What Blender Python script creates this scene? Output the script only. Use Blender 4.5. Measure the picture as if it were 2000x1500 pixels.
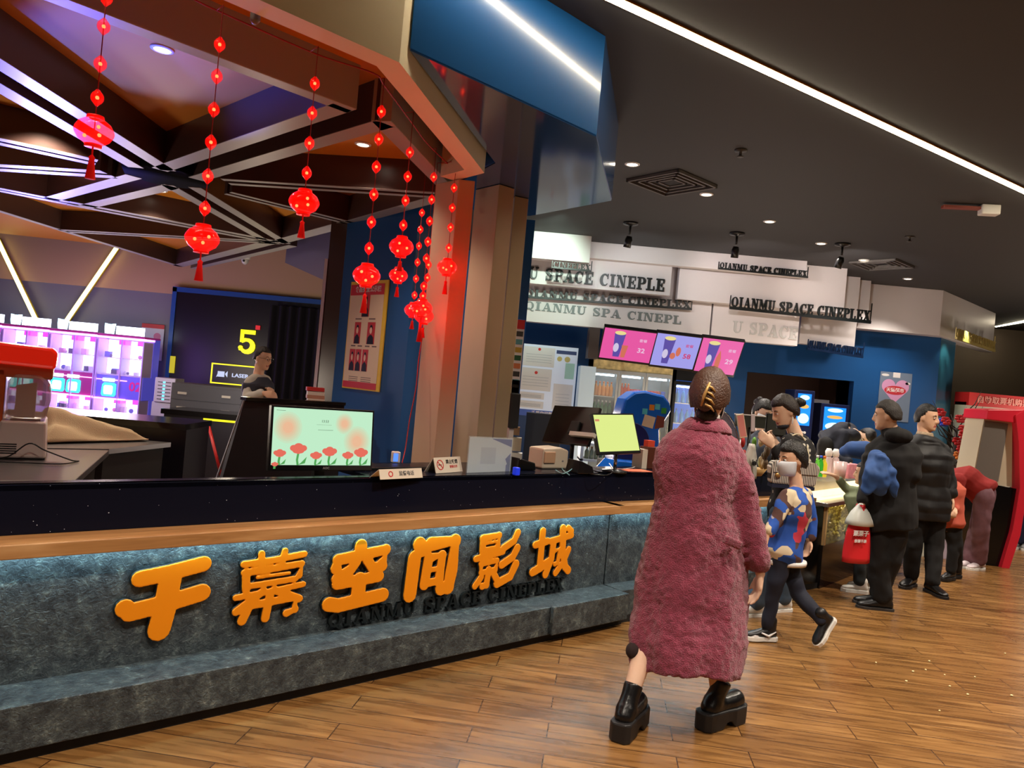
import bpy, bmesh, math, random
from mathutils import Vector, Matrix, noise
random.seed(7)
for o in list(bpy.data.objects): bpy.data.objects.remove(o)
SC = bpy.context.scene; COL = SC.collection
V = Vector
# ---------------------------------------------------------------- camera
TH = math.radians(5.15); FPX = 1450.0; EYE = 1.55
sn, cs = math.sin(TH), math.cos(TH)
cam_d = bpy.data.cameras.new('camera'); cam = bpy.data.objects.new('camera', cam_d); COL.objects.link(cam)
cam_d.sensor_width = 36; cam_d.lens = FPX/2000*36; cam_d.clip_start = .05; cam_d.clip_end = 100
cam.matrix_world = Matrix(((cs, -sn, 0, 0), (0, 0, -1, 0), (sn, cs, 0, EYE), (0, 0, 0, 1)))
SC.camera = cam
# ---------------------------------------------------------------- world, exposure
w = bpy.data.worlds.new('world'); SC.world = w; w.use_nodes = True
w.node_tree.nodes['Background'].inputs[0].default_value = (.55, .52, .5, 1)
w.node_tree.nodes['Background'].inputs[1].default_value = .05
SC.view_settings.view_transform = 'Standard'; SC.view_settings.look = 'None'
SC.view_settings.gamma = 1; SC.view_settings.use_curve_mapping = False
SC.view_settings.exposure = 0.0
SC.cycles.use_denoising = True; SC.cycles.max_bounces = 6; SC.cycles.diffuse_bounces = 3; SC.cycles.glossy_bounces = 3
SC.cycles.transmission_bounces = 6; SC.cycles.transparent_max_bounces = 10
SC.cycles.caustics_reflective = False; SC.cycles.caustics_refractive = False; SC.cycles.sample_clamp_indirect = 3
# ---------------------------------------------------------------- geometry helpers
def ray(px, py):
    u = px-1000; v = 750-py
    return V(((u*cs-v*sn)/FPX, 1, (u*sn+v*cs)/FPX))
def W(px, py, Y):
    r = ray(px, py); return V((r.x*Y, Y, EYE+r.z*Y))
def Wz(px, py, z):
    r = ray(px, py); Y = (z-EYE)/r.z; return V((r.x*Y, Y, z))
def frame(O, R, U, N=None):
    R = V(R).normalized(); N = R.cross(V(U)).normalized() if N is None else V(N).normalized(); U = N.cross(R)
    return Matrix(((R.x, U.x, N.x, O[0]), (R.y, U.y, N.y, O[1]), (R.z, U.z, N.z, O[2]), (0, 0, 0, 1)))
def frontal(cx, cy, Y): return frame(W(cx, cy, Y), (1, 0, 0), (0, 0, 1))
def upright(O, deg):   # R points along deg (from +X), local y is up, local z faces the viewer
    a = math.radians(deg); return frame(O, (math.cos(a), math.sin(a), 0), (0, 0, 1))
def quadframe(TL, TR, BR, BL):
    a, b, c, d = [W(*p) for p in (TL, TR, BR, BL)]
    return frame((a+b+c+d)/4, (b-a)+(c-d), (a-d)+(b-c)), ((b-a).length+(c-d).length)/2, ((a-d).length+(b-c).length)/2
class MB:
    def __init__(s, M=None): s.v = []; s.f = []; s.m = []; s.sm = []; s.M = M or Matrix.Identity(4); s.k = 0
    def add(s, vs, fs, smooth=False):
        b = len(s.v); s.v += [s.M @ V(p) for p in vs]
        for f in fs: s.f.append(tuple(b+i for i in f)); s.m.append(s.k); s.sm.append(smooth)
        return s
    def box(s, x0, x1, y0, y1, z0, z1):
        return s.add([(x, y, z) for z in (z0, z1) for y in (y0, y1) for x in (x0, x1)],
                     [(0, 2, 3, 1), (4, 5, 7, 6), (0, 1, 5, 4), (2, 6, 7, 3), (0, 4, 6, 2), (1, 3, 7, 5)])
    def cbox(s, c, sx, sy, sz):
        return s.box(c[0]-sx/2, c[0]+sx/2, c[1]-sy/2, c[1]+sy/2, c[2]-sz/2, c[2]+sz/2)
    def prism(s, p2, z0, z1):
        a = sum(p2[i][0]*p2[(i+1) % len(p2)][1]-p2[(i+1) % len(p2)][0]*p2[i][1] for i in range(len(p2)))
        if a < 0: p2 = p2[::-1]
        n = len(p2)
        return s.add([(x, y, z0) for x, y in p2]+[(x, y, z1) for x, y in p2],
                     [tuple(range(n-1, -1, -1)), tuple(range(n, 2*n))]+[(i, (i+1) % n, n+(i+1) % n, n+i) for i in range(n)])
    def rings(s, R, smooth=True, cap=True, closed=False):
        n = len(R[0]); vs = [p for r in R for p in r]; fs = []
        for i in range(len(R) if closed else len(R)-1):
            j = (i+1) % len(R)
            for k in range(n): fs.append((i*n+k, i*n+(k+1) % n, j*n+(k+1) % n, j*n+k))
        if cap and not closed: fs += [tuple(range(n-1, -1, -1)), tuple(range((len(R)-1)*n, len(R)*n))]
        return s.add(vs, fs, smooth)
    def tube(s, pts, r, n=8, cap=True):
        pts = [V(p) for p in pts]; rs = r if isinstance(r, (list, tuple)) else [r]*len(pts); R = []
        t0 = (pts[1]-pts[0]).normalized(); a = t0.orthogonal().normalized()
        for i, p in enumerate(pts):
            t = (pts[min(i+1, len(pts)-1)]-pts[max(i-1, 0)]).normalized()
            a = (a-t*a.dot(t)).normalized(); b = t.cross(a)
            R.append([p+(a*math.cos(2*math.pi*k/n)+b*math.sin(2*math.pi*k/n))*rs[i] for k in range(n)])
        return s.rings(R, True, cap)
    def lathe(s, prof, c=(0, 0, 0), n=16, ax='z', sx=1, sy=1):
        R = []
        for r, z in prof:
            q = []
            for k in range(n):
                a = 2*math.pi*k/n; x, y = r*math.cos(a)*sx, r*math.sin(a)*sy
                q.append((c[0]+x, c[1]+y, c[2]+z) if ax == 'z' else (c[0]+x, c[1]+z, c[2]-y))
            R.append(q)
        return s.rings(R)
    def ball(s, c, rx, ry=None, rz=None, nu=12, nv=8, fr=None):
        ry = rx if ry is None else ry; rz = rx if rz is None else rz; R = []
        ex, ey, ez = fr or (V((1, 0, 0)), V((0, 1, 0)), V((0, 0, 1)))
        for i in range(nv+1):
            t = math.pi*(.02+.96*i/nv); q = []
            for k in range(nu):
                a = 2*math.pi*k/nu
                q.append(V(c)+ex*(rx*math.sin(t)*math.cos(a))+ey*(ry*math.sin(t)*math.sin(a))-ez*(rz*math.cos(t)))
            R.append(q)
        return s.rings(R)
    def disc(s, cx, cy, rx, ry=None, z0=0, z1=.002, n=20):
        ry = rx if ry is None else ry
        return s.prism([(cx+rx*math.cos(2*math.pi*k/n), cy+ry*math.sin(2*math.pi*k/n)) for k in range(n)], z0, z1)
    def stroke(s, pts, wd, z0, z1, rnd=True):   # thick polyline in the local xy plane
        pts = [V(p[:2]) for p in pts]; ws = wd if isinstance(wd, (list, tuple)) else [wd]*len(pts); L = []; Rr = []
        for i, p in enumerate(pts):
            t = (pts[min(i+1, len(pts)-1)]-pts[max(i-1, 0)]).normalized(); nn = V((-t.y, t.x))*ws[i]/2
            L.append(p+nn); Rr.append(p-nn)
        for i in range(len(pts)-1):
            s.prism([tuple(L[i]), tuple(Rr[i]), tuple(Rr[i+1]), tuple(L[i+1])], z0, z1)
        if rnd:
            for i, p in enumerate(pts): s.disc(p.x, p.y, ws[i]/2, None, z0, z1, 12)
        return s
    def text(s, body, size, cx, cy, z0, z1, off=0, align='CENTER', sx=1):
        c = bpy.data.curves.new('t', 'FONT'); c.body = body; c.size = size; c.offset = off*size
        c.align_x = align; c.align_y = 'CENTER'; c.resolution_u = 2
        o = bpy.data.objects.new('t', c); me = o.to_mesh()
        vs = [(v.co.x*sx+cx, v.co.y+cy) for v in me.vertices]; n = len(vs)
        fs = [tuple(p.vertices) for p in me.polygons]
        cnt = {}
        for f in fs:
            for i in range(len(f)): e = (f[i], f[(i+1) % len(f)]); cnt[e] = 1
        side = [(a, b) for a, b in cnt if (b, a) not in cnt]
        s.add([(x, y, z1) for x, y in vs]+[(x, y, z0) for x, y in vs], fs+[(b, a, a+n, b+n) for a, b in side])
        o.to_mesh_clear(); bpy.data.objects.remove(o); bpy.data.curves.remove(c); return s
def mesh(name, mb, mats, origin, inv=None):
    me = bpy.data.meshes.new(name); vs = mb.v
    T = inv if inv is not None else Matrix.Translation(-V(origin))
    me.from_pydata([T @ p for p in vs], [], mb.f)
    for m in (mats if isinstance(mats, (list, tuple)) else [mats]): me.materials.append(m)
    me.polygons.foreach_set('material_index', mb.m); me.polygons.foreach_set('use_smooth', mb.sm); me.update()
    return me
def fuse(mb, vox, sm=5, dec=None):   # fuse overlapping closed shapes into one continuous surface
    me = bpy.data.meshes.new('tmp'); me.from_pydata([tuple(p) for p in mb.v], [], mb.f); o = bpy.data.objects.new('tmp', me); COL.objects.link(o)
    m = o.modifiers.new('r', 'REMESH'); m.mode = 'VOXEL'; m.voxel_size = vox; m.use_smooth_shade = True
    if sm: s = o.modifiers.new('s', 'SMOOTH'); s.factor = .5; s.iterations = sm
    dg = bpy.context.evaluated_depsgraph_get(); ev = o.evaluated_get(dg); r = ev.to_mesh()
    vs = [V(v.co) for v in r.vertices]; fs = [tuple(p.vertices) for p in r.polygons]; ev.to_mesh_clear(); bpy.data.objects.remove(o); bpy.data.meshes.remove(me)
    out = MB(); out.v = vs; out.f = fs; out.m = [0]*len(fs); out.sm = [True]*len(fs); return out
def tagit(o, label=None, cat=None, group=None, kind=None):
    if label: o['label'] = label
    if cat: o['category'] = cat
    if group: o['group'] = group
    if kind: o['kind'] = kind
    return o
def bevel(o, b, seg=2):
    if b: m = o.modifiers.new('b', 'BEVEL'); m.width = b; m.segments = seg; m.limit_method = 'ANGLE'; m.angle_limit = .7
    return o
def base_of(mb):
    xs = [p.x for p in mb.v]; ys = [p.y for p in mb.v]; zs = [p.z for p in mb.v]
    return V(((min(xs)+max(xs))/2, (min(ys)+max(ys))/2, min(zs)))
def one(name, mb, mats, label=None, cat=None, group=None, kind=None, bv=0):   # a top-level single mesh
    b = base_of(mb); o = bpy.data.objects.new(name, mesh(name, mb, mats, b)); o.location = b; COL.objects.link(o)
    return bevel(tagit(o, label, cat, group, kind), bv)
def struct(name, mb, mats, bv=0): return one(name, mb, mats, kind='structure', bv=bv)
def thing(name, label, cat, loc, group=None):
    o = bpy.data.objects.new(name, None); o.location = loc; COL.objects.link(o); o.empty_display_size = .1
    return tagit(o, label, cat, group)
def wloc(o):
    p = V(o.location)
    while o.parent: o = o.parent; p += V(o.location)
    return p
def part(name, mb, mats, par, label=None, bv=0, kind=None):   # a child, vertices given in world space; only translations are used
    b = base_of(mb); o = bpy.data.objects.new(name, mesh(name, mb, mats, b)); o.parent = par; o.location = b-wloc(par)
    COL.objects.link(o)
    if label: o['label'] = label
    if kind: o['kind'] = kind
    return bevel(o, bv)
def copy_tree(o, parent=None, loc=None):
    c = o.copy(); COL.objects.link(c); c.parent = parent
    if loc is not None: c.location = loc
    for ch in list(o.children): copy_tree(ch, c)
    return c
# ---------------------------------------------------------------- materials
def lin(c):
    return tuple(((x/255)/12.92 if x/255 <= .04045 else ((x/255+.055)/1.055)**2.4) for x in c)+(1,)
MATS = {}
def mat(name, col=(128, 128, 128), rough=.5, metal=0, emit=0, ecol=None, spec=.5, coat=0, trans=0, alpha=1, var=0, vscale=8, bump=0, bscale=60, sheen=0, ior=1.45):
    if name in MATS: return MATS[name]
    m = bpy.data.materials.new(name); m.use_nodes = True; nt = m.node_tree; b = nt.nodes['Principled BSDF']
    b.inputs['Base Color'].default_value = lin(col); b.inputs['Roughness'].default_value = rough; b.inputs['Metallic'].default_value = metal
    b.inputs['Specular IOR Level'].default_value = spec; b.inputs['Coat Weight'].default_value = coat; b.inputs['Coat Roughness'].default_value = .08
    b.inputs['Transmission Weight'].default_value = trans; b.inputs['Alpha'].default_value = alpha; b.inputs['Sheen Weight'].default_value = sheen
    b.inputs['IOR'].default_value = ior
    if emit: b.inputs['Emission Color'].default_value = lin(ecol or col); b.inputs['Emission Strength'].default_value = emit
    if var or bump:
        tc = nt.nodes.new('ShaderNodeTexCoord'); nz = nt.nodes.new('ShaderNodeTexNoise'); nz.inputs['Scale'].default_value = vscale; nz.inputs['Detail'].default_value = 5
        nt.links.new(tc.outputs['Object'], nz.inputs['Vector'])
        if var:
            mx = nt.nodes.new('ShaderNodeMix'); mx.data_type = 'RGBA'; mx.inputs[6].default_value = lin([max(0, c*(1-var)) for c in col]); mx.inputs[7].default_value = lin([min(255, c*(1+var)) for c in col])
            nt.links.new(nz.outputs['Fac'], mx.inputs[0]); nt.links.new(mx.outputs[2], b.inputs['Base Color'])
        if bump:
            n2 = nt.nodes.new('ShaderNodeTexNoise'); n2.inputs['Scale'].default_value = bscale; n2.inputs['Detail'].default_value = 4; nt.links.new(tc.outputs['Object'], n2.inputs['Vector'])
            bp = nt.nodes.new('ShaderNodeBump'); bp.inputs['Strength'].default_value = bump; bp.inputs['Distance'].default_value = .01
            nt.links.new(n2.outputs['Fac'], bp.inputs['Height']); nt.links.new(bp.outputs[0], b.inputs['Normal'])
    MATS[name] = m; return m
def ramp(nt, src, stops):
    r = nt.nodes.new('ShaderNodeValToRGB'); e = r.color_ramp.elements
    while len(e) < len(stops): e.new(.5)
    for i, (p, c) in enumerate(stops): e[i].position = p; e[i].color = lin(c)
    nt.links.new(src, r.inputs[0]); return r.outputs[0]
def emi(name, col, k): return mat(name, (20, 20, 20), .4, emit=k, ecol=col)
# floor planks
def floor_mat():
    m = mat('floor_planks', (150, 100, 55), .22); nt = m.node_tree; b = nt.nodes['Principled BSDF']; N = nt.nodes.new; L = nt.links.new
    tc = N('ShaderNodeTexCoord'); mp = N('ShaderNodeMapping'); mp.inputs['Rotation'].default_value[2] = math.radians(7)
    L(tc.outputs['Object'], mp.inputs[0])
    br = N('ShaderNodeTexBrick'); br.inputs['Scale'].default_value = 1; br.inputs['Brick Width'].default_value = .9; br.inputs['Row Height'].default_value = .15
    br.inputs['Mortar Size'].default_value = .003; br.inputs['Mortar Smooth'].default_value = .2; br.offset = .37
    br.inputs['Color1'].default_value = (0, 0, 0, 1); br.inputs['Color2'].default_value = (1, 1, 1, 1); br.inputs['Mortar'].default_value = (.5, .5, .5, 1)
    L(mp.outputs[0], br.inputs[0])
    m2 = N('ShaderNodeMapping'); m2.inputs['Scale'].default_value = (1.3, 15, 1); L(mp.outputs[0], m2.inputs[0])
    vo = N('ShaderNodeVectorMath'); vo.operation = 'MULTIPLY_ADD'; L(br.outputs['Color'], vo.inputs[0]); vo.inputs[1].default_value = (7, 3, 5); L(m2.outputs[0], vo.inputs[2])
    nz = N('ShaderNodeTexNoise'); nz.inputs['Scale'].default_value = 1.6; nz.inputs['Detail'].default_value = 7; nz.inputs['Distortion'].default_value = 1.1; L(vo.outputs[0], nz.inputs['Vector'])
    c = ramp(nt, nz.outputs['Fac'], [(.2, (72, 46, 22)), (.4, (114, 79, 42)), (.58, (142, 102, 57)), (.85, (176, 134, 82))])
    mx = N('ShaderNodeMix'); mx.data_type = 'RGBA'; mx.blend_type = 'MULTIPLY'; mx.inputs[0].default_value = .5; L(c, mx.inputs[6])
    c2 = ramp(nt, br.outputs['Color'], [(0, (190, 180, 170)), (1, (255, 255, 255))]); L(c2, mx.inputs[7])
    m3 = N('ShaderNodeMix'); m3.data_type = 'RGBA'; L(br.outputs['Fac'], m3.inputs[0]); L(mx.outputs[2], m3.inputs[6]); m3.inputs[7].default_value = lin((58, 36, 20)); L(m3.outputs[2], b.inputs['Base Color'])
    rr = N('ShaderNodeMapRange'); rr.inputs[3].default_value = .2; rr.inputs[4].default_value = .36; L(nz.outputs['Fac'], rr.inputs[0]); L(rr.outputs[0], b.inputs['Roughness'])
    bp = N('ShaderNodeBump'); bp.inputs['Strength'].default_value = .25; bp.inputs['Distance'].default_value = .003; L(br.outputs['Fac'], bp.inputs['Height']); bp.invert = True; L(bp.outputs[0], b.inputs['Normal'])
    return m
def patina_mat():
    m = mat('patina_metal', (90, 105, 105), .38, .25, spec=.5); nt = m.node_tree; b = nt.nodes['Principled BSDF']; N = nt.nodes.new; L = nt.links.new
    tc = N('ShaderNodeTexCoord'); n1 = N('ShaderNodeTexNoise'); n1.inputs['Scale'].default_value = 17; n1.inputs['Detail'].default_value = 15; n1.inputs['Roughness'].default_value = .78; n1.inputs['Distortion'].default_value = .25
    L(tc.outputs['Object'], n1.inputs['Vector'])
    c = ramp(nt, n1.outputs['Fac'], [(.3, (34, 38, 42)), (.45, (62, 69, 74)), (.56, (84, 93, 96)), (.64, (118, 128, 126)), (.74, (180, 182, 168))])
    L(c, b.inputs['Base Color'])
    n2 = N('ShaderNodeTexNoise'); n2.inputs['Scale'].default_value = 55; n2.inputs['Detail'].default_value = 6; n2.inputs['Distortion'].default_value = 1.2; L(tc.outputs['Object'], n2.inputs['Vector'])
    bp = N('ShaderNodeBump'); bp.inputs['Strength'].default_value = .8; bp.inputs['Distance'].default_value = .008; L(n2.outputs['Fac'], bp.inputs['Height']); L(bp.outputs[0], b.inputs['Normal'])
    return m
def granite_mat():
    m = mat('black_granite', (12, 12, 16), .2, spec=.14); nt = m.node_tree; b = nt.nodes['Principled BSDF']; N = nt.nodes.new; L = nt.links.new
    tc = N('ShaderNodeTexCoord'); vo = N('ShaderNodeTexVoronoi'); vo.inputs['Scale'].default_value = 30; L(tc.outputs['Object'], vo.inputs['Vector'])
    nz = N('ShaderNodeTexNoise'); nz.inputs['Scale'].default_value = 9; L(tc.outputs['Object'], nz.inputs['Vector'])
    a = N('ShaderNodeMath'); a.operation = 'MULTIPLY'; L(nz.outputs['Fac'], a.inputs[0]); a.inputs[1].default_value = .1
    l = N('ShaderNodeMath'); l.operation = 'LESS_THAN'; L(vo.outputs['Distance'], l.inputs[0]); L(a.outputs[0], l.inputs[1])
    mx = N('ShaderNodeMix'); mx.data_type = 'RGBA'; L(l.outputs[0], mx.inputs[0]); mx.inputs[6].default_value = lin((16, 20, 36)); mx.inputs[7].default_value = lin((210, 215, 230)); L(mx.outputs[2], b.inputs['Base Color'])
    return m
def pine_mat():
    m = mat('pine_wood', (190, 130, 70), .4); nt = m.node_tree; b = nt.nodes['Principled BSDF']; N = nt.nodes.new; L = nt.links.new
    tc = N('ShaderNodeTexCoord'); mp = N('ShaderNodeMapping'); mp.inputs['Rotation'].default_value[2] = -math.radians(41.5); mp.inputs['Scale'].default_value = (1, 1, 1); L(tc.outputs['Object'], mp.inputs[0])
    m2 = N('ShaderNodeMapping'); m2.inputs['Scale'].default_value = (1.2, 14, 14); L(mp.outputs[0], m2.inputs[0])
    nz = N('ShaderNodeTexNoise'); nz.inputs['Scale'].default_value = 1.5; nz.inputs['Detail'].default_value = 6; nz.inputs['Distortion'].default_value = .8; L(m2.outputs[0], nz.inputs['Vector'])
    L(ramp(nt, nz.outputs['Fac'], [(.2, (120, 78, 46)), (.4, (170, 122, 74)), (.6, (190, 142, 92)), (.8, (206, 162, 112))]), b.inputs['Base Color'])
    return m
floorM = floor_mat(); patina = patina_mat(); granite = granite_mat(); pine = pine_mat()
black = mat('black_plastic', (14, 14, 16), .3); blackmat = mat('black_matte', (20, 19, 20), .7); steel = mat('brushed_steel', (165, 163, 165), .28, .9)
chrome = mat('chrome', (200, 200, 205), .12, 1); white = mat('white_paint', (225, 222, 220), .45); greyp = mat('grey_paint', (120, 120, 125), .5)
cream = mat('cream_panel', (224, 210, 180), .5); beige = mat('beige_panel', (196, 174, 148), .5, var=.04, vscale=3); bluegl = mat('blue_gloss', (24, 84, 150), .22, coat=.5)
blueM = mat('blue_wall', (24, 78, 136), .38); ceilM = mat('ceiling_dark', (58, 58, 60), .75); whiteslab = mat('white_slab', (226, 220, 220), .38)
brown = mat('dark_brown_lacquer', (72, 52, 48), .32); greybeam = mat('grey_beam', (158, 156, 150), .38); orange = mat('orange_ceiling', (206, 128, 36), .5)
skin = mat('skin', (228, 190, 164), .55); skin2 = mat('skin_tan', (214, 170, 140), .55); lips = mat('lips', (165, 85, 80), .5); eyeW = mat('eye_white', (225, 220, 215), .3); eyeB = mat('eye_dark', (25, 18, 15), .2)
hairK = mat('black_hair', (18, 15, 14), .42, bump=.6, bscale=120); hairB = mat('brown_hair', (66, 42, 30), .42, bump=.8, bscale=110, var=.35, vscale=14)
redlamp = emi('lantern_bulb', (255, 60, 30), 26)
def tglass(name, col, a): 
    m = mat(name, col, .08, alpha=a, spec=.8); return m
glass = tglass('clear_glass', (210, 225, 230), .14)
KL = 3.0
def spot(name, p, e, col, size=120, blend=.6, tgt=None, rad=.04):
    l = bpy.data.lights.new(name, 'SPOT'); l.energy = e*KL; l.color = lin(col)[:3]; l.spot_size = math.radians(size); l.spot_blend = blend; l.shadow_soft_size = rad
    o = bpy.data.objects.new(name, l); o.location = p; COL.objects.link(o)
    d = (V(tgt)-V(p)) if tgt is not None else V((0, 0, -1)); o.rotation_euler = d.to_track_quat('-Z', 'Y').to_euler(); return o
def point(name, p, e, col, rad=.05):
    l = bpy.data.lights.new(name, 'POINT'); l.energy = e*KL; l.color = lin(col)[:3]; l.shadow_soft_size = rad
    o = bpy.data.objects.new(name, l); o.location = p; COL.objects.link(o); return o
# ---------------------------------------------------------------- slab serif lettering
def arc(cx, cy, rx, ry, a0, a1, n=10): return [(cx+rx*math.cos(math.radians(a0+(a1-a0)*i/n)), cy+ry*math.sin(math.radians(a0+(a1-a0)*i/n))) for i in range(n+1)]
def glyph(ch):
    B = []; S = []; w = .8
    b = lambda x0, x1, y0, y1: B.append((x0, x1, y0, y1)); s = lambda p, wd: S.append((p, wd)); q = .11
    if ch == 'I': w = .5; b(.12, .38, 0, 1); b(0, .5, 0, q); b(0, .5, 1-q, 1)
    elif ch == 'L': b(.12, .36, 0, 1); b(0, .78, 0, q); b(0, .5, 1-q, 1); b(.66, .78, 0, .36)
    elif ch == 'E': b(.12, .36, 0, 1); b(0, .78, 0, q); b(0, .78, 1-q, 1); b(.36, .56, .45, .55); b(.66, .78, 0, .34); b(.66, .78, .66, 1); b(.5, .6, .34, .66)
    elif ch == 'P': b(.12, .36, 0, 1); b(0, .5, 0, q); b(0, .5, 1-q, 1); b(.36, .5, .43, .52); s(arc(.46, .715, .25, .235, 90, -90), [.1, .13, .17, .2, .22, .22, .22, .2, .17, .13, .1])
    elif ch == 'N': w = .95; b(.12, .22, 0, 1); b(.73, .83, 0, 1); b(0, .34, 0, q); b(.6, .95, 1-q, 1); b(0, .25, 1-q, 1); B.append([(.12, 1), (.38, 1), (.83, 0), (.62, 0)])
    elif ch == 'M': w = 1.15; b(.1, .2, 0, 1); b(.8, 1.04, 0, 1); b(0, .32, 0, q); b(.7, 1.15, 0, q); b(0, .3, 1-q, 1); b(.86, 1.15, 1-q, 1); B.append([(.1, 1), (.36, 1), (.62, .08), (.5, .08)]); B.append([(.56, .08), (.62, .08), (.92, 1), (.8, 1)])
    elif ch == 'A': w = .95; B.append([(.1, 0), (.2, 0), (.5, .95), (.44, 1)]); B.append([(.4, 1), (.58, 1), (.9, 0), (.62, 0)]); b(.24, .66, .28, .38); b(0, .34, 0, q); b(.52, .98, 0, q)
    elif ch == 'U': w = .9; b(.1, .34, .3, 1); b(.68, .78, .3, 1); b(0, .44, 1-q, 1); b(.58, .9, 1-q, 1); s(arc(.47, .32, .25, .25, 180, 360), [.24, .22, .2, .17, .15, .13, .12, .11, .1, .1, .1])
    elif ch == 'X': w = .92; B.append([(.08, 1), (.36, 1), (.86, 0), (.58, 0)]); B.append([(.1, 0), (.22, 0), (.82, 1), (.7, 1)]); b(0, .36, 0, q); b(.5, .92, 0, q); b(0, .42, 1-q, 1); b(.58, .92, 1-q, 1)
    elif ch == 'S': w = .74; s(arc(.36, .74, .24, .2, 25, 200, 8)+[(.3, .56), (.44, .46)]+arc(.36, .26, .26, .2, 30, -155, 8), [.1, .1, .1, .11, .13, .17, .2, .22, .22, .24, .24, .22, .22, .2, .16, .13, .11, .1, .1, .1]); b(.56, .64, .62, 1); b(.06, .14, 0, .38)
    elif ch == 'C': w = .84; s(arc(.46, .5, .33, .44, 40, 320, 16), [.1, .1, .1, .12, .15, .19, .22, .24, .25, .24, .22, .19, .15, .12, .1, .1, .1]); b(.7, .78, .6, 1)
    elif ch == 'Q': w = .95; s(arc(.46, .5, .33, .44, 0, 360, 20), [.23, .2, .17, .13, .11, .1, .11, .13, .17, .2, .23, .2, .17, .13, .11, .1, .11, .13, .17, .2, .23]); s([(.38, .2), (.55, .1), (.72, -.1), (.9, -.08)], .12)
    else: w = .45
    return B, S, w
def slab_text(mb, txt, h, x0, y0, z0, z1, width=None):
    jj = [0]
    def st():
        jj[0] += 1; return z1+(jj[0]*7 % 11)*.00012
    tot = sum(glyph(c)[2]+.1 for c in txt)-.1; kx = (width/tot) if width else h; x = x0
    for c in txt:
        B, S, w = glyph(c)
        for q in B:
            if isinstance(q, tuple): mb.box(x+q[0]*kx, x+q[1]*kx, y0+q[2]*h, y0+q[3]*h, z0, st())
            else: mb.prism([(x+a*kx, y0+b*h) for a, b in q], z0, st())
        for p, wd in S:
            sc = (kx+h)/2; mb.stroke([(x+a*kx, y0+b*h) for a, b in p], [v*sc for v in wd] if isinstance(wd, list) else wd*sc, z0, st(), False)
        x += (w+.1)*kx
HAN = {
 '千': [[(.18, .8), (.5, .84), (.92, .92)], .17, [(.04, .44), (.1, .38), (.5, .44), (.93, .53)], .19, [(.53, .8), (.5, .4), (.45, .1)], .23],
 '幕': [[(.1, .86), (.5, .88), (.95, .93)], 0.088, [(.33, .99), (.35, .78)], 0.088, [(.66, 1), (.62, .78)], 0.088, [(.12, .74), (.5, .76), (.92, .79), (.9, .62)], 0.096, [(.14, .72), (.16, .5)], 0.104, [(.3, .655), (.75, .67)], 0.044, [(.16, .54), (.85, .575)], 0.080,
        [(.03, .4), (.5, .43), (.97, .48)], 0.080, [(.4, .45), (.05, .2)], 0.104, [(.55, .45), (.93, .27)], 0.104, [(.2, .26), (.86, .3), (.88, .12), (.76, .08)], 0.104, [(.22, .26), (.14, .06)], 0.120, [(.5, .42), (.46, .05)], 0.112],
 '空': [[(.5, .98), (.5, .86)], .17, [(.12, .66), (.14, .79), (.5, .83), (.93, .88), (.88, .66)], .15, [(.44, .74), (.36, .62), (.14, .5)], .14, [(.62, .76), (.72, .62), (.9, .62)], .14, [(.16, .42), (.85, .46)], .15, [(.52, .44), (.52, .12)], .2, [(.05, .12), (.2, .08), (.95, .15)], .18],
 '间': [[(.2, .92), (.27, .82)], .2, [(.13, .7), (.1, .08)], .2, [(.42, .9), (.9, .92), (.88, .4), (.84, .12), (.7, .12)], .2, [(.4, .68), (.36, .22)], .15, [(.4, .66), (.66, .69), (.64, .24)], .15, [(.42, .46), (.62, .47)], .07, [(.4, .24), (.62, .26)], .11],
 '影': [[(.14, .92), (.5, .95), (.48, .72)], .12, [(.15, .92), (.16, .68)], .12, [(.2, .82), (.46, .84)], .05, [(.16, .7), (.48, .72)], .09, [(.03, .56), (.3, .6), (.62, .64)], .11, [(.15, .46), (.5, .49), (.48, .32)], .1, [(.16, .46), (.17, .3), (.46, .32)], .1, [(.33, .34), (.31, .06), (.22, .05)], .12, [(.18, .22), (.06, .07)], .11, [(.46, .24), (.56, .1)], .12,
        [(.93, .97), (.86, .82), (.62, .7)], .13, [(.95, .68), (.86, .52), (.62, .4)], .14, [(.95, .38), (.84, .16), (.55, .06)], .15],
 '城': [[(.04, .7), (.34, .75)], .13, [(.2, .95), (.2, .3)], .14, [(.03, .18), (.2, .24), (.4, .34)], .15, [(.42, .74), (.7, .78), (.96, .82)], .12, [(.5, .74), (.48, .4), (.36, .1)], .14, [(.54, .54), (.68, .56), (.65, .3), (.58, .28)], .09, [(.72, .97), (.76, .5), (.86, .2), (.95, .12)], .15, [(.92, .54), (.8, .3), (.62, .1)], .12, [(.86, .97), (.95, .9)], .12]}
# ---------------------------------------------------------------- counter frame: s along the counter, t outwards, z up
CA = V((-1.6275, 2.7953, 0)); CD = V((.74866, .66308, 0)).normalized(); CN = V((CD.y, -CD.x, 0))
def C3(s, t, z): return CA+CD*s+CN*t+V((0, 0, z))
CF = Matrix(((CD.x, CN.x, 0, CA.x), (CD.y, CN.y, 0, CA.y), (0, 0, 1, 0), (0, 0, 0, 1)))   # (s,t,z) -> world
SE = 3.35   # s of the bend
E2 = C3(SE, 0, 0); D2 = (V((2.85, 6.523, 0))-E2); L2 = D2.length; D2.normalize(); N2 = V((D2.y, -D2.x, 0))
CF2 = Matrix(((D2.x, N2.x, 0, E2.x), (D2.y, N2.y, 0, E2.y), (0, 0, 1, 0), (0, 0, 0, 1)))
CEIL = 3.57
# ================================================================ ROOM SHELL
mb = MB(); mb.box(-9, 14, -3, 16, -.1, 0); struct('floor', mb, floorM)
mb = MB(); mb.box(-9, 14, -3, 16, CEIL, CEIL+.15); struct('ceiling', mb, ceilM)
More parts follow.
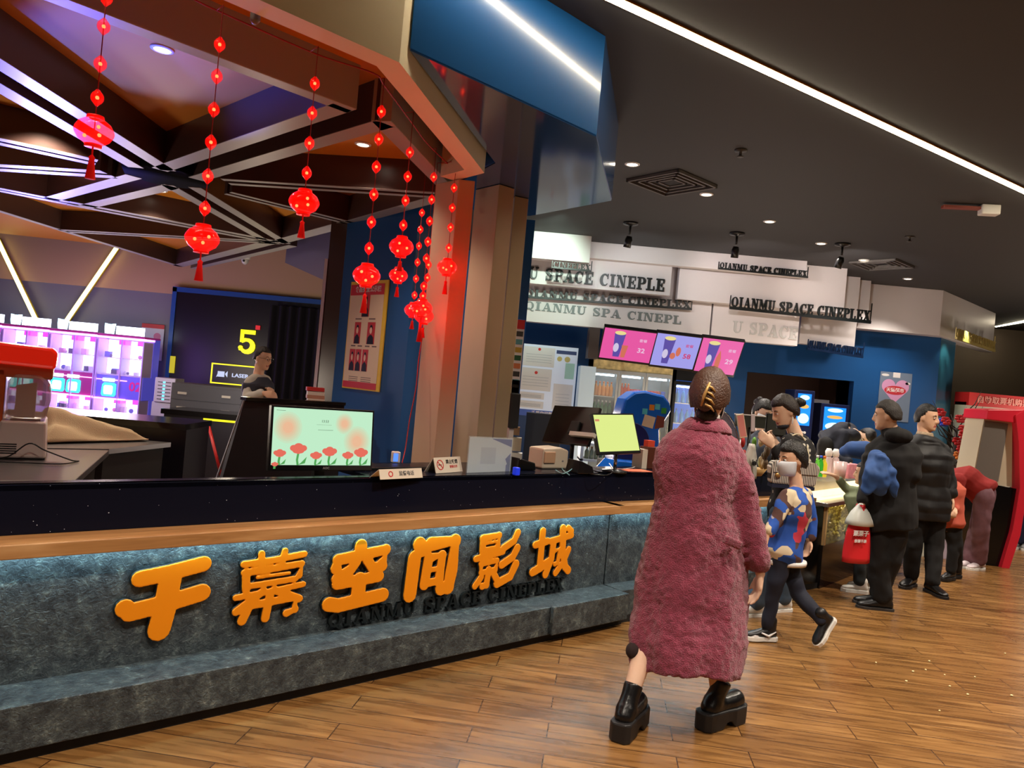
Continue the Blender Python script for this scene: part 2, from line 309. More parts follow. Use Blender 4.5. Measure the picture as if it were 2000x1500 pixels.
# lobby downlights: the six in view follow the counter, others continue the grid
lamp_glow = emi('downlight_glow', (255, 244, 222), 14)
DL = [(1235, 320), (1380, 379), (1503, 432), (1604, 475), (1688, 508), (1773, 544)]
dls = [Wz(x, y, CEIL) for x, y in DL]
def downlight(p, label, r=.05, z=None, grp='round downlights in the dark lobby ceiling'):
    t = thing('ceiling_downlight', label, 'ceiling light', V(p)+V((0, 0, -.012)), grp)
    a = MB(Matrix.Translation(p)); a.lathe([(r*1.35, 0), (r*1.35, -.006), (r, -.012), (r, 0)], n=20); part('trim_ring', a, white, t)
    a = MB(Matrix.Translation(p)); a.lathe([(r, -.004), (.001, -.005)], n=20); part('diffuser', a, lamp_glow, t)
names = ['nearest the blue canopy', 'beside the square air vent', 'third from the blue canopy', 'fourth from the blue canopy', 'above the long white sign panels', 'farthest from the blue canopy']
for p, nme in zip(dls, names):
    downlight(p, 'round downlight in the dark lobby ceiling, '+nme)
for i, p in enumerate(dls): spot('downlight_beam', p+V((0, 0, -.03)), 60, (255, 243, 230), 110, .7)
for (x, y, e) in ((.9, 2.2, 110), (2.4, 3.4, 110), (4.3, 5.2, 120), (-.7, .9, 90), (3.4, 1.2, 110), (5.8, 3.2, 110), (6.6, 7.0, 100), (8.0, 9.5, 100), (-2.6, -.6, 60), (1.6, -1.0, 90)):
    spot('downlight_beam', (x, y, CEIL-.03), e, (255, 240, 222), 120, .7, rad=.05)
# LED strip recessed in the ceiling
led = emi('led_strip_warm', (255, 240, 205), 46); ledwall = emi('led_strip_yellow', (255, 240, 150), 3.5)
a0 = Wz(1210, 0, CEIL); a1 = Wz(2000, 371, CEIL); d = (a1-a0).normalized(); nn = V((-d.y, d.x, 0))
st = a0-d*3.2; en = a1+d*1.2; L = (en-st).length
M = Matrix(((d.x, nn.x, 0, st.x), (d.y, nn.y, 0, st.y), (0, 0, 1, st.z), (0, 0, 0, 1)))
t = thing('ceiling_led_strip', 'long warm white light line running diagonally across the dark ceiling', 'light strip', st)
part('profile', MB(M).box(0, L, -.035, .035, -.012, 0), mat('led_profile', (190, 130, 40), .4, .3), t); part('diffuser', MB(M).box(0, L, -.02, .02, -.02, -.012), led, t)
# air vents
def vent(px, py, s, deg, label):
    p = Wz(px, py, CEIL); t = thing('ceiling_vent', label, 'air vent', p+V((0, 0, -.02)))
    M = Matrix.Translation(p) @ Matrix.Rotation(math.radians(deg), 4, 'Z')
    part('backing', MB(M).box(-s, s, -s, s, -.006, 0), mat('vent_dark', (24, 22, 22), .7), t)
    a = MB(M)
    for k in range(4):
        r = s*(1-.22*k); wd = s*.07
        for (x0, x1, y0, y1) in ((-r, r, -r, -r+wd), (-r, r, r-wd, r), (-r, -r+wd, -r, r), (r-wd, r, -r, r)): a.box(x0, x1, y0, y1, -.03+.005*k, -.004)
    part('louvre', a, mat('vent_grey', (92, 88, 84), .5), t)
vent(1312, 355, .3, 41, 'square slatted air vent near the blue canopy'); vent(1722, 515, .3, 41, 'square slatted air vent above the right white panels')
def sprinkler(px, py, label):
    p = Wz(px, py, CEIL); a = MB(Matrix.Translation(p)); a.lathe([(.05, 0), (.05, -.01), (.012, -.012), (.012, -.05), (.028, -.052), (.028, -.056), (.001, -.057)], n=12)
    one('sprinkler_head', a, mat('sprinkler_grey', (70, 66, 62), .4, .6), label, 'sprinkler', 'ceiling sprinklers')
sprinkler(1447, 293, 'small ceiling sprinkler between the light line and the square air vent'); sprinkler(1777, 462, 'small ceiling sprinkler above the farthest downlights')
# red emitter box on the ceiling
p = Wz(1905, 400, CEIL); t = thing('ceiling_projector', 'small white box with a reddish arm fixed to the ceiling', 'ceiling device', p+V((0, 0, -.09)))
M = upright(p, -9); a = MB(M); a.box(.04, .2, -.09, 0, -.05, .05); part('housing', a, white, t, bv=.01); part('arm', MB(M).box(-.28, .04, -.045, -.02, -.03, .03), mat('reddish_arm', (140, 62, 50), .5), t)
# spotlights that hang from the ceiling before the white panels
for (bx, by, tx, ty, lab) in ((1232, 435, 1228, 470, 'black spotlight hanging over the left white panels'), (1440, 455, 1440, 488, 'black spotlight hanging over the middle of the white panels'), (1646, 476, 1640, 505, 'black spotlight hanging over the right white panels')):
    p = Wz(bx, by, CEIL); t = thing('ceiling_spotlight', lab, 'spotlight', p, 'black track spotlights over the white panels')
    part('mounting_plate', MB(Matrix.Translation(p)).lathe([(.09, 0), (.09, -.02), (.03, -.03), (.02, -.04)], n=16), black, t)
    part('stem', MB().tube([p+V((0, 0, -.03)), p+V((0, 0, -.14))], .014), black, t)
    q = p+V((0, 0, -.16)); e = q+V(((tx-bx)*.004, .03, -.13)); part('lamp_head', MB().tube([q, q+(e-q)*.3, e], [.03, .045, .045], 14), black, t)
# ---- fascia of the hexagonal canopy (cream band)
def band(name, pts, z0, z1, th, m, mbv=0):
    pass
def offset_poly(pts, d):   # open polyline, offset to the left side by d
    out = []
    for i, p in enumerate(pts):
        a = (pts[i]-pts[i-1]).normalized() if i > 0 else (pts[1]-pts[0]).normalized(); b = (pts[i+1]-pts[i]).normalized() if i < len(pts)-1 else a
        na = V((-a.y, a.x)); nb = V((-b.y, b.x)); m = (na+nb).normalized(); out.append(p+m*(d/max(.35, m.dot(na))))
    return out
c0, c1, c2, c3 = [V(Wz(x, y, 2.9)[:2]) for x, y in ((507, 0), (780, 122), (946, 338), (888, 353))]
c0 = c1+(c0-c1).normalized()*4.2
fas = [c0, c1, c2, c3]; inn = offset_poly(fas, .12)
mb = MB()
for i in range(3):
    A_, B_, C_, D_ = fas[i], fas[i+1], inn[i+1], inn[i]
    mb.prism([tuple(A_), tuple(B_), tuple(C_), tuple(D_)], 2.9, CEIL)
struct('trim_1', mb, cream)
# black inner cavity board behind the fascia
i2 = offset_poly(fas[:3], .125); i3 = offset_poly(fas[:3], .16); mb = MB()
for i in range(2): mb.prism([tuple(i2[i]), tuple(i2[i+1]), tuple(i3[i+1]), tuple(i3[i])], 3.02, CEIL)
struct('trim_2', mb, blackmat)
# ---- blue box over the counter
b1, b2, b3, b4 = [Wz(x, y, 3.0) for x, y in ((800, 95), (1165, 265), (1195, 390), (1035, 420))]
poly = [b1, b2, b3, b4, V((-.5, 6.3, 0)), V((-.75, 5.9, 0)), V((-.24, 4.9, 0))]
mb = MB(); mb.prism([(q.x, q.y) for q in poly], 3.0, CEIL)
t = thing('blue_canopy', 'glossy blue boxed canopy hanging from the ceiling over the counter', 'canopy', (b2.x, b2.y, 3.0))
part('canopy_box', mb, bluegl, t, bv=.004)
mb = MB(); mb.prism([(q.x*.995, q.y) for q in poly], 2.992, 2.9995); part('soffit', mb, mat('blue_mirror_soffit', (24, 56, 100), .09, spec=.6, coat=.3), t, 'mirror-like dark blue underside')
# blue post behind the beige columns
q = W(1029, 500, 6.6); mb = MB(Matrix.Translation((q.x, q.y, 0))); mb.box(-.1, .045, -.12, .12, 0, 2.992); struct('trim_3', mb, blueM)
# ---- columns beside the till
def column(name, pts, z1, label, m=beige):
    mb = MB(); mb.prism(pts, 0, z1); one(name, mb, m, label, 'column', bv=.004)
column('beige_column', [(-.48, 5.01), (-.37, 5.02), (-.545, 5.22), (-.655, 5.185)], 2.895, 'beige column closest to the lanterns, glowing red on one side')
column('beige_column', [(-.22, 5.4), (-.11, 5.49), (-.29, 5.72), (-.406, 5.62)], 2.99, 'tall beige column in the middle of the three behind the till')
column('beige_column', [(-.107, 5.70), (0, 5.75), (-.03, 5.95), (-.14, 5.9)], 2.99, 'narrow beige column next to the blue post')
# ---- lattice ceiling
LZ = 2.95; OZ = 3.19
def P2(px, py): q = Wz(px, py, LZ); return V((q.x, q.y))
lat = thing('lattice_ceiling', 'radiating lattice of grey and brown beams under the orange ceiling', 'lattice ceiling', (-2.5, 5.5, LZ))
def board(p, q, off, th, z1=OZ, name='beam', m=None):
    d = (q-p).normalized(); n = V((-d.y, d.x)); a = p+n*(off-th/2); b = q+n*(off-th/2); c = q+n*(off+th/2); e = p+n*(off+th/2)
    mb = MB(); mb.prism([tuple(a), tuple(b), tuple(c), tuple(e)], LZ+.004, z1)
    mb.k = 1; mb.prism([tuple(a), tuple(b), tuple(c), tuple(e)], LZ, LZ+.0039); part(name, mb, [brown, m or greybeam], lat)
def pair(p, q, gap, th): board(p, q, gap/2+th/2, th); board(p, q, -gap/2-th/2, th)
Hub = P2(326, 348); K1 = P2(697, 218); N1 = P2(683, 436); N2b = P2(540, 474); N3 = P2(353, 521); N4 = P2(133, 397); N5 = P2(122, 451)
far = lambda p, q, L: p+(q-p).normalized()*L
# front beam, grey outer face
fb = P2(697, 214); fa = far(fb, P2(130, -2), 5.5)
d = (fb-fa).normalized(); n = V((-d.y, d.x))
mb = MB(); mb.prism([tuple(fa), tuple(fb), tuple(fb+n*.1), tuple(fa+n*.1)], LZ, OZ+.2); part('front_beam', mb, greybeam, lat, 'deep grey front beam', bv=.004)
K2 = P2(724, 236); K3 = P2(872, 383)
d = (K3-K2).normalized(); n = V((-d.y, d.x)); mb = MB(); mb.prism([tuple(K2-n*.12), tuple(K3-n*.12), tuple(K3), tuple(K2)], LZ, OZ+.2); part('side_beam', mb, greybeam, lat, 'grey beam lit red by lanterns', bv=.004)
pair(Hub+(P2(712, 226)-Hub).normalized()*.22, P2(712, 226), .16, .12)
pair(Hub+(K3-Hub).normalized()*.5, K3, .07, .055)
pair(Hub+(N1-Hub).normalized()*.5, N1, .05, .055)
pair(Hub+(N2b-Hub).normalized()*.25, N2b, .12, .11)
pair(Hub+(N4-Hub).normalized()*.25, N4, .18, .13)
L1 = far(Hub, P2(0, 151), 5.0); L2_ = far(Hub, P2(0, 277), 5.5); L3_ = far(Hub, P2(0, 328), 6.0)
pair(Hub+(L1-Hub).normalized()*.25, L1, .13, .12); pair(Hub+(L2_-Hub).normalized()*.5, L2_, .05, .09); pair(Hub+(L3_-Hub).normalized()*.5, L3_, .05, .09)
pair(far(N4, P2(0, 371), 4), N4, .05, .09); pair(N4, N2b, .07, .1)
board(far(N5, P2(0, 413), 4), N5, 0, .09); board(N5, N3, 0, .1); pair(N5, N2b, .05, .07)
board(N3, N2b, -.05, .16); board(N3, N2b, .2, .1); board(N2b, N1, 0, .16); board(N1, K3, 0, .13)
mb = MB(); mb.lathe([(.34, OZ), (.34, LZ+.004), (.001, LZ+.004)], (Hub.x, Hub.y, 0), n=8); part('hub', mb, mat('hub_black', (10, 9, 10), .95, spec=.05), lat)
# orange ceiling of the canopy
mb = MB(); op = [tuple(fa+V((-.3, 0))), tuple(c1+V((-.2, .3))), tuple(K3+V((.05, .3))), tuple(N1+V((.1, .1))), tuple(N3+V((0, .1))), (-9, 11.6), (-9, 2)]
mb.prism(op, OZ, OZ+.05); struct('trim_4', mb, orange)
for q_ in ((-4.3, 5.6, 1.3, 26), (-3.0, 8.4, 1.2, 30), (-5.2, 9.6, 1.3, 30), (.6, 7.6, 1.2, 26), (3.2, 9.6, 1.3, 26), (8.6, 11.0, 1.6, 30), (8.5, 8.0, 1.8, 14), (2.2, 7.9, 1.2, 16)): point('soft_fill_light', q_[:3], q_[3]*.6, (255, 236, 214), .25)  # added soft fill lights, no lamp stands at these points
for q_ in ((-1.2, 1.6, .3, 10), (2.6, 3.6, .3, 14), (5.5, 6.6, .3, 14)): point('floor_bounce_lamp', q_[:3], q_[3]*.0, (255, 226, 190), .4) if 0 else None
for (x, y, lab) in ((317, 95, 'round downlight in the orange ceiling over the front beam'), (709, 281, 'round downlight in the orange ceiling beside the side beam'), (315, 372, 'round downlight in the orange ceiling behind the beam hub')):
    p = Wz(x, y, OZ); downlight(p, lab, .045, grp='round downlights in the orange ceiling'); spot('downlight_beam', p+V((0, 0, -.02)), 24, (255, 232, 205), 120, .6)
spot('downlight_beam', (-3.4, 5.2, OZ-.02), 60, (255, 232, 205), 120, .6); spot('downlight_beam', (-2.6, 9.4, OZ-.02), 60, (255, 232, 205), 120, .6)
# ---- walls
WY = 12.5
def z_at(px, py, Y): return W(px, py, Y).z
zb = z_at(170, 559.5, WY)
mb = MB(); mb.box(-9, -.2, WY, WY+.15, 0, zb); struct('wall_back', mb, mat('wall_grey_violet', (120, 116, 128), .55))
mb = MB(); mb.box(-9, -.2, WY-.05, WY+.15, zb, CEIL); struct('wall_back_upper', mb, mat('wall_tan', (186, 150, 118), .55))
mb = MB(); mb.box(-9.15, -9, -3, 16, 0, CEIL); struct('wall_left', mb, mat('wall_left_grey', (120, 116, 128), .6))
mb = MB(); mb.box(-9, 14, -3.15, -3, 0, CEIL); struct('wall_front', mb, mat('wall_front_grey', (90, 84, 80), .6))
# blue diagonal wall that carries the staff board
q0 = W(673, 500, 7.15); BW0 = V((q0.x, q0.y)); bd = V((.7071, -.7071)); bn = V((.7071, .7071)); BWL = 1.12
mb = MB(); mb.prism([tuple(BW0), tuple(BW0+bd*BWL), tuple(BW0+bd*BWL+bn*.35), tuple(BW0+bn*.35)], 0, CEIL); struct('wall_blue', mb, blueM)
# dark lacquered pier at its left end with a silver edge
mb = MB(); pl_ = BW0+V((-.17, .06)); mb.prism([tuple(BW0), tuple(BW0+bn*.35), tuple(pl_+bn*.35), tuple(pl_)], 0, CEIL); struct('trim_5', mb, mat('pier_lacquer', (66, 50, 46), .25))
mb = MB(); mb.box(pl_.x-.03, pl_.x, pl_.y-.01, pl_.y+.05, 0, 2.6); struct('trim_6', mb, mat('pale_edge', (205, 200, 215), .3))
# right part: blue wall with a serving recess and the column at its end
RY = 11.6
x0 = W(1040, 700, RY).x; rx0 = W(1440, 800, RY).x; rx1 = W(1663, 800, RY).x; x1 = W(1826, 800, RY).x; rz = z_at(1560, 735, RY)
fx = W(1455, 780, RY).x
mb = MB(); mb.box(x0-1.3, fx, RY, RY+.15, 0, CEIL); mb.box(fx, rx1, RY, RY+.15, rz, CEIL); mb.box(rx1, x1, RY, RY+.6, 0, CEIL); struct('wall_right_blue', mb, blueM)
mb = MB(); mb.box(fx-.1, rx1+.1, RY+1.3, RY+1.4, 0, CEIL); mb.box(rx1, rx1+.1, RY+.15, RY+1.4, 0, CEIL); mb.box(fx-.1, fx, RY+.15, RY+1.4, 0, CEIL); struct('wall_recess', mb, mat('recess_brown', (92, 72, 66), .6))
q = V((x1, RY)); r_ = V((.72, .69)); e_ = q+r_*.75
mb = MB(); mb.prism([tuple(q), tuple(e_), tuple(e_+V((-.3, .5))), tuple(q+V((0, .6)))], 0, CEIL); struct('wall_column_blue', mb, mat('blue_column', (44, 96, 128), .3))
mb = MB(); mb.box(6.0, 14, 15.2, 15.35, 0, CEIL); struct('wall_far', mb, mat('wall_far_brown', (104, 92, 80), .6, var=.05, vscale=2))
mb = MB(); mb.box(13.9, 14, -3, 16, 0, CEIL); struct('wall_right', mb, mat('wall_far_brown2', (96, 88, 80), .6))
p0 = W(1945, 637, 14.9); p1 = W(2010, 626, 13.6)
t = thing('wall_led_strip', 'short warm light line beside the far end of the white panels', 'light strip', p0); part('diffuser', MB().tube([p0, p1], .02, 6), led, t)
# ---- white sign panels under the ceiling
def slab(px0, px1, ytop, ybot_px, Y, label, th=.16):
    A_ = W(px0, ytop[0], Y); B_ = W(px1, ytop[1], Y); zt = CEIL if Y > 9.5 else (A_.z+B_.z)/2
    zb_ = (W(ybot_px[0], ybot_px[1], Y).z)
    mb = MB(); mb.box(A_.x, B_.x, Y, Y+th, zb_, CEIL-.001); return one('hanging_board', mb, whiteslab, label, 'sign panel', 'white sign panels under the ceiling', bv=.004)
G = {}
slab(1037, 1156, (450, 461), (1100, 509), 9.70, 'short upper white panel directly beside the blue post')
slab(1150, 1577, (467, 509), (1300, 517), 10.06, 'long upper white panel carrying the smallest black lettering', .13)
slab(1037, 1317, (467, 480), (1200, 568), 10.2, 'white panel carrying the largest black letters beside the blue post', .12)
slab(1022, 1401, (467, 480), (1300, 652), 10.5, 'long low white panel carrying the faded lettering beside the blue post', .15)
slab(1397, 1566, (560, 575), (1480, 669), 10.49, 'low white panel with pale SPACE lettering', .15)
slab(1330, 1655, (500, 532), (1500, 600), 10.33, 'wide white panel behind the middle black framed lettering', .15)
slab(1567, 1675, (600, 610), (1620, 676), 10.9, 'short low white panel above the dark blue lettering', .15)
slab(1560, 1702, (545, 549), (1680, 625), 11.1, 'white panel at the right end of the middle lettering', .2)
A_ = W(1560, 600, 11.35); B_ = W(1843, 566, 11.35); zt = z_at(1750, 648, 11.35)
we = Wz(1945, 612, CEIL)
mb = MB(); mb.prism([(A_.x, 11.35), (B_.x, 11.35), (we.x, we.y), (we.x-.1, we.y+.15), (B_.x-.05, 11.59), (A_.x, 11.59)], zt, CEIL-.001); one('hanging_board', mb, whiteslab, 'big folded white panel turning the corner over the blue column', 'sign panel', 'white sign panels under the ceiling', bv=.004)
darkL = mat('sign_letter_black', (16, 22, 24), .4); paleL = mat('sign_letter_pale', (200, 200, 198), .4); greyL = mat('sign_letter_grey', (120, 128, 128), .35); goldL = mat('sign_letter_gold', (200, 180, 110), .3, .4); blueL = mat('sign_letter_blue', (22, 46, 84), .35)
def lettering(p0, p1, h, Y, txt, m, label, frame_=True, th=.03, Y1=None, bars=True):
    a = W(p0[0], p0[1], Y); b = W(p1[0], p1[1], Y1 or Y); M = frame(a, b-a, (0, 0, 1)); L = (b-a).length
    mb = MB(M); slab_text(mb, txt, h, 0, 0, 0, th, L)
    if frame_: mb.box(-.02, L+.02, -h*.2, h*.06, 0, th)
    if bars: mb.box(-.02, -.008, -h*.2, h*1.1, 0, .012); mb.box(L+.01, L+.022, -h*.2, h*1.7, 0, .012)
    return one('letter_sign', mb, m, label, 'sign lettering', 'cinema name letterings on the white panels')
T = 'QIANMU SPACE CINEPLEX'
lettering((1080, 522), (1152, 529), .075, 9.70, 'CINEPLEX', darkL, 'small black CINEPLEX lettering under the short upper left panel')
lettering((1032, 545), (1296, 570), .17, 10.2, 'U SPACE CINEPLE', darkL, 'largest black lettering, U SPACE CINEPLE, beside the blue post', False, bars=False)
lettering((1026, 579), (1348, 603), .105, 10.44, T, darkL, 'black lettering with a thin frame directly above the faded letters')
lettering((1024, 604), (1330, 634), .12, 10.5, 'QIANMU SPA CINEPL', greyL, 'faded grey lettering on the long low panel', False, .012, bars=False)
lettering((1405, 524), (1574, 541), .08, 10.06, T, darkL, 'smallest black lettering along the long upper white panel')
lettering((1427, 600), (1697, 628), .15, 10.33, T, darkL, 'black framed lettering in the middle of the right panels')
lettering((1430, 650), (1556, 664), .17, 10.49, 'U SPACE', paleL, 'pale SPACE letters on the low white panel', False, .012, bars=False)
lettering((1578, 680), (1682, 696), .12, 10.88, T, blueL, 'dark blue lettering under the short low panel')
lettering((1866, 659), (1940, 684), .14, 11.2, T, goldL, 'golden lettering under the folded corner panel', Y1=12.55)
spot('panel_wash', Wz(1100, 440, CEIL)+V((0, -.9, -.1)), 45, (225, 255, 235), 60, .8, W(1060, 520, 9.7))
spot('panel_wash', Wz(1440, 455, CEIL)+V((0, 0, -.3)), 24, (255, 240, 235), 100, .9, W(1480, 560, 10.3))
spot('panel_wash', Wz(1646, 476, CEIL)+V((0, 0, -.3)), 24, (255, 240, 230), 100, .9, W(1700, 590, 11.2))
spot('panel_wash', Wz(1232, 435, CEIL)+V((0, 0, -.3)), 24, (240, 245, 245), 100, .9, W(1250, 560, 9.9))
# ================================================================ FRONT COUNTER
cl = emi('led_cyan', (190, 240, 255), 22)
ct = thing('service_counter', 'long black topped counter with weathered metal front and orange characters', 'counter', C3(1.2, -.5, 0))
S0 = -1.9
part('kick_board', MB(CF).box(S0, SE, -.5, 0, 0, .05), blackmat, ct)
part('plinth_shelf', MB(CF).box(S0, SE, -.6, .03, .05, .22), patina, ct, bv=.004)
part('front_panel', MB(CF).box(S0, SE, -.25, -.19, .22, .727), patina, ct)
part('wood_ledge', MB(CF).box(S0, SE+.06, -.27, -.1, .727, .783), pine, ct, bv=.004)
part('led_strip', MB(CF).box(S0+.1, SE-.03, -.165, -.13, .7245, .7268), cl, ct)
part('countertop', MB(CF).box(S0, SE+.05, -.30, -.262, .783, .983).box(S0, SE+.05, -.36, -.262, .955, .983).box(1.5, SE+.05, -.85, -.36, .955, .983), granite, ct, bv=.004)
part('lower_shelf', MB(CF).box(.1, 1.5, -.95, -.36, .76, .79), blackmat, ct)
part('back_panel', MB(CF).box(S0, SE, -.36, -.34, .22, .955), blackmat, ct)
part('access_panel', MB(CF).box(2.62, SE-.02, .031, .062, .055, .228), patina, ct, bv=.006)
orangeL = mat('orange_sign', (240, 150, 16), .4, emit=.12, ecol=(240, 150, 16)); orangeL = mat('orange_acrylic', (242, 140, 8), .45)
PF = Matrix(((CD.x, 0, CN.x, 0), (CD.y, 0, CN.y, 0), (0, 1, 0, 0), (0, 0, 0, 1)))
for i, ch in enumerate('千幕空间影城'):
    O = C3(.44+.471*i-.175, -.19, .325); M = Matrix.Translation(O) @ PF
    mb = MB(M); mf = MB(M); q = HAN[ch]; kw = 1.22 if ch in '千空间' else 1.1
    for k in range(0, len(q), 2):
        pts = [(a*.35, b*.33) for a, b in q[k]]; mb.stroke(pts, q[k+1]*.34*kw+.008, .001, .024); mf.stroke(pts, q[k+1]*.34*kw, .022, .032)
    bc = part('sign_character', fuse(mf, .003, 1), orangeL, ct, 'orange rounded character')
    part('backing', fuse(mb, .006, 1), darkL, bc)
M = Matrix.Translation(C3(1.235, -.19, .238)) @ PF; mb = MB(M); slab_text(mb, T, .078, 0, 0, .001, .02, 1.70); part('sign_lettering', mb, darkL, ct, 'black latin lettering')
# the counter behind the walking woman
c2 = thing('bar_counter', 'black counter stretch behind the walking people, with wooden ledge', 'counter', E2+D2*(L2/2)+N2*-.5)
LL = L2
part('kick_board', MB(CF2).box(0, LL, -.5, -.02, 0, .05), blackmat, c2); part('plinth_shelf', MB(CF2).box(0, LL-.7, -.6, -.02, .05, .22), patina, c2)
part('front_panel', MB(CF2).box(0, LL-.45, -.25, -.19, .22, .727), patina, c2)
part('end_cabinet', MB(CF2).box(LL-.45, LL, -.6, -.02, .05, .727), mat('gloss_black', (16, 15, 16), .15), c2)
part('wood_ledge', MB(CF2).box(-.02, LL, -.27, -.1, .727, .783), pine, c2); part('led_strip', MB(CF2).box(.05, LL-.5, -.165, -.13, .7245, .7268), cl, c2)
part('countertop', MB(CF2).box(-.05, LL, -.30, -.262, .783, .983).box(-.05, LL, -.62, -.262, .955, .983), granite, c2)
# glass display counter with popcorn, third stretch
E3 = V((2.85, 6.523, 0)); D3 = V((.62, .69, 0)).normalized(); N3v = V((D3.y, -D3.x, 0)); L3 = 2.6
CF3 = Matrix(((D3.x, N3v.x, 0, E3.x), (D3.y, N3v.y, 0, E3.y), (0, 0, 1, 0), (0, 0, 0, 1)))
c3_ = thing('display_counter', 'lit glass display counter filled with popcorn bags and snacks', 'display counter', E3+D3*(L3/2)+N3v*-.3)
warm = emi('warm_lightbox', (255, 226, 160), 2.6)
part('base_cabinet', MB(CF3).box(0, L3, -.6, 0, 0, .38), mat('gloss_black', (16, 15, 16), .15), c3_)
part('worktop', MB(CF3).box(-.02, L3, -.62, .02, .72, .755), steel, c3_, bv=.004); part('back_panel', MB(CF3).box(0, L3, -.6, -.58, .38, .72), warm, c3_, 'glowing warm back panel')
part('front_glass', MB(CF3).box(.02, L3, -.01, 0, .38, .72), glass, c3_)
for k in range(4): part('upright', MB(CF3).box(.02+k*.84, .05+k*.84, -.04, .002, .38, .72), mat('pale_wood', (200, 165, 110), .5), c3_)
part('light_bar', MB(CF3).box(.05, L3, -.3, -.26, .70, .718), warm, c3_)
part('upper_case', MB(CF3).box(.1, L3, -.5, -.1, .756, .79), warm, c3_, 'glowing light tray'); part('upper_glass', MB(CF3).box(.1, L3, -.52, -.06, .79, .93), glass, c3_)
popM = mat('popcorn_yellow', (232, 196, 92), .7, var=.25, vscale=40)
mb = MB(CF3); rnd = random.Random(3)
for i in range(900):
    s = rnd.uniform(.05, 1.9); tt = rnd.uniform(-.5, -.05); z = .38+rnd.random()**.5*(.2+.05*math.sin(s*7))
    mb.ball((s, tt, z), rnd.uniform(.012, .022), nu=5, nv=3)
one('popcorn', mb, popM, 'heap of yellow popcorn inside the glass display', 'popcorn', kind='stuff')
# ---- steel work table behind the counter at the left
tl = [C3(-1.8, -.63, 0), C3(.22, -.63, 0), Wz(290, 940, .97), Wz(208, 879, .97), Wz(300, 862, .97), Wz(120, 838, .97), V((-5.2, 4.6, 0)), V((-4.6, 2.4, 0))]
q = [C3(-2.2, -.37, 0), C3(.08, -.37, 0), Wz(213, 880, .96), Wz(-250, 872, .96), ]
st_ = thing('steel_table', 'brushed steel worktop behind the counter reflecting pink light', 'work table', (q[0]+q[2])/2*1.0)
mb = MB(); mb.prism([(a.x, a.y) for a in q], .93, .962); part('tabletop', mb, steel, st_, bv=.003)
mb = MB(); g = [Wz(215, 885, 0)*0+a for a in q]; cen = (q[0]+q[1]+q[2]+q[3])/4
mb.prism([tuple((V((a.x, a.y))-V((cen.x, cen.y)))*.93+V((cen.x, cen.y))) for a in q], 0, .93); part('cabinet', mb, blackmat, st_)
# second table further back carrying the cloth, and the L shaped dark bar
g1, g2, g3, g4 = Wz(-60, 868, .96), Wz(215, 872, .96), Wz(318, 850, .96), Wz(110, 806, .96)
bt = thing('back_bar', 'dark bar with steel worktop carrying the beige cloth', 'bar', (g1+g3)/2)
quad = [Wz(-250, 869, .96), Wz(213, 877, .96), V((-2.22, 4.93, .96)), V((-4.2, 4.9, .96))]
mb = MB(); mb.prism([(a.x, a.y) for a in quad], .93, .96); part('worktop', mb, steel, bt)
cen = sum(quad, V((0, 0, 0)))/4; mb = MB(); mb.prism([tuple((V((a.x, a.y))-V((cen.x, cen.y)))*.95+V((cen.x, cen.y))) for a in quad], 0, .93); part('cabinet', mb, blackmat, bt)
glossb = mat('gloss_black', (16, 15, 16), .15)
quad = [Wz(100, 806, 1.08), Wz(362, 826, 1.08), Wz(335, 797, 1.08), Wz(268, 796, 1.08)]
b2_ = thing('raised_bar', 'raised glossy black bar behind the beige cloth', 'bar', (quad[0]+quad[1])/2)
A_, B_ = Wz(95, 806, 1.08), Wz(362, 829, 1.08); dd = (B_-A_).normalized(); nb = V((-dd.y, dd.x, 0))
pts = [A_-dd*1.2, B_, B_+nb*.5, A_+nb*.5-dd*1.2]
mb = MB(); mb.prism([(a.x, a.y) for a in pts], 1.04, 1.08); part('worktop', mb, glossb, b2_); pts2 = [p_+nb*.03 if i < 2 else p_-nb*.05 for i, p_ in enumerate(pts)]
mb = MB(); mb.prism([(a.x, a.y) for a in pts2], 0, 1.04); part('front', mb, mat('bar_front', (26, 25, 34), .35), b2_)
# ---- beige cloth
cM = mat('canvas_cloth', (178, 160, 128), .85, bump=.3, bscale=200)
def cloth(name, mat_, label, cx0, cy0, cx1, cy1, z, hmax, seed, cat):
    A_, B_ = Wz(cx0, cy0, z), Wz(cx1, cy1, z); d = (B_-A_); L = d.length; d.normalize(); n = V((-d.y, d.x, 0)); nu, nv = 60, 34; mb = MB(); vs = []; fs = []
    for j in range(nv+1):
        for i in range(nu+1):
            u = i/nu; v = j/nv; wd = .45*(1-.75*u)
            p = A_+d*(L*u)+n*(v*wd)
            h = hmax*(1-u)**.8*math.sin(math.pi*min(1, v*1.05))**.6+.03*math.sin(v*17+u*6)*(1-u*.8)*1.2+.012*noise.noise(V((u*6, v*7, seed)))+.012
            e = min(u*8, (1-u)*8, v*6, (1-v)*6, 1); vs.append((p.x, p.y, z+max(.004, h*(.15+.85*e))))
    for j in range(nv):
        for i in range(nu): a = j*(nu+1)+i; fs.append((a, a+1, a+nu+2, a+nu+1))
    mb.add(vs, fs, True); o = one(name, mb, mat_, label, cat); m = o.modifiers.new('s', 'SOLIDIFY'); m.thickness = .008; m.offset = 1; return o
cloth('folded_cloth', cM, 'beige canvas cloth lying in folds on the dark back bar', 92, 866, 290, 861, .965, .17, 3, 'cloth')
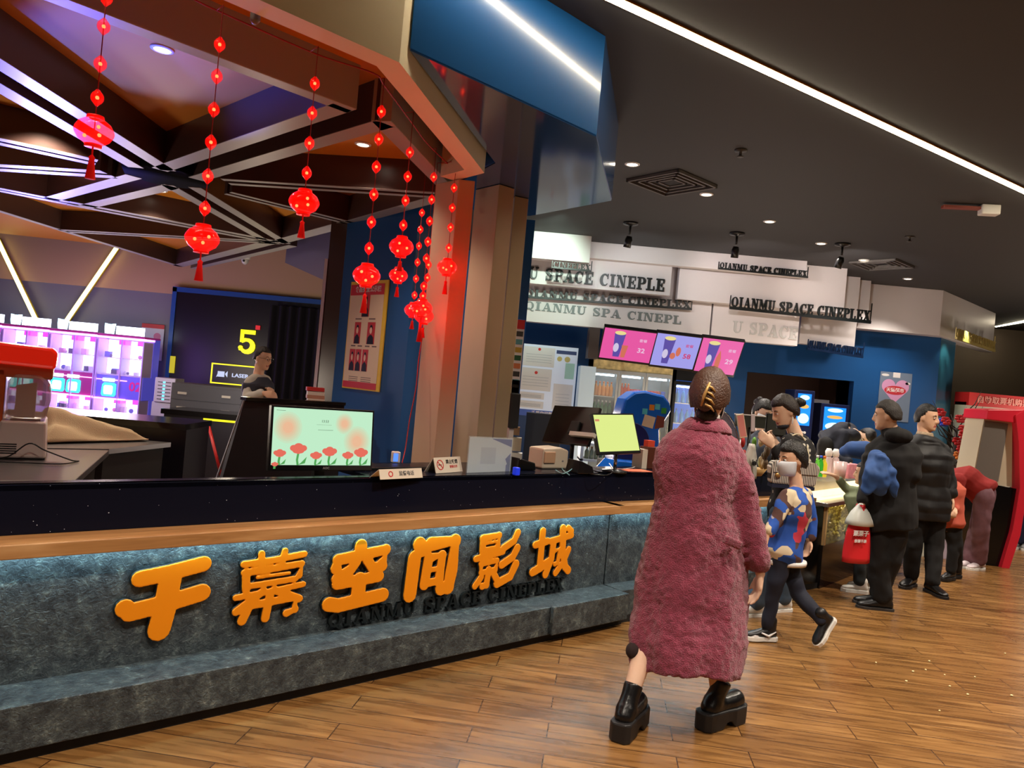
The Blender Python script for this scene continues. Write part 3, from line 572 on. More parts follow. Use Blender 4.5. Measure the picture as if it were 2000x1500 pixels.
# ---- slush machine
Y = 3.35
def fbox(mb, x0, x1, y0, y1, Y, dep, M=None):  # image-rectangle sized box that faces the viewer; size comes from the distance
    pass
base = Wz(58, 900, .962); Ym = base.y; k = Ym/FPX
M = upright(V((base.x-.05, base.y, .962)), 31) @ Matrix.Diagonal((.86, 1, 1, 1))
t = thing('slush_machine', 'red topped slush machine with transparent tank and white base', 'drink machine', (base.x, base.y, .962))
wv = mat('machine_white', (205, 190, 184), .4); redg = mat('machine_red', (220, 36, 18), .22, coat=.5, emit=.35, ecol=(255, 40, 16))
u_ = k
part('base', MB(M).prism([(-.13, .008), (.125, .008), (.112, .19), (-.108, .19)], -.36, 0), wv, t, bv=.01)
mb = MB(M)
for i in range(5): mb.box(-.12, -.02, .03+.011*i, .035+.011*i, 0, .002)
part('vent_slots', mb, blackmat, t)
part('foot_rail', MB(M).box(-.12, .12, 0, .01, -.34, -.02), black, t)
part('tank', MB(M).prism([(-.09, .19), (.105, .19), (.125, .3), (.12, .38), (.07, .425), (-.06, .425), (-.09, .38)], -.2, -.02), mat('tank_plastic', (196, 172, 162), .15, alpha=.7, spec=.8), t, bv=.02)
part('mixer_core', MB(M).prism([(-.05, .2), (.05, .2), (.05, .38), (-.05, .36)], -.14, -.08), mat('core_orange', (224, 190, 170), .4), t)
part('side_body', MB(M).prism([(-.3, .008), (-.13, .008), (-.1, .19), (-.1, .44), (-.3, .46)], -.38, -.03), mat('amber_print', (196, 90, 50), .3, var=.45, vscale=5), t, bv=.01)
part('neck', MB(M).box(-.3, .125, .4, .475, -.3, -.03), mat('amber_panel', (214, 130, 92), .35), t, bv=.01)
part('lid', MB(M).prism([(-.3, .47), (.135, .455), (.14, .54), (.11, .56), (-.3, .575)], -.36, .01), redg, t, bv=.015)
mb = MB(); pts = [M @ V((-.2, .01, .02)), M @ V((-.06, .02, .06)), M @ V((.04, .09, .07)), M @ V((.12, .06, .08)), M @ V((.25, .015, .08)), M @ V((.29, .006, .05)), M @ V((.2, .006, .16)), M @ V((0, .006, .14)), M @ V((-.25, .008, .12))]
def smoothp(pts, n=6):
    out = []
    for i in range(len(pts)-1):
        p0, p1, p2, p3 = pts[max(i-1, 0)], pts[i], pts[i+1], pts[min(i+2, len(pts)-1)]
        for j in range(n):
            t_ = j/n; out.append(.5*((2*p1)+(-p0+p2)*t_+(2*p0-5*p1+4*p2-p3)*t_*t_+(-p0+3*p1-3*p2+p3)*t_**3))
    return out+[pts[-1]]
one('power_cable', MB().tube(smoothp(pts), .0035, 6), black, 'black cable looping on the steel table before the slush machine', 'cable')
# ---- things on the counter
def fit(TL, TR, BR, BL): return quadframe(TL, TR, BR, BL)
def screen_thing(name, label, TL, TR, BR, BL, th=.035, bez=.014, bm=black):
    M, w_, h_ = fit(TL, TR, BR, BL); t = thing(name, label, 'monitor', M @ V((0, -h_/2, -th)))
    part('bezel', MB(M).box(-w_/2, w_/2, -h_/2, h_/2, -th, 0), bm, t, bv=.004); return t, M, w_, h_
Yl = 3.85; Yr = 4.25
t, M, w_, h_ = screen_thing('monitor', 'black monitor showing pink flowers on a green screen', (524, 790, Yl), (725, 802, Yr), (733, 919, Yr), (531, 919, Yl))
w2, h2 = w_/2-.012, h_/2-.012; hb = -h_/2+.03
scr = MB(M); scr.box(-w2, w2, hb, h2, 0, .0015)
gm = mat('screen_green', (10, 10, 10), .3); nt = gm.node_tree; b = nt.nodes['Principled BSDF']; b.inputs['Emission Strength'].default_value = 1.0; b.inputs['Emission Color'].default_value = lin((192, 236, 200))
part('screen', scr, gm, t)
def flower(mb_r, mb_g, x, y, s):
    for a, b_, r in ((-.55, .05, .42), (0, .15, .55), (.55, .05, .42), (-.25, -.15, .45), (.25, -.15, .45), (0, -.25, .4)): mb_r.disc(x+a*s, y+b_*s, r*s, r*s*.8, .002, .0026, 14)
    mb_g.stroke([(x, y-.5*s), (x-.1*s, y-1.2*s), (x, hb)], .012, .0016, .0019, False); mb_g.prism([(x, hb), (x+.35*s, hb+.25*s), (x+1.0*s, hb+.9*s), (x+.8*s, hb+.2*s)], .0016, .0019)
fg = MB(M)
for x, y, s in ((-.85, -.5, .036), (-.5, -.34, .05), (-.15, -.56, .036), (.12, -.42, .046), (.5, -.54, .036), (.78, -.44, .046), (-.93, -.86, .02)): fr = MB(M); flower(fr, fg, x*w2, y*h2, s); part('flower_print', fr, emi('screen_coral', (232, 110, 92), .95), t)
part('stem_print', fg, emi('screen_leaf', (86, 176, 92), .85), t)
fo = MB(M)
for i in range(6):
    fo = MB(M); c_ = [int(a+(b_-a)*(i+1)/7) for a, b_ in zip((192, 236, 200), (240, 176, 140))]
    for x, y, r in ((-.72, .35, .08), (.4, .55, .055), (.68, -.05, .082)): fo.disc(x*w2, y*h2, r*(1-i*.13), r*1.05*(1-i*.13), .0016, .0016+.00006*(i+1), 24)
    part('blossom_glow_print', fo, emi('screen_peach_%d' % i, tuple(c_), 1.0), t)
ft = MB(M); ft.text('13:53', .02, 0, .6*h2, .0016, .002); ft.box(-.05, .04, .48*h2, .485*h2, .0016, .002); ft.box(-.04, .05, .3*h2, .31*h2, .0016, .002); ft.box(-.95*w2, -.78*w2, .9*h2, .91*h2, .0016, .002); part('text_print', ft, emi('screen_text', (60, 80, 60), .5), t)
part('maker_mark', MB(M).text('AOC', .018, .02, -h_/2+.014, 0, .002), mat('mark_grey', (170, 170, 170), .4), t)
part('stand_neck', MB(M).box(-.03, .03, -h_/2-.2, -.02, -.07, -.036), black, t)
p = M @ V((0, -h_/2-.2, -.05)); part('stand_base', MB(upright(V((p.x, p.y, .791)), 33)).box(-.11, .11, 0, .012, -.12, .1), black, t, bv=.004)
# angled black cabinet board behind that monitor
A_, B_ = W(478, 782, 5.6), W(672, 798, 6.2)
mb = MB(); d = (B_-A_); d.z = 0; d.normalize(); n = V((-d.y, d.x, 0)); M = frame(V((A_.x, A_.y, 0)), d, (0, 0, 1))
zt = A_.z; t = thing('dark_partition', 'dark slanted partition with a thin pale edge behind the flower monitor', 'partition', V((A_.x, A_.y, 0)))
lw = (B_-A_).length
part('panel', MB(M).prism([(-.25, 0), (lw, 0), (lw, zt), (0, zt)], -.05, 0), mat('partition_dark', (22, 22, 28), .5), t); part('cap', MB(M).box(0, lw, zt, zt+.025, -.08, .02), glossb, t)
part('edge_trim', MB(M).prism([(-.26, .3), (-.25, .3), (0, zt), (-.01, zt)], -.01, .003), steel, t)
# red pole and books
one('red_pole', MB().tube([Wz(434, 936, .6), W(405, 822, 6.0)], .013, 8), mat('pole_red', (190, 40, 40), .4), 'thin red pole leaning behind the counter beside the dark partition', 'pole')
bk = [(598, 760, (170, 40, 40)), (600, 768, (190, 185, 175)), (601, 775, (160, 120, 100)), (602, 782, (200, 195, 185)), (602, 789, (150, 60, 50))]
for i, (bx, by, c) in enumerate(bk):
    q = W(617, by+4, 6.3); mb = MB(upright(q, 20)); mb.box(-.075+.006*(i % 2), .07, 0, .03, -.12, .01); b_ = one('stacked_book', mb, mat('book_%d' % i, c, .6), ['red topmost book of the stack behind the dark partition', 'white book second in the stack behind the partition', 'brownish book in the middle of the stack behind the partition', 'white book fourth in the stack behind the partition', 'dark red bottom book of the stack behind the partition'][i], 'book', 'books stacked behind the partition')
q = W(617, 793, 6.3); mb = MB(upright(V((q.x, q.y, 0)), 20)); mb.box(-.2, .2, 0, q.z+.0, -.2, .03); one('low_cabinet', mb, blackmat, 'low black cabinet under the stack of books', 'cabinet')
# small blue-white reader at the column foot
q = Wz(770, 903, .985); M = upright(q, 25); t = thing('card_reader', 'small white box with a glowing blue face by the beige column', 'card reader', q)
part('body', MB(M).box(-.02, .03, 0, .07, -.02, .03), white, t, bv=.006); part('face', MB(M).box(-.017, .012, .01, .06, .031, .033), emi('reader_blue', (80, 130, 255), 1.5), t)
one('keyboard', MB(frame(Wz(770, 915, .984), (math.cos(.72), math.sin(.72), 0), (-math.sin(.72), math.cos(.72), .02))).box(-.2, .22, -.07, .07, 0, .02), black, 'black keyboard lying beside the flower monitor', 'keyboard', bv=.005)
# tent cards
def tent(name, label, bl, br, tl, tr, bot_t, pr):
    A_, B_ = Wz(*bl, .984), Wz(*br, .984); w_ = (B_-A_).length; R = (B_-A_).normalized(); n = V((R.y, -R.x, 0)); h = (W(*tl, A_.y)-A_).length
    cen = (A_+B_)/2; M = frame(cen, R, V((0, 0, 1))-n*.35); t = thing(name, label, 'sign', cen)
    part('front_card', MB(M).box(-w_/2, w_/2, 0, h, 0, .003), mat('card_cream', (226, 214, 196), .5), t)
    top = M @ V((0, h, 0)); bk_ = cen-n*.09; M2 = frame(bk_, R, top-bk_); part('back_card', MB(M2).box(-w_/2, w_/2, 0, (top-bk_).length, 0, .003), mat('card_cream', (226, 214, 196), .5), t)
    pr(M, w_, h, t); return t
rI = mat('ink_red', (200, 40, 36), .5); kI = mat('ink_black', (30, 26, 26), .5)
def pr1(M, w_, h, t):
    mb = MB(M); x = -w_*.3; y = h*.52; mb.stroke(arc(x, y, h*.3, h*.3, 0, 360, 20), h*.06, .0032, .0042, False); mb.stroke([(x-h*.2, y+h*.2), (x+h*.2, y-h*.2)], h*.06, .0032, .0042, False); part('no_smoking_mark', mb, rI, t)
    mb = MB(M); mb.box(x-h*.18, x+h*.12, y-h*.03, y+h*.03, .0032, .004); mb.text('禁止吸烟', h*.3, w_*.14, h*.68, .0032, .004, .02); part('text_print', mb, kI, t)
    mb = MB(M); mb.text('谢谢合作', h*.2, w_*.18, h*.36, .0032, .004, .01); part('red_text_print', mb, rI, t)
tent('tent_card', 'cream no smoking tent card standing on the counter beside the column', (851, 925), (903, 921), (842, 895), (892, 893), 0, pr1)
def pr2(M, w_, h, t):
    mb = MB(M); mb.stroke(arc(-w_*.25, h*.5, h*.25, h*.25, 0, 360, 16), h*.1, .0032, .0042, False); part('red_mark', mb, rI, t)
    mb = MB(M); mb.text('监督电话', h*.5, w_*.12, h*.5, .0032, .004, .02); part('text_print', mb, mat('ink_grey', (90, 86, 84), .5), t)
tent('tent_card', 'low white telephone card half sunk behind the counter edge', (742, 937), (825, 933), (744, 917), (825, 914), 0, pr2)
# acrylic stand with a white sheet (code left out)
M, w_, h_ = fit((916, 852, 4.55), (1000, 855, 4.85), (998, 927, 4.85), (911, 926, 4.55))
t = thing('acrylic_stand', 'clear acrylic stand holding a white and blue leaflet on the counter', 'display stand', M @ V((0, -h_/2, 0)))
part('leaflet', MB(M).box(-w_/2+.006, w_/2-.006, -h_/2+.006, h_/2-.006, 0, .001), mat('leaflet_white', (206, 212, 222), .4), t)
part('cover', MB(M).box(-w_/2, w_/2, -h_/2, h_/2, .002, .004), glass, t); part('rear_plate', MB(M).box(-w_/2, w_/2, -h_/2, h_/2, -.004, -.001), glass, t); part('foot', MB(M).box(-w_/2, w_/2, -h_/2-.004, -h_/2, -.08, .03), glass, t)
mb = MB(M); mb.prism([(0, h_/2-.01), (w_/2-.008, h_/2-.01), (w_/2-.008, h_/2-.06)], .0012, .0016); mb.prism([(w_/2-.06, -.02), (w_/2-.01, .02), (w_/2-.015, -.09)], .0012, .0016); mb.prism([(w_/2-.05, -.06), (w_/2-.01, -.02), (w_/2-.01, -h_/2+.02), (w_/2-.05, -h_/2+.01)], .0012, .0016); part('blue_print', mb, mat('print_indigo', (92, 96, 160), .4), t)
part('quiet_print', MB(M).box(-w_*.22, w_*.12, -h_*.22, h_*.22, .0012, .0014), mat('print_pale', (188, 194, 206), .4), t)
# POS screens
t, M, w_, h_ = screen_thing('monitor', 'tilted till screen glowing yellow green on the counter', (1151, 806, 5.25), (1234, 809, 5.5), (1256, 883, 5.45), (1174, 889, 5.2), .03)
part('screen', MB(M).box(-w_/2+.014, w_/2-.014, -h_/2+.02, h_/2-.012, 0, .002), emi('screen_yellow', (226, 242, 142), .95), t); part('red_tag_print', MB(M).box(-w_/2+.02, -w_/2+.06, h_/2-.06, h_/2-.045, .002, .003), emi('tag_orange', (230, 150, 110), .8), t)
p = M @ V((0, -h_/2, -.05)); part('stand_neck', MB().tube([(p.x, p.y, .985), p+V((0, 0, .03))], .013, 10), chrome, t); part('stand_base', MB(Matrix.Translation((p.x, p.y, .984))).lathe([(.09, 0), (.09, .012), (.02, .02), (.001, .021)], n=20), black, t)
t, M, w_, h_ = screen_thing('monitor', 'large black monitor seen from behind on the counter', (1088, 790, 5.6), (1180, 800, 5.3), (1140, 866, 5.25), (1053, 862, 5.55), .03)
part('rear_mount', MB(M).box(.02, .1, -.08, .02, 0, .03), blackmat, t, bv=.006); part('arm', MB(M).box(.06, .28, -.1, -.07, .02, .05), mat('arm_white', (190, 190, 185), .4), t); p = M @ V((0, -h_/2, -.02)); part('stand_neck', MB().tube([(p.x+.05, p.y, .985), p+V((.05, 0, .12))], .016, 8), black, t); part('stand_base', MB(Matrix.Translation((p.x+.05, p.y, .984))).lathe([(.1, 0), (.1, .012), (.02, .02), (.001, .021)], n=20), black, t)
# receipt printer, phone cradle, cables, slips
q = Wz(1080, 915, .984); M = upright(q, 38)
t = thing('receipt_printer', 'cream receipt printer on the counter before the till screens', 'printer', q)
part('body', MB(M).prism([(-.12, 0), (.12, 0), (.12, .13), (.05, .15), (-.12, .14)], -.14, .02), mat('printer_cream', (206, 190, 170), .45), t, bv=.012); part('paper_cover', MB(M).box(-.11, -.01, .04, .12, .0205, .03), mat('printer_tan', (190, 150, 120), .5), t, bv=.006); part('badge', MB(M).box(.06, .075, .05, .06, .02, .022), greyp, t)
q = Wz(1140, 925, .984); M = upright(q, 35); t = thing('phone_cradle', 'black tilted card terminal cradle beside the receipt printer', 'card terminal', q)
part('base', MB(M).prism([(-.07, 0), (.08, 0), (.06, .05), (-.05, .09)], -.12, .02), black, t, bv=.006); part('screen', MB(M).box(-.035, .05, .045, .05, -.08, 0), mat('screen_off', (30, 34, 38), .15), t)
def cable(pts, label, m, r=.003):
    P_ = [Wz(x, y, z) for x, y, z in pts]; return one('cable', MB().tube(smoothp(P_), r, 6), m, label, 'cable', 'cables on the counter')
cable([(1085, 918, .99), (1100, 925, .99), (1118, 915, 1.01), (1122, 905, 1.03), (1108, 902, .99), (1098, 915, .99), (1112, 928, .99)], 'pale blue cable coiled before the receipt printer', mat('cable_blue', (130, 180, 190), .5))
cable([(1158, 912, .99), (1190, 917, .99), (1225, 915, .99), (1240, 912, .99)], 'white cable running past the base of the till screen', white)
cable([(1150, 925, .99), (1185, 928, .99), (1198, 918, .99), (1190, 905, .99)], 'black cable curled under the till screen', black)
q = Wz(1245, 920, .984); one('leaflet', MB(upright(q, 30)).box(-.12, .12, 0, .002, -.1, .04), mat('leaflet_orange', (226, 110, 70), .5), 'orange leaflet lying flat beside the tissue box', 'leaflet')
q = Wz(1265, 915, .984); M = upright(q, 30); one('tissue_box', MB(M).box(-.08, -.03, 0, .15, -.1, .02), mat('box_cream', (226, 216, 200), .5), 'slim white box standing beside the brown box', 'box'); one('brown_box', MB(M).box(-.028, .1, 0, .17, -.08, .02), mat('box_brown', (96, 50, 36), .45), 'dark brown box on the counter beside the pink coat', 'box', bv=.004); one('red_packet', MB(M).box(-.02, .05, .171, .22, -.05, .0), mat('packet_red', (225, 80, 55), .5), 'red packet lying on top of the brown box', 'packet')
q = Wz(1007, 928, .984); one('ink_pad', MB(upright(q, 35)).box(-.015, .02, 0, .05, -.02, .02), mat('pad_blue', (30, 60, 220), .3, emit=.3, ecol=(30, 60, 255)), 'small bright blue bottle beside the acrylic stand', 'bottle', bv=.006)
q = Wz(1025, 918, .984); one('desk_phone', MB(upright(q, 35)).prism([(-.07, 0), (.08, 0), (.07, .05), (-.06, .08)], -.12, .02), black, 'black desk telephone between acrylic stand and printer', 'telephone', bv=.008)
q = W(1004, 800, 5.5); M = upright(V((q.x, q.y, .984)), 30); t = thing('face_scanner', 'slim upright payment device beside the narrow beige column', 'payment device', V((q.x, q.y, .984)))
part('stand', MB(M).box(-.02, .02, 0, .28, -.04, -.01), white, t); part('screen', MB(M).box(-.04, .045, .24, .5, -.01, .01), mat('scanner_dark', (54, 58, 62), .2), t, bv=.008); part('base', MB(M).box(-.05, .05, 0, .015, -.08, .04), white, t)
# ================================================================ LANTERN GARLANDS
redg_ = mat('lantern_red', (235, 20, 12), .15, alpha=.55, spec=.8, emit=.4, ecol=(255, 12, 6)); redc = mat('lantern_cap', (215, 12, 10), .35, emit=.5, ecol=(255, 8, 4)); wire = mat('wire_red', (150, 26, 24), .5); tas = mat('tassel_red', (196, 14, 14), .7, emit=.25, ecol=(230, 10, 8))
garl = 'red lantern garlands hanging from the canopy edge'
WP = smoothp([Wz(x, y, 2.975) for x, y in ((60, -160), (300, -40), (381, 0), (434, 25), (616, 105), (729, 143), (752, 169), (808, 245), (836, 282), (888, 332))])
def garland(Y, topy, beads, lant, tasy, label, D=.135, light=.6):
    lx, ly = lant; O = W(lx, ly, Y); X0 = O.x; zt = 2.98
    t = thing('lantern_garland', label, 'lantern', (X0, Y, zt), garl)
    zt2 = OZ if Y in (5.3, 5.55) else zt
    hw = MB().tube([(X0, Y, zt2), (X0, Y, O.z)], .0022, 5)
    if zt2 == zt:
        best = min(((WP[i]+(WP[i+1]-WP[i])*(j/8)) for i in range(len(WP)-1) for j in range(9)), key=lambda a: (a-V((X0, Y, zt))).length)
        hw.tube([best, (X0, Y, zt)], .0022, 5)
    part('hanging_wire', hw, wire, t)
    for (bx, by) in beads:
        z = W(bx, by, Y).z; M = Matrix.Translation((X0, Y, z)); r = .0225
        b_ = part('bead_shell', MB(M).lathe([(.006, .03), (.010, .024), (r*.75, .017), (r*.95, .009), (r, 0), (r*.95, -.009), (r*.75, -.017), (.010, -.024), (.004, -.032)], n=12), redg_, t)
        part('bulb', MB(M).ball((0, 0, 0), .007, nu=8, nv=6), redlamp, b_)
    M = Matrix.Translation(O); r = D/2
    sh = part('lantern_shell', MB(M).lathe([(r*.42, r*.74), (r*.5, r*.66), (r*.8, r*.45), (r*.97, r*.16), (r, 0), (r*.97, -r*.16), (r*.8, -r*.45), (r*.5, -r*.66), (r*.42, -r*.74)], n=24), redg_, t)
    for a in range(3):
        an = a*2.1+ly; part('bulb', MB(M).ball((r*.45*math.cos(an), r*.45*math.sin(an), r*(.2-.25*a)), .007, nu=8, nv=6), redlamp, sh)
    mb = MB(M); mb.lathe([(r*.44, r*.86), (r*.46, r*.72), (r*.3, r*.7), (.001, r*.86)], n=16); mb.lathe([(r*.44, -r*.72), (r*.44, -r*.86), (r*.001, -r*.84)], n=16); part('cap', mb, redc, t)
    zb_ = W(lx, tasy, Y).z; L = O.z-r*.86-zb_
    mb = MB(); mb.tube([(X0, Y, O.z-r*.84), (X0, Y, O.z-r*.86-L*.3)], .003, 5); mb.lathe([(.004, O.z-r*.86-L*.25), (.011, O.z-r*.86-L*.32), (.009, O.z-r*.86-L*.4), (.018, zb_)], (X0, Y, 0), n=10); part('tassel', mb, tas, t)
    if light: point('lantern_light', (X0, Y-.02, O.z+.0), light, (255, 30, 16), .07)
garland(2.76, 0, [(210, -4), (205, 52), (197, 125), (191, 191)], (184, 257), 350, 'red lantern garland at the far left end of the canopy edge')
garland(3.02, 0, [(428, 87), (423, 149), (418, 214), (412, 278), (407, 344), (401, 407)], (395, 466), 549, 'longest red lantern garland with six beads above the lantern')
garland(3.33, 0, [(614, 163), (611, 221), (607, 280), (600, 338)], (594, 395), 465, 'red lantern garland hanging before the end of the front beam')
garland(3.62, 0, [(746, 218), (741, 272), (737, 326), (732, 380), (727, 434), (722, 485)], (716, 538), 612, 'red lantern garland whose tassel hangs over the staff board')
garland(4.05, 0, [(804, 298), (798, 345), (795, 392), (790, 440)], (784, 482), 530, 'red lantern garland just right of the staff board')
garland(5.3, 0, [], (778, 538), 580, 'smaller red lantern directly below another, right of the staff board', light=.3)
garland(4.65, 0, [(849, 346), (845, 390), (840, 432), (836, 472), (835, 505), (827, 559), (827, 578)], (824, 602), 668, 'red lantern garland in front of the clustered lanterns by the column', light=2.8)
garland(5.55, 0, [(829, 416), (828, 449), (825, 481), (821, 513), (819, 545), (815, 577)], (807, 606), 643, 'red lantern partly hidden at the left of the cluster by the column', light=.3)
garland(4.97, 0, [(833, 517), (832, 542)], (828, 617), 660, 'red lantern at the bottom of the cluster before the column', light=.3)
garland(4.9, 0, [(889, 367), (885, 406), (881, 444), (877, 484)], (873, 522), 575, 'red lantern garland hanging against the beige column', light=.5)
wp = [Wz(x, y, 2.975) for x, y in ((60, -160), (300, -40), (381, 0), (434, 25), (616, 105), (729, 143), (752, 169), (808, 245), (836, 282), (888, 332))]
one('festoon_cable', MB().tube(smoothp(wp), .004, 6), wire, 'red cable strung along the inside of the canopy edge carrying the lanterns', 'cable')
q = W(765, 880, 4.7); pts = [W(828, 640, 5.1), W(818, 700, 5.05), W(812, 760, 5.0), W(800, 820, 4.95), W(792, 875, 4.9), W(785, 905, 4.8)]
one('hanging_cable', MB().tube(smoothp(pts), .004, 6), mat('cable_red', (170, 40, 30), .5), 'thin red cable running down the side of the beige column', 'cable')
# ================================================================ LEFT ROOM, BACK WALL
def fr(px, py, Y, wpx, hpx):   # frontal frame with sizes measured at that distance
    k = Y/FPX; return frontal(px, py, Y), wpx*k, hpx*k
def flat(name, px, py, wpx, hpx, Y, d, m, label, cat, group=None, bv=0):
    M, w_, h_ = fr(px, py, Y, wpx, hpx); return one(name, MB(M).box(-w_/2, w_/2, -h_/2, h_/2, 0, d), m, label, cat, group, bv=bv)
# V shaped neon lines
for a, b, lab in (((-6, 466), (74, 633), 'left slanting yellow neon line of the V on the back wall'), ((229, 482), (126, 632), 'right slanting yellow neon line of the V on the back wall')):
    A_, B_ = W(a[0], a[1], WY-.135), W(b[0], b[1], WY-.135); d = B_-A_; t = thing('neon_line', lab, 'neon light', A_, 'yellow neon lines on the back wall')
    part('tube', MB().tube([A_, B_], .034, 8), ledwall, t); part('channel', MB(Matrix.Translation((0, .04, 0))).tube([A_, B_], .04, 6), mat('channel_yellow', (200, 170, 60), .5), t)
# hall 5 screen wall
Y = WY-.12
M, w_, h_ = fr(418, 665, Y, 156, 176)
t = thing('hall_screen', 'black wall panel with a big yellow number five framed in blue', 'wall panel', M @ V((0, -h_/2, 0)))
x0, x1 = -w_/2, w_/2+1.1
part('panel', MB(M).box(x0, x1, -M.translation.z+.0, h_/2, 0, .04), mat('panel_black', (12, 12, 22), .35), t); a = MB(M); a.box(x0-.07, x0, -h_/2-.6, h_/2+.07, 0, .06); a.box(x0-.07, x1+.07, h_/2, h_/2+.08, 0, .06); part('blue_frame', a, mat('frame_blue', (30, 76, 150), .4), t)
ye = emi('sign_yellow', (250, 238, 30), 1.3)
M5 = frontal(483, 668, Y-.05); five = MB(M5); s = .44*1.0
five.box(-.115, .125, .13, .2, 0, .03); five.box(-.115, -.06, -.01, .2, 0, .03); five.stroke([(-.09, -.0), (-.03, .035)]+arc(0.0, -.065, .1, .1, 75, -140, 10)+[(-.12, -.12)], [.05, .06, .06, .065, .07, .08, .085, .09, .085, .08, .07, .06, .05, .05], 0, .03, False); five.disc(-.1, -.1, .035, None, 0, .03)
part('number_five', five, ye, t)
part('red_tag', MB(frontal(504, 640, Y-.05)).box(-.035, .035, -.035, .035, 0, .02), emi('tag_red', (230, 40, 50), .8), t)
M = frontal(337, 712, Y-.05); part('yellow_strip', MB(M).box(-.04, .04, -.14, .14, 0, .02), emi('strip_yellow', (230, 210, 40), .7), t)
M, w_, h_ = fr(455, 732, 12.22, 86, 40); t = thing('laser_sign', 'black light box with yellow outline reading LASER', 'sign', M @ V((0, -h_/2, 0)))
part('box', MB(M).box(-w_/2, w_/2, -h_/2, h_/2, -.1, 0), mat('panel_black', (12, 12, 22), .35), t)
a = MB(M); e = .022; a.box(-w_/2, w_/2, h_/2-e, h_/2, 0, .01); a.box(-w_/2, w_/2, -h_/2, -h_/2+e, 0, .01); a.box(-w_/2, -w_/2+e, -h_/2, h_/2, 0, .01); a.box(w_/2-e, w_/2, -h_/2, h_/2, 0, .01); part('outline', a, ye, t)
a = MB(M); a.text('LASER', .085, .12, -.01, 0, .01, .02, sx=1.2); a.box(-.25, -.14, -.05, .04, 0, .01); a.prism([(-.13, 0), (-.09, .05), (-.09, -.05)], 0, .01); a.prism([(-.27, -.06), (-.25, -.04), (-.25, .0)], 0, .01); part('lettering', a, emi('sign_white', (210, 220, 255), .9), t)
M, w_, h_ = fr(575, 700, 12.2, 110, 200); M_z = M.translation.z; one('black_curtain', (lambda mb: mb.add([(x, y, .05*math.sin(x*40)) for y in (-M_z, h_/2) for x in [-w_/2+w_*i/80 for i in range(81)]], [(i, i+1, i+82, i+81) for i in range(80)], True))(MB(M)), mat('curtain_black', (20, 17, 28), .9), 'black pleated curtain right of the number five panel', 'curtain')
# notice on the wall
t = thing('wall_notice', 'white notice with a red header on the grey wall beside the machines', 'poster', W(297, 670, WY-.02)); M, w_, h_ = fr(297, 668, WY-.02, 44, 70)
part('sheet', MB(M).box(-w_/2, w_/2, -h_/2, h_/2, 0, .008), mat('paper_white', (215, 210, 215), .6), t); part('header_print', MB(M).box(-w_/2, w_/2, h_/2-.07, h_/2, .008, .012), mat('print_red', (200, 60, 60), .5), t)
a = MB(M); a.disc(.08, .1, .06, None, .008, .011); a.box(-.12, .05, -.1, -.09, .008, .011); a.box(-.12, .05, -.15, -.14, .008, .011); part('figure_print', a, mat('print_pink', (216, 120, 150), .5), t)
# dispenser with cyan lights
M, w_, h_ = fr(321, 762, 10.9, 40, 48); t = thing('charging_cabinet', 'white power bank cabinet with a row of cyan lights', 'charging cabinet', M @ V((0, -h_/2-.9, 0)))
part('body', MB(M).box(-w_/2, w_/2, -h_/2, h_/2, -.3, 0), mat('cabinet_lilac', (170, 168, 190), .4), t, bv=.01); part('pedestal', MB(M).box(-w_/2-.04, w_/2, -M.translation.z, -h_/2, -.35, -.05), mat('cabinet_lilac', (170, 168, 190), .4), t)
a = MB(M); b_ = MB(M)
for i in range(6): a.box(-.1, -.03, -h_/2+.04+.05*i, -h_/2+.05+.05*i, 0, .004); a.box(.01, .09, -h_/2+.04+.05*i, -h_/2+.05+.05*i, 0, .004); b_.box(-.025, .005, -h_/2+.035+.05*i, -h_/2+.055+.05*i, 0, .006)
part('slots', a, blackmat, t); part('indicator_lights', b_, emi('cyan_glow', (80, 230, 255), 3), t)
# grey drawer cabinet
M, w_, h_ = fr(405, 775, 9.6, 142, 44); t = thing('drawer_cabinet', 'wide dark grey drawer cabinet below the LASER sign', 'cabinet', M @ V((0, -M.translation.z, 0)))
part('body', MB(M).box(-w_/2, w_/2, -M.translation.z, h_/2, -.5, 0), mat('cabinet_grey', (84, 86, 96), .45), t)
for j in range(2):
    for i in range(1):
        dz = h_/2-.02-.19*(j+1); dr = part('drawer', MB(M).box(-w_/2+.015, w_/2-.015, dz, dz+.18, 0, .012), mat('cabinet_grey', (84, 86, 96), .45), t, bv=.004)
        for xx in (-.32, .25): part('handle', MB(M).box(xx-.055, xx+.055, dz+.07, dz+.1, .012, .03), mat('handle_pale', (190, 186, 180), .4), dr)
# dark bar before it with yellow line
A_, B_ = W(322, 797, 9.0), W(470, 806, 9.0)
mb = MB(); mb.box(A_.x, B_.x+.3, 8.9, 9.5, A_.z-.06, A_.z); t = thing('dark_bench', 'low black bench with a thin yellow line behind the raised bar', 'bench', (A_.x, 9, 0)); part('top', mb, glossb, t); part('body', MB().box(A_.x+.02, B_.x+.3, 8.95, 9.45, 0, A_.z-.06), mat('bar_front', (26, 25, 34), .35), t); part('yellow_line', MB().box(A_.x+.5, B_.x+.3, 8.94, 8.948, A_.z-.1, A_.z-.075), ye, t)
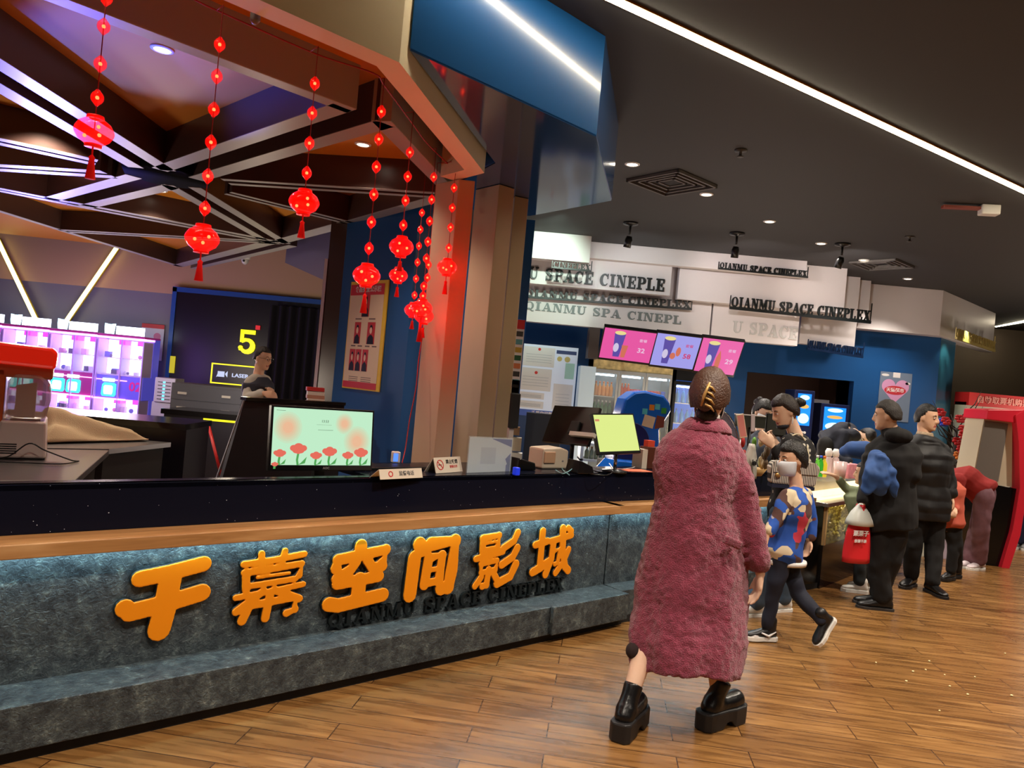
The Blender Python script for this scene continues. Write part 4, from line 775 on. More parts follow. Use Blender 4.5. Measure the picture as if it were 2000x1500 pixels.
# gaping machines with pink frames
neonp = emi('neon_pink', (255, 150, 235), 3); winw = emi('window_glow', (225, 220, 255), 3.6); cyg = emi('panel_cyan', (60, 240, 240), 2.2); violet = mat('machine_violet', (104, 92, 190), .4, emit=.35, ecol=(90, 90, 230)); magd = mat('machine_magenta', (150, 50, 110), .4, emit=.2, ecol=(200, 40, 140))
toyc = [mat('toy_%d' % i, c, .5) for i, c in enumerate(((90, 100, 200), (235, 235, 240), (210, 150, 190), (80, 80, 100), (235, 235, 240), (240, 210, 225)))]
MYD = 11.6; kk = MYD/FPX
def machine(cx, cy, label, first):
    # cx,cy: centre of the top front edge
    M = frontal(cx, cy, MYD); top = M.translation.z; w_ = 93*kk; t = thing('capsule_machine', label, 'vending machine', M @ V((0, -top, 0)), 'lit pink prize machines along the back wall')
    side = .42 if first else 0
    R_ = w_/2+0
    part('cabinet', MB(M).box(-w_/2, R_, -top, 0, -.5, -.3), violet, t)
    part('top_neon', MB(M).box(-w_/2, R_, -.045, -.012, -.32, .0), neonp, t)
    part('roof', MB(M).box(-w_/2, R_, -.012, .02, -.5, .02), magd, t)
    wr = R_-(.0 if not first else 0)
    lw = wr-.03
    f = MB(M); yt = -.06; yb = -.62
    for x in (-w_/2, 0, lw): f.box(x, x+.018, -1.36, yt, -.3, -.0)
    part('frame_post', f, mat('machine_lilac', (200, 180, 225), .4), t)
    for (y0, y1, nm) in ((yb, yt, 'upper_window'), (-1.42, -.98, 'lower_window')):
        if first and nm == 'lower_window': pass
        wn = part(nm, MB(M).box(-w_/2+.03, lw, y0, y1, -.298, -.28), winw, t)
        g = MB(M); g.box(-w_/2+.03, lw, y0, y1, -.02, -.015); part('glass_pane', g, glass, wn)
        sh = MB(M); sh.box(-w_/2+.03, lw, (y0+y1)/2-.01, (y0+y1)/2, -.27, -.05); sh.box(-w_/2+.03, lw, y0, y0+.02, -.27, -.02); part('shelf', sh, white, wn)
        a = MB(M); rnd = random.Random(int(cx+y0*100)); 
        for i in range(14):
            a.k = rnd.randrange(6); x = rnd.uniform(-w_/2+.07, lw-.07); yy = rnd.choice(((y0+y1)/2, y0+.02)); r = rnd.uniform(.022, .045)
            if i % 2: a.ball((x, yy+r, -.16), r, r, r*.8, nu=8, nv=6)
            else: a.box(x-r, x+r, yy, yy+r*2.2, -.2, -.12)
        pr = part('toy_prizes', a, toyc, wn, kind='stuff')
        pk = MB(M)
        for x in (-.05, lw-.1): pk.box(x, x+.1, y1-.07, y1, -.2, -.03)
        part('pink_lamp', pk, emi('lamp_magenta', (255, 40, 220), 2.2), wn)
    b_ = MB(M); b_.box(-w_/2, R_, -.98, -.62, -.3, -.04); part('control_panel', b_, violet if first else magd, t)
    for x in ((-.28, -.03) if not first else (-.22,)):
        part('ring_light', MB(M).prism([(x-.02, -.95), (x+.16, -.95), (x+.18, -.92), (x+.18, -.76), (x+.15, -.74), (x-.0, -.74), (x-.03, -.77), (x-.04, -.92)], -.04, -.02), cyg, t)
        part('capsule_slot', MB(M).prism([(x+.01, -.92), (x+.13, -.92), (x+.14, -.88), (x+.14, -.8), (x+.12, -.78), (x+.02, -.78), (x, -.8), (x, -.88)], -.02, -.012), emi('slot_white', (200, 255, 255), 3), t)
        part('knob_bar', MB(M).box(x-.02, x+.15, -.72, -.67, -.04, -.0), emi('slot_white', (200, 255, 255), 3), t)
    part('red_line', MB(M).box(-w_/2, R_-.25 if first else R_, -.70, -.685, -.04, -.03), neonp, t)
    part('middle_neon', MB(M).box(-w_/2, R_-.25 if first else R_, -1.0, -.975, -.3, .0), neonp, t)
    if first: part('number_print', MB(M).text('02', .2, .26, -.78, -.038, -.034, .02), mat('print_magenta', (190, 30, 110), .4, emit=.5, ecol=(200, 20, 110)), t)
    sg = part('name_sign', MB(M).box(-w_/2+.2, w_/2-.12, .03, .16, -.2, -.14), emi('sign_bright', (225, 235, 255), 5), t)
    s2 = MB(M); s2.prism([(-w_/2+.02, .03), (-w_/2+.14, .03), (-w_/2+.15, .12), (-w_/2+.16, .19), (-w_/2+.11, .18), (-w_/2+.05, .18), (-w_/2+.01, .19), (-w_/2+.01, .1)], -.2, -.15); part('shaped_sign', s2, emi('sign_cyanwhite', (190, 240, 255), 5), t)
    return t
labs = ['lit prize machine marked 02 at the right end of the row', 'lit prize machine second from the right end', 'lit prize machine above the red slush machine lid', 'lit prize machine cut by the left picture edge', ]
for i in range(4): machine(238-93*i, 657-9.2*i, labs[i], i == 0)
point('machine_glow', W(150, 700, 10.6), 14, (180, 120, 255), .5); point('machine_glow', W(20, 720, 10.4), 14, (160, 130, 255), .5)
# coloured fill spots with no fixture, added to wash the lattice and ceiling
def stage_light(p, tgt, e, col, size, label):
    t = thing('stage_light', label, 'spotlight', p); d = (V(tgt)-V(p)).normalized(); part('lamp_body', MB().tube([V(p)-d*.1, V(p), V(p)+d*.08], [.03, .05, .05], 12), black, t)
    spot('stage_beam', V(p)+d*.1, e, col, size, .5, tgt, .05)
stage_light(V((-4.3, 6.6, 2.3)), Wz(330, 120, OZ), 90, (130, 140, 255), 50, 'small stage lamp aimed at the orange ceiling') if False else None
spot('violet_wash', (-5.4, 8.2, 2.0), 340, (104, 98, 255), 62, .6, (-4.6, 5.8, 3.2), .06)
spot('blue_wash', (-3.3, 4.6, 1.4), 300, (44, 76, 255), 38, .6, tuple(Wz(290, 120, OZ)), .04)
# dome camera
q = Wz(478, 515, 3.2); t = thing('dome_camera', 'white dome security camera behind the lattice ceiling', 'security camera', W(479, 508, 11.0)); M = Matrix.Translation(W(479, 505, 11.0))
part('mount', MB(M).lathe([(.075, .05), (.075, 0), (.06, -.01)], n=16), white, t); part('dome', MB(M).ball((0, 0, -.02), .055, .055, .07), mat('dome_white', (200, 198, 196), .2), t); part('lens', MB(M).ball((.0, -.05, -.04), .018), black, t); part('ceiling_rod', MB(M).tube([(0, 0, .04), (0, 0, CEIL-M.translation.z)], .02, 8), greyp, t)
q = W(499, 30, 2.95); one('cable_bracket', MB(Matrix.Translation(q)).lathe([(.012, .04), (.02, .02), (.02, -.02), (.01, -.035)], n=12), mat('bracket_grey', (120, 112, 108), .4), 'small grey bracket hanging inside the canopy edge near the top', 'bracket')
# soffit box right of the camera dome
A_ = W(557, 510, 9.5); B_ = W(650, 500, 8.3); mb = MB(frame(A_, B_-A_, (0, 0, 1))); L_ = (B_-A_).length; mb.prism([(0, -.02), (L_, -.3), (L_, CEIL-A_.z), (0, CEIL-A_.z)], -.5, 0); one('soffit_box', mb, mat('soffit_violet', (92, 84, 110), .4), 'dark violet bulkhead box under the lattice beside the pier', 'bulkhead')
# staff board on the diagonal blue wall
pc = W(716, 655, 6.9); WN = V((-.7071, -.7071, 0)); WR = V((.7071, -.7071, 0))
def onwall(px, py):
    r = ray(px, py); P0 = V((BW0.x, BW0.y, 0)); tt = (P0.dot(WN))/(r.x*WN.x+r.y*WN.y); return V((r.x*tt, tt, EYE+r.z*tt))
TLb, TRb, BRb, BLb = onwall(689, 553), onwall(762, 545), onwall(743, 766), onwall(671, 757)
w_ = ((TRb-TLb).length+(BRb-BLb).length)/2; h_ = ((TLb-BLb).length+(TRb-BRb).length)/2; M = frame((TLb+TRb+BRb+BLb)/4+WN*.004, WR, (0, 0, 1))
t = thing('staff_board', 'yellow edged staff board with red header and portrait photos on blue wall', 'notice board', M @ V((0, -h_/2, 0)))
part('board', MB(M).box(-w_/2, w_/2, -h_/2, h_/2, 0, .012), mat('board_yellow', (225, 190, 50), .45), t); e = .03
part('sheet', MB(M).box(-w_/2+e*.4, w_/2-e*1.6, -h_/2+e*.4, h_/2-e, .012, .014), mat('board_cream', (222, 200, 172), .35), t)
a = MB(M); a.box(-w_/2+e*.4, w_/2-e*1.6, h_/2-.13, h_/2-e, .0141, .016); a.box(-w_/2+e*.4, w_/2-e*1.6, -h_/2+e*.4, -h_/2+.07, .0141, .016); part('header_print', a, mat('board_red', (196, 44, 50), .4), t)
a = MB(M); a.text('食品安全公示栏', .06, 0, h_/2-.08, .016, .018, .02); part('header_text', a, white, t)
def portrait(x, y, pw, ph):
    a = MB(M); a.box(x-pw/2, x+pw/2, y-ph/2, y+ph/2, .0141, .0155); f = part('portrait_photo', a, mat('photo_red', (190, 40, 36), .4), t)
    a = MB(M); a.prism([(x-pw*.42, y-ph/2), (x+pw*.42, y-ph/2), (x+pw*.36, y-ph*.2), (x+pw*.12, y-ph*.08), (x-pw*.12, y-ph*.08), (x-pw*.36, y-ph*.2)], .0156, .0165); a.disc(x, y+ph*.2, pw*.2, ph*.18, .0157, .0167); part('dark_print', a, black, f)
    a = MB(M); a.disc(x, y+ph*.12, pw*.17, ph*.15, .0168, .0175); part('face_print', a, skin, f)
portrait(-.02, .28, .12, .22); portrait(-.12, .02, .1, .2); portrait(.1, .02, .12, .2)
for x in (-.17, -.07, .04): portrait(x, -.23, .09, .2)
a = MB(M)
for (x, y, ww) in ((-.02, .42, .12), (-.12, .15, .1), (.1, .15, .1), (-.17, -.1, .07), (-.06, -.1, .07), (.06, -.1, .07), (.17, -.1, .07)): a.box(x-ww/2, x+ww/2, y-.006, y+.006, .0141, .0155)
for k in range(5): a.box(-.2, -.05, -.39-.018*k, -.384-.018*k, .0141, .015); a.box(.0, .16, -.39-.018*k, -.384-.018*k, .0141, .015)
part('caption_print', a, mat('print_grey', (110, 90, 80), .5), t)
# ================================================================ CONCESSION AREA, BACK
# certificate board
M, w_, h_ = fr(1068, 745, 10.4, 112, 140); t = thing('licence_board', 'pale blue licence board with framed certificates behind the tills', 'notice board', M @ V((0, -h_/2, 0)))
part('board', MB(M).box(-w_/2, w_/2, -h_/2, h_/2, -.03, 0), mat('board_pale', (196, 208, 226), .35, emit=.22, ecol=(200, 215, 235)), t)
a = MB(M); a.box(-w_/2, w_/2, -h_/2, -h_/2+.09, 0, .004); part('blue_footer', a, mat('footer_blue', (34, 84, 190), .4), t); part('footer_text', MB(M).text('千幕空间影城', .06, 0, -h_/2+.045, .004, .007, .02), white, t)
for (x0, x1, y0, y1) in ((-.36, .08, .2, .47), (-.38, .06, -.14, .17), (.1, .37, -.38, -.02), (-.38, -.02, -.26, -.17), (-.38, -.02, -.39, -.29)):
    f = part('certificate', MB(M).box(x0, x1, y0, y1, 0, .008), mat('certificate_paper', (218, 222, 226), .35), t); b_ = MB(M)
    for k in range(4): b_.box(x0+.04, x1-.04, y1-(y1-y0)*(.4+.13*k), y1-(y1-y0)*(.4+.13*k)+.004, .008, .01)
    part('text_print', b_, mat('print_bluegrey', (150, 165, 180), .5), f)
a = MB(M); a.disc(-.16, .11, .022, None, .008, .011); a.disc(-.14, .44, .02, None, .008, .011); part('seal_print', a, rI, t)
a = MB(M); a.box(.1, .38, .4, .45, 0, .004); part('title_print', a, mat('print_navy', (50, 70, 120), .4), t)
a = MB(M); a.disc(.15, .33, .035, None, 0, .004); a.disc(.26, .33, .04, None, 0, .004); part('badge_print', a, mat('print_gold', (200, 190, 120), .4), t)
a = MB(M); a.box(.24, .37, .06, .28, 0, .003); part('green_panel_print', a, mat('print_mint', (170, 220, 210), .5), t)
# narrow poster strip beside the blue post
q = W(1008, 700, 6.3)
t = thing('poster_strip', 'narrow colourful poster strip beside the narrow beige column', 'poster', q); M, w_, h_ = fr(1011, 697, 6.468, 17, 145)
part('sheet', MB(M).box(-w_/2, w_/2, -h_/2, h_/2, -.01, 0), mat('paper_white', (215, 210, 215), .6), t)
rnd = random.Random(5)
for i in range(8):
    y1 = h_/2-.1-i*.07; part('picture_print', MB(M).box(-w_/2+.008, w_/2-.008, y1-.045, y1, 0, .002), mat('strip_%d' % (i % 5), ((60, 60, 60), (90, 150, 160), (180, 150, 60), (40, 90, 60), (200, 120, 80))[i % 5], .5), t)
part('header_print', MB(M).box(-w_/2, w_/2, h_/2-.08, h_/2, 0, .002), mat('board_red', (196, 44, 50), .4), t); part('black_footer', MB(M).box(-w_/2, w_/2, -h_/2, -h_/2+.12, 0, .002), black, t)
M, w_, h_ = fr(1060, 850, 6.6, 70, 85); one('dark_partition', MB(M).box(-w_/2, w_/2, -h_, h_/2, -.04, 0), mat('panel_slate', (70, 76, 88), .4), 'slate grey panel standing behind the big till monitor', 'partition', bv=.005)
M, w_, h_ = fr(1008, 916, 6.0, 40, 4); one('side_table', MB(M).box(-w_/2, w_/2+.03, -M.translation.z, 0, -.2, .02), blackmat, 'narrow black stand under the boxes beside the column', 'stand')
for i, (px, py, ww, hh, c) in enumerate(((1006, 868, 24, 26, (200, 190, 175)), (1008, 900, 22, 30, (225, 225, 225)), (1006, 842, 18, 16, (150, 120, 95)))):
    M, w_, h_ = fr(px, py, 6.0, ww, hh); one('storage_box', MB(M).box(-w_/2, w_/2, -h_/2, h_/2, -.1, 0), mat('box_%d' % i, c, .6), ['cream box in the middle of the stack beside the column', 'white box at the bottom beside the column', 'brown box on top beside the column'][i], 'box', 'boxes stacked beside the column')
# menu screens
def menu(i, x0, x1, label, col, cup, price):
    def yt(x): return 640+(x-1182)*.1026
    def yb(x): return 697+(x-1169)*.142
    def xb(x): return 1169+(x-1182)*(1432-1169)/(1455-1182)
    Yt, Yb = 9.25, 9.55
    M, w_, h_ = fit((x0, yt(x0), Yt), (x1, yt(x1), Yt), (xb(x1), yb(xb(x1)), Yb), (xb(x0), yb(xb(x0)), Yb))
    t = thing('menu_screen', label, 'menu screen', M @ V((0, 0, -.05)), 'tilted menu screens over the fridges')
    part('housing', MB(M).box(-w_/2-.008, w_/2+.008, -h_/2-.03, h_/2+.01, -.06, -.002), black, t); hr = M @ V((0, h_/2-.1, -.05)); part('wall_arm', MB().tube([hr, V((hr.x, RY, hr.z))], .02, 6), black, t); part('screen', MB(M).box(-w_/2+.004, w_/2-.004, -h_/2+.004, h_/2-.004, -.002, 0), emi('menu_%d' % i, col, .95), t)
    cx = -.1*w_/.6; a = MB(M); a.prism([(cx-.05, -h_*.4), (cx+.03, -h_*.4), (cx+.06, h_*.36), (cx-.08, h_*.36)], .0005, .002); part('cup_print', a, emi('menu_cup', (92, 78, 176), .8), t)
    a = MB(M); a.disc(cx-.01, h_*.38, .07, .03, .0022, .003); part('popcorn_print', a, emi('menu_corn', (240, 225, 150), .9), t)
    a = MB(M); a.disc(cx-.03, -h_*.1, .035, .07, .0022, .003); part('white_print', a, emi('menu_white', (225, 215, 245), .8), t)
    a = MB(M)
    if cup == 2: a.prism([(cx+.05, -h_*.4), (cx+.1, -h_*.4), (cx+.12, -.0), (cx+.04, -.0)], .0022, .003)
    elif cup == 1: a.disc(cx+.07, -.07, .035, .05, .0022, .003); a.disc(cx+.13, .0, .03, .07, .0022, .003)
    else: a.prism([(cx+.06, -h_*.4), (cx+.12, -h_*.4), (cx+.12, -.02), (cx+.09, .1), (cx+.06, -.02)], .0022, .003)
    part('drink_print', a, emi('menu_drink', (226, 120, 96), .8), t); a = MB(M); a.text(price, .1, w_*.28, -h_*.12, .0005, .002, .02); a.text('套餐', .05, w_*.28, h_*.2, .0005, .002); part('price_print', a, emi('menu_price%d' % i, (240, 200, 230) if i != 1 else (210, 50, 110), .9), t)
    return M
menu(0, 1182, 1284, 'pink menu screen priced 32, leftmost of the three', (232, 84, 164), 2, '32'); menu(1, 1285, 1372, 'lilac menu screen priced 58 between the pink ones', (160, 158, 236), 1, '58'); menu(2, 1374, 1455, 'pink menu screen priced 29 nearest the blue wall', (236, 96, 172), 0, '29')
M, w_, h_ = fr(1160, 670, 9.9, 20, 60); one('screen_bracket_box', MB(M).box(-w_/2, w_/2, -h_/2, h_/2, -.3, 0), mat('box_dark', (70, 60, 56), .4), 'dark side box at the left end of the menu screens', 'box')
# fridges
def bottle_mb(M, r, h, cap=True):
    mb = MB(M); mb.k = 0; mb.lathe([(r*.9, 0), (r, h*.05), (r, h*.6), (r*.35, h*.82), (r*.35, h*.9)] if cap else [(r*.85, 0), (r, h*.06), (r, h*.92), (r*.85, h)], n=10)
    if cap: mb.k = 1; mb.lathe([(r*.42, h*.88), (r*.42, h), (r*.3, h)], n=10)
    return mb
FYy = 10.2
def fridge(x0, x1, ytop, name, label, doors, frameM, inner, dep=.65, header=None):
    k = FYy/FPX; A_ = W(x0, ytop+(0), FYy); wd = (x1-x0)*k; M = frame(V((A_.x, FYy, 0)), (1, 0, 0), (0, 0, 1)); top = A_.z
    t = thing(name, label, 'fridge', V((A_.x+wd/2, FYy+dep/2, 0)))
    part('shell', MB(M).box(0, .03, 0, top, -dep, 0).box(wd-.03, wd, 0, top, -dep, 0).box(0, wd, top-.14, top, -dep, 0).box(0, wd, 0, .2, -dep, 0).box(0, wd, 0, top, -dep, -dep+.03), frameM, t)
    if header: part('header', MB(M).box(0, wd, top-.15, top, 0, .01), header, t)
    part('back_liner', MB(M).box(.03, wd-.03, .2, top-.14, -dep+.03, -dep+.045), inner, t)
    n = doors; dw = wd/n
    shelves = [.62, .95, 1.22, 1.5]
    for z in shelves: part('shelf', MB(M).box(.03, wd-.03, z-.012, z, -dep+.05, -.06), white, t)
    for i in range(n):
        a = MB(M); x = i*dw; e = .035; a.box(x+.004, x+e, .2, top-.15, .0, .03); a.box(x+dw-e, x+dw-.004, .2, top-.15, 0, .03); a.box(x+e, x+dw-e, .2, .25, 0, .03); a.box(x+e, x+dw-e, top-.2, top-.15, 0, .03)
        d_ = part('door', a, frameM, t); part('glass_pane', MB(M).box(x+e, x+dw-e, .25, top-.2, .01, .014), glass, d_); part('handle', MB(M).box(x+dw-.03, x+dw-.015, .9, 1.3, .03, .06), chrome, d_)
        part('light_tube', MB(M).box(x+e+.02, x+dw-e-.02, top-.235, top-.21, -.1, -.07), emi('fridge_light', (215, 240, 255), 9), t)
    return M, wd, top, shelves
Mf, wf, tf, shs = fridge(1160, 1316, 698, 'drinks_fridge', 'three door silver drinks fridge with yellow header behind the tills', 3, mat('fridge_silver', (170, 172, 170), .35, .5), mat('fridge_inner', (225, 230, 235), .4), header=mat('fridge_header', (168, 146, 100), .45, var=.55, vscale=14))
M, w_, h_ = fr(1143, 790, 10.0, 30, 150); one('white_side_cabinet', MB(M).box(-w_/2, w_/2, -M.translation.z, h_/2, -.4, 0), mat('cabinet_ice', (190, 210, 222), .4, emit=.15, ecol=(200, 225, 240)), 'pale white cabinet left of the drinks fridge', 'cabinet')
Mg, wg, tg, shg = fridge(1318, 1400, 722, 'blue_fridge', 'dark framed fridge glowing blue behind the woman in pink', 1, black, mat('fridge_blue', (40, 120, 220), .4, emit=.5, ecol=(30, 110, 255)))
plasticcap = {'w': mat('cap_white', (230, 230, 230), .4), 'o': mat('cap_orange', (230, 120, 40), .4), 'k': mat('cap_dark', (30, 30, 30), .4), 'b': mat('cap_blue', (40, 80, 200), .4)}
ORD = 'first second third fourth fifth sixth seventh eighth ninth tenth eleventh twelfth'.split()
def drinks(Mx, z, x0, x1, n, r, h, col, capc, label, grp, bottle=True, zy=-.12, name='drink_bottle', cat='bottle'):
    m1 = mat('drink_%d_%d_%d' % col, col, .2); proto = None
    for i in range(n):
        p = Mx @ V((x0+(x1-x0)*(i+.5)/n, z, zy))
        lb = (ORD[i]+' '+label+' from the left') if n > 1 else label
        if proto is None: proto = one(name, bottle_mb(Matrix.Translation(p), r, h, bottle), [m1, plasticcap[capc]], lb, cat, grp); b0 = V(proto.location); p00 = p
        else: copy_tree(proto, None, b0+(p-p00))['label'] = lb
dw = wf/3
drinks(Mf, 1.5, .05, dw-.05, 5, .028, .2, (236, 156, 80), 'o', 'orange juice bottle on the top shelf behind the left fridge door', 'juice bottles, left fridge door')
drinks(Mf, 1.22, .05, dw-.05, 5, .028, .22, (60, 110, 60), 'w', 'green bottle on the second shelf behind the left fridge door', 'green bottles, left fridge door')
drinks(Mf, 1.5, dw+.05, dw*1.5, 3, .028, .2, (220, 84, 48), 'o', 'orange red bottle on the top shelf behind the middle fridge door', 'orange bottles, middle fridge door')
drinks(Mf, 1.5, dw*1.5+.01, dw*2-.04, 3, .031, .13, (200, 24, 30), 'k', 'red can on the top shelf behind the middle fridge door', 'red cans, middle fridge door', False, name='drink_can', cat='can')
drinks(Mf, 1.22, dw+.05, dw*2-.05, 5, .028, .2, (70, 50, 60), 'k', 'dark bottle on the second shelf behind the middle fridge door', 'dark bottles, middle fridge door')
drinks(Mf, 1.5, dw*2+.04, dw*3-.12, 4, .031, .13, (200, 24, 30), 'k', 'red can on the top shelf behind the right fridge door', 'red cans, right fridge door', False, name='drink_can', cat='can')
drinks(Mf, 1.5, dw*3-.12, dw*3-.04, 1, .031, .13, (30, 70, 220), 'b', 'blue can on the top shelf behind the right fridge door', 'blue can, right fridge door', False, name='drink_can', cat='can')
drinks(Mf, 1.22, dw*2+.05, dw*3-.05, 5, .028, .2, (50, 90, 190), 'b', 'blue bottle on the second shelf behind the right fridge door', 'blue bottles, right fridge door')
for z, nm in ((1.5, 'top'), (1.22, 'second'), (.95, 'third')):
    drinks(Mg, z, .06, wg-.06, 6, .03, .2, (30, 120, 200) if z > 1 else (60, 60, 180), 'b', 'blue water bottle on the %s shelf of the blue glowing fridge' % nm, 'bottles on the %s shelf, blue fridge' % nm)
drinks(Mf, .95, .05, wf-.05, 12, .026, .18, (190, 180, 120), 'w', 'pale bottle on the third shelf of the three door fridge', 'pale bottles, third shelf')
# cup shelf behind tills
M, w_, h_ = fr(1180, 898, 7.4, 95, 60); t = thing('low_shelf', 'low white shelf holding stacked cups behind the till monitor', 'shelf', M @ V((0, -M.translation.z, 0)))
part('frame', MB(M).box(-w_/2, -w_/2+.03, -M.translation.z, h_/2, -.3, 0).box(w_/2-.03, w_/2, -M.translation.z, h_/2, -.3, 0).box(-w_/2, w_/2, h_/2-.02, h_/2, -.3, 0).box(-w_/2, w_/2, -.03, -.01, -.3, 0), mat('shelf_ice', (180, 190, 200), .4), t)
drinks(M, -.01, -w_/2+.05, w_/2-.05, 8, .022, .12, (190, 196, 150), 'o', 'small jar on the low shelf behind the till monitor', 'jars on the low shelf', zy=-.1, name='jar', cat='jar')
drinks(M, -.26, -w_/2+.05, w_/2-.05, 6, .03, .1, (215, 120, 100), 'w', 'red cup on the bottom of the low shelf', 'cups on the low shelf', False, zy=-.1, name='paper_cup', cat='cup')
# blue ice machine (round hood)
q = Wz(1225, 930, .95); Y = 6.5; M = upright(V((W(1225, 900, Y).x, Y, .95)), 6); t = thing('blue_drink_machine', 'rounded bright blue drink machine with stickers behind the tilted till', 'drink machine', M @ V((0, -.95, -.3)))
blm = mat('machine_blue', (24, 104, 215), .25, coat=.4); prof = [(-.3, 0), (.22, 0), (.25, .15), (.34, .22), (.36, .36), (.28, .5), (.1, .56), (-.12, .54), (-.28, .42), (-.33, .2)]
k6 = Y/FPX
pf = [((x-1225)*k6, (930-y)*k6) for x, y in ((1195, 930), (1292, 930), (1284, 860), (1305, 820), (1300, 805), (1288, 792), (1250, 786), (1228, 790), (1210, 805), (1203, 840), (1200, 880))]
part('body', MB(M).prism(pf, -.3, 0), blm, t, bv=.02); ax = [(a*.75+.05, b*.75+.08) for a, b in pf]
part('wheel', MB(M).lathe([(.001, .0), (.12, .0), (.14, .02), (.12, .04), (.001, .05)], (-.0, .18, 0), 20, ax='y'), mat('machine_navy', (30, 34, 90), .3), t) if False else part('round_cover', MB(M).disc(.02, .17, .16, .19, 0, .03, 28), mat('machine_navy', (30, 34, 90), .3), t, bv=.006)
a = MB(M)
for i, (x, y, c) in enumerate(((.12, .46, 0), (.18, .5, 1), (.23, .51, 0), (.29, .48, 2))): a.k = c; a.box(x-.025, x+.02, y-.02, y+.03, 0, .003)
a.k = 3; a.prism([(.1, .34), (.2, .32), (.22, .42), (.12, .44)], 0, .003); a.k = 4; a.prism([(.22, .32), (.3, .34), (.3, .43), (.23, .44)], 0, .003)
part('stickers', a, [mat('st_cyan', (90, 200, 220), .4), mat('st_orange', (230, 140, 40), .4), mat('st_green', (60, 160, 70), .4), mat('st_cream', (226, 200, 170), .4), mat('st_brown', (120, 60, 50), .4)], t)
part('pedestal', MB(M).box(-.2, .3, -.95, 0, -.3, -.02), blackmat, t)
M = upright(V((W(1230, 925, 6.3).x, 6.2, .9)), 30); one('blue_tray', MB(M).prism([(-.25, 0), (.3, 0), (.28, .08), (-.15, .1)], -.2, 0), blm, 'low blue tray in front of the blue drink machine', 'tray', bv=.01)
# rear kitchen block, carries things behind the counter
mb = MB(CF2); mb.box(-2.4, 3.2, -1.75, -1.3, 0, .9); one('rear_worktop', mb, glossb, 'black rear worktop behind the tills', 'worktop') if False else None
# curved glass warmer and plants etc. on the second counter
q = W(1413, 900, 6.25); Y = 6.25; kz = Y/FPX
M = upright(V((q.x, Y, .984)), 20); t = thing('glass_warmer', 'curved glass food warmer between the pink coat and the staff member', 'food warmer', V((q.x, Y, .984)))
part('base', MB(M).box(-.12, .12, 0, .06, -.2, .1), steel, t); mb = MB(M)
arcp = [(-.12, .06)]+[(-.12+.24*math.sin(math.radians(a)), .06+.4*(1-0)*math.sin(math.radians(90-a)) if False else .06+.42*math.cos(math.radians(a))) for a in range(0, 91, 10)]
mb.prism([(-.12, .06)]+[(-.12+.24*math.sin(math.radians(a)), .06+.44*math.cos(math.radians(a))) for a in range(0, 91, 10)], -.15, .05); part('curved_glass', mb, tglass('glass_smoke', (140, 120, 110), .5), t)
part('rim', MB(M).tube([(-.12+.24*math.sin(math.radians(a)), .06+.44*math.cos(math.radians(a)), .055) for a in range(0, 91, 9)], .006, 6), chrome, t)
t = thing('fruit_basket', 'bunch of bright snacks and green leaves on the counter before the staff member', 'display', V((W(1465, 895, 6.1).x, 6.1, .984)))
rnd = random.Random(9); cols = ((210, 180, 50), (190, 40, 40), (70, 150, 60), (110, 170, 70), (220, 200, 170), (90, 70, 50))
for i, c in enumerate(cols):
    a = MB()
    for j in range(5):
        px, py = 1440+i*11+rnd.uniform(-5, 5), 915-rnd.uniform(5, 55); p = W(px, py, 6.1+rnd.uniform(-.05, .05)); a.ball(p, .02, .02, .045, nu=7, nv=5)
    part('snack_piece', a, mat('snack_%d' % i, c, .5), t)
part('basket', MB(Matrix.Translation((W(1465, 895, 6.1).x, 6.1, .984))).lathe([(.1, 0), (.14, .06), (.13, .06), (.09, .01)], n=16), mat('basket_tan', (190, 150, 90), .6), t)
# tablet on arm and QR phone stand
def slabthing(name, label, cat, px, py, Y, w_, h_, rot, m, scr=None, th=.01, lean=0):
    M = frontal(px, py, Y) @ Matrix.Rotation(math.radians(rot), 4, 'Z') @ Matrix.Rotation(math.radians(lean), 4, 'X'); t = thing(name, label, cat, M @ V((0, -h_/2, 0))); part('body', MB(M).box(-w_/2, w_/2, -h_/2, h_/2, -th, 0), m, t, bv=.003)
    if scr: part('screen', MB(M).box(-w_/2+.006, w_/2-.006, -h_/2+.01, h_/2-.01, 0, .001), scr, t)
    return t
slabthing('payment_terminal', 'cream payment terminal with reddish face held up before the staff member', 'payment device', 1449, 832, 5.9, .06, .19, 14, mat('terminal_cream', (220, 200, 170), .4), mat('terminal_red', (180, 110, 100), .3, emit=.3, ecol=(190, 110, 100)), .02)
Mt = frontal(1449, 832, 5.9); tt_ = [o for o in bpy.data.objects if o.name.startswith('payment_terminal')][0]; part('stand', MB().tube([(Mt.translation.x, 5.92, .984), Mt.translation+V((0, .015, -.05))], .01, 8), steel, tt_)
t = thing('counter_tablet', 'flat dark order screen on a thin stand between staff and customer', 'monitor', W(1475, 815, 6.2)); M = frontal(1468, 815, 6.2); part('housing', MB(M).box(-.13, .12, -.085, .012, -.04, 0), mat('tablet_dark', (56, 60, 56), .3), t); part('top_edge', MB(M).box(-.135, .12, .012, .02, -.04, .005), white, t); zz = M.translation.z; part('stand', MB().tube([M @ V((0, -.08, -.02)), M @ V((0, -(zz-.984), -.02))], .012, 8), black, t)
t = thing('till_screen', 'black till screen behind the customer in the patterned cardigan', 'monitor', W(1515, 830, 6.4)); M = frontal(1516, 832, 6.3); part('housing', MB(M).box(-.09, .09, -.09, .1, -.03, 0), black, t, bv=.004); part('screen', MB(M).box(-.08, .085, -.075, .09, 0, .002), mat('screen_slate', (66, 68, 66), .2), t); zz = M.translation.z; part('stand', MB().tube([M @ V((0, -.08, -.02)), M @ V((0, -(zz-.984), -.02))], .014, 8), black, t)
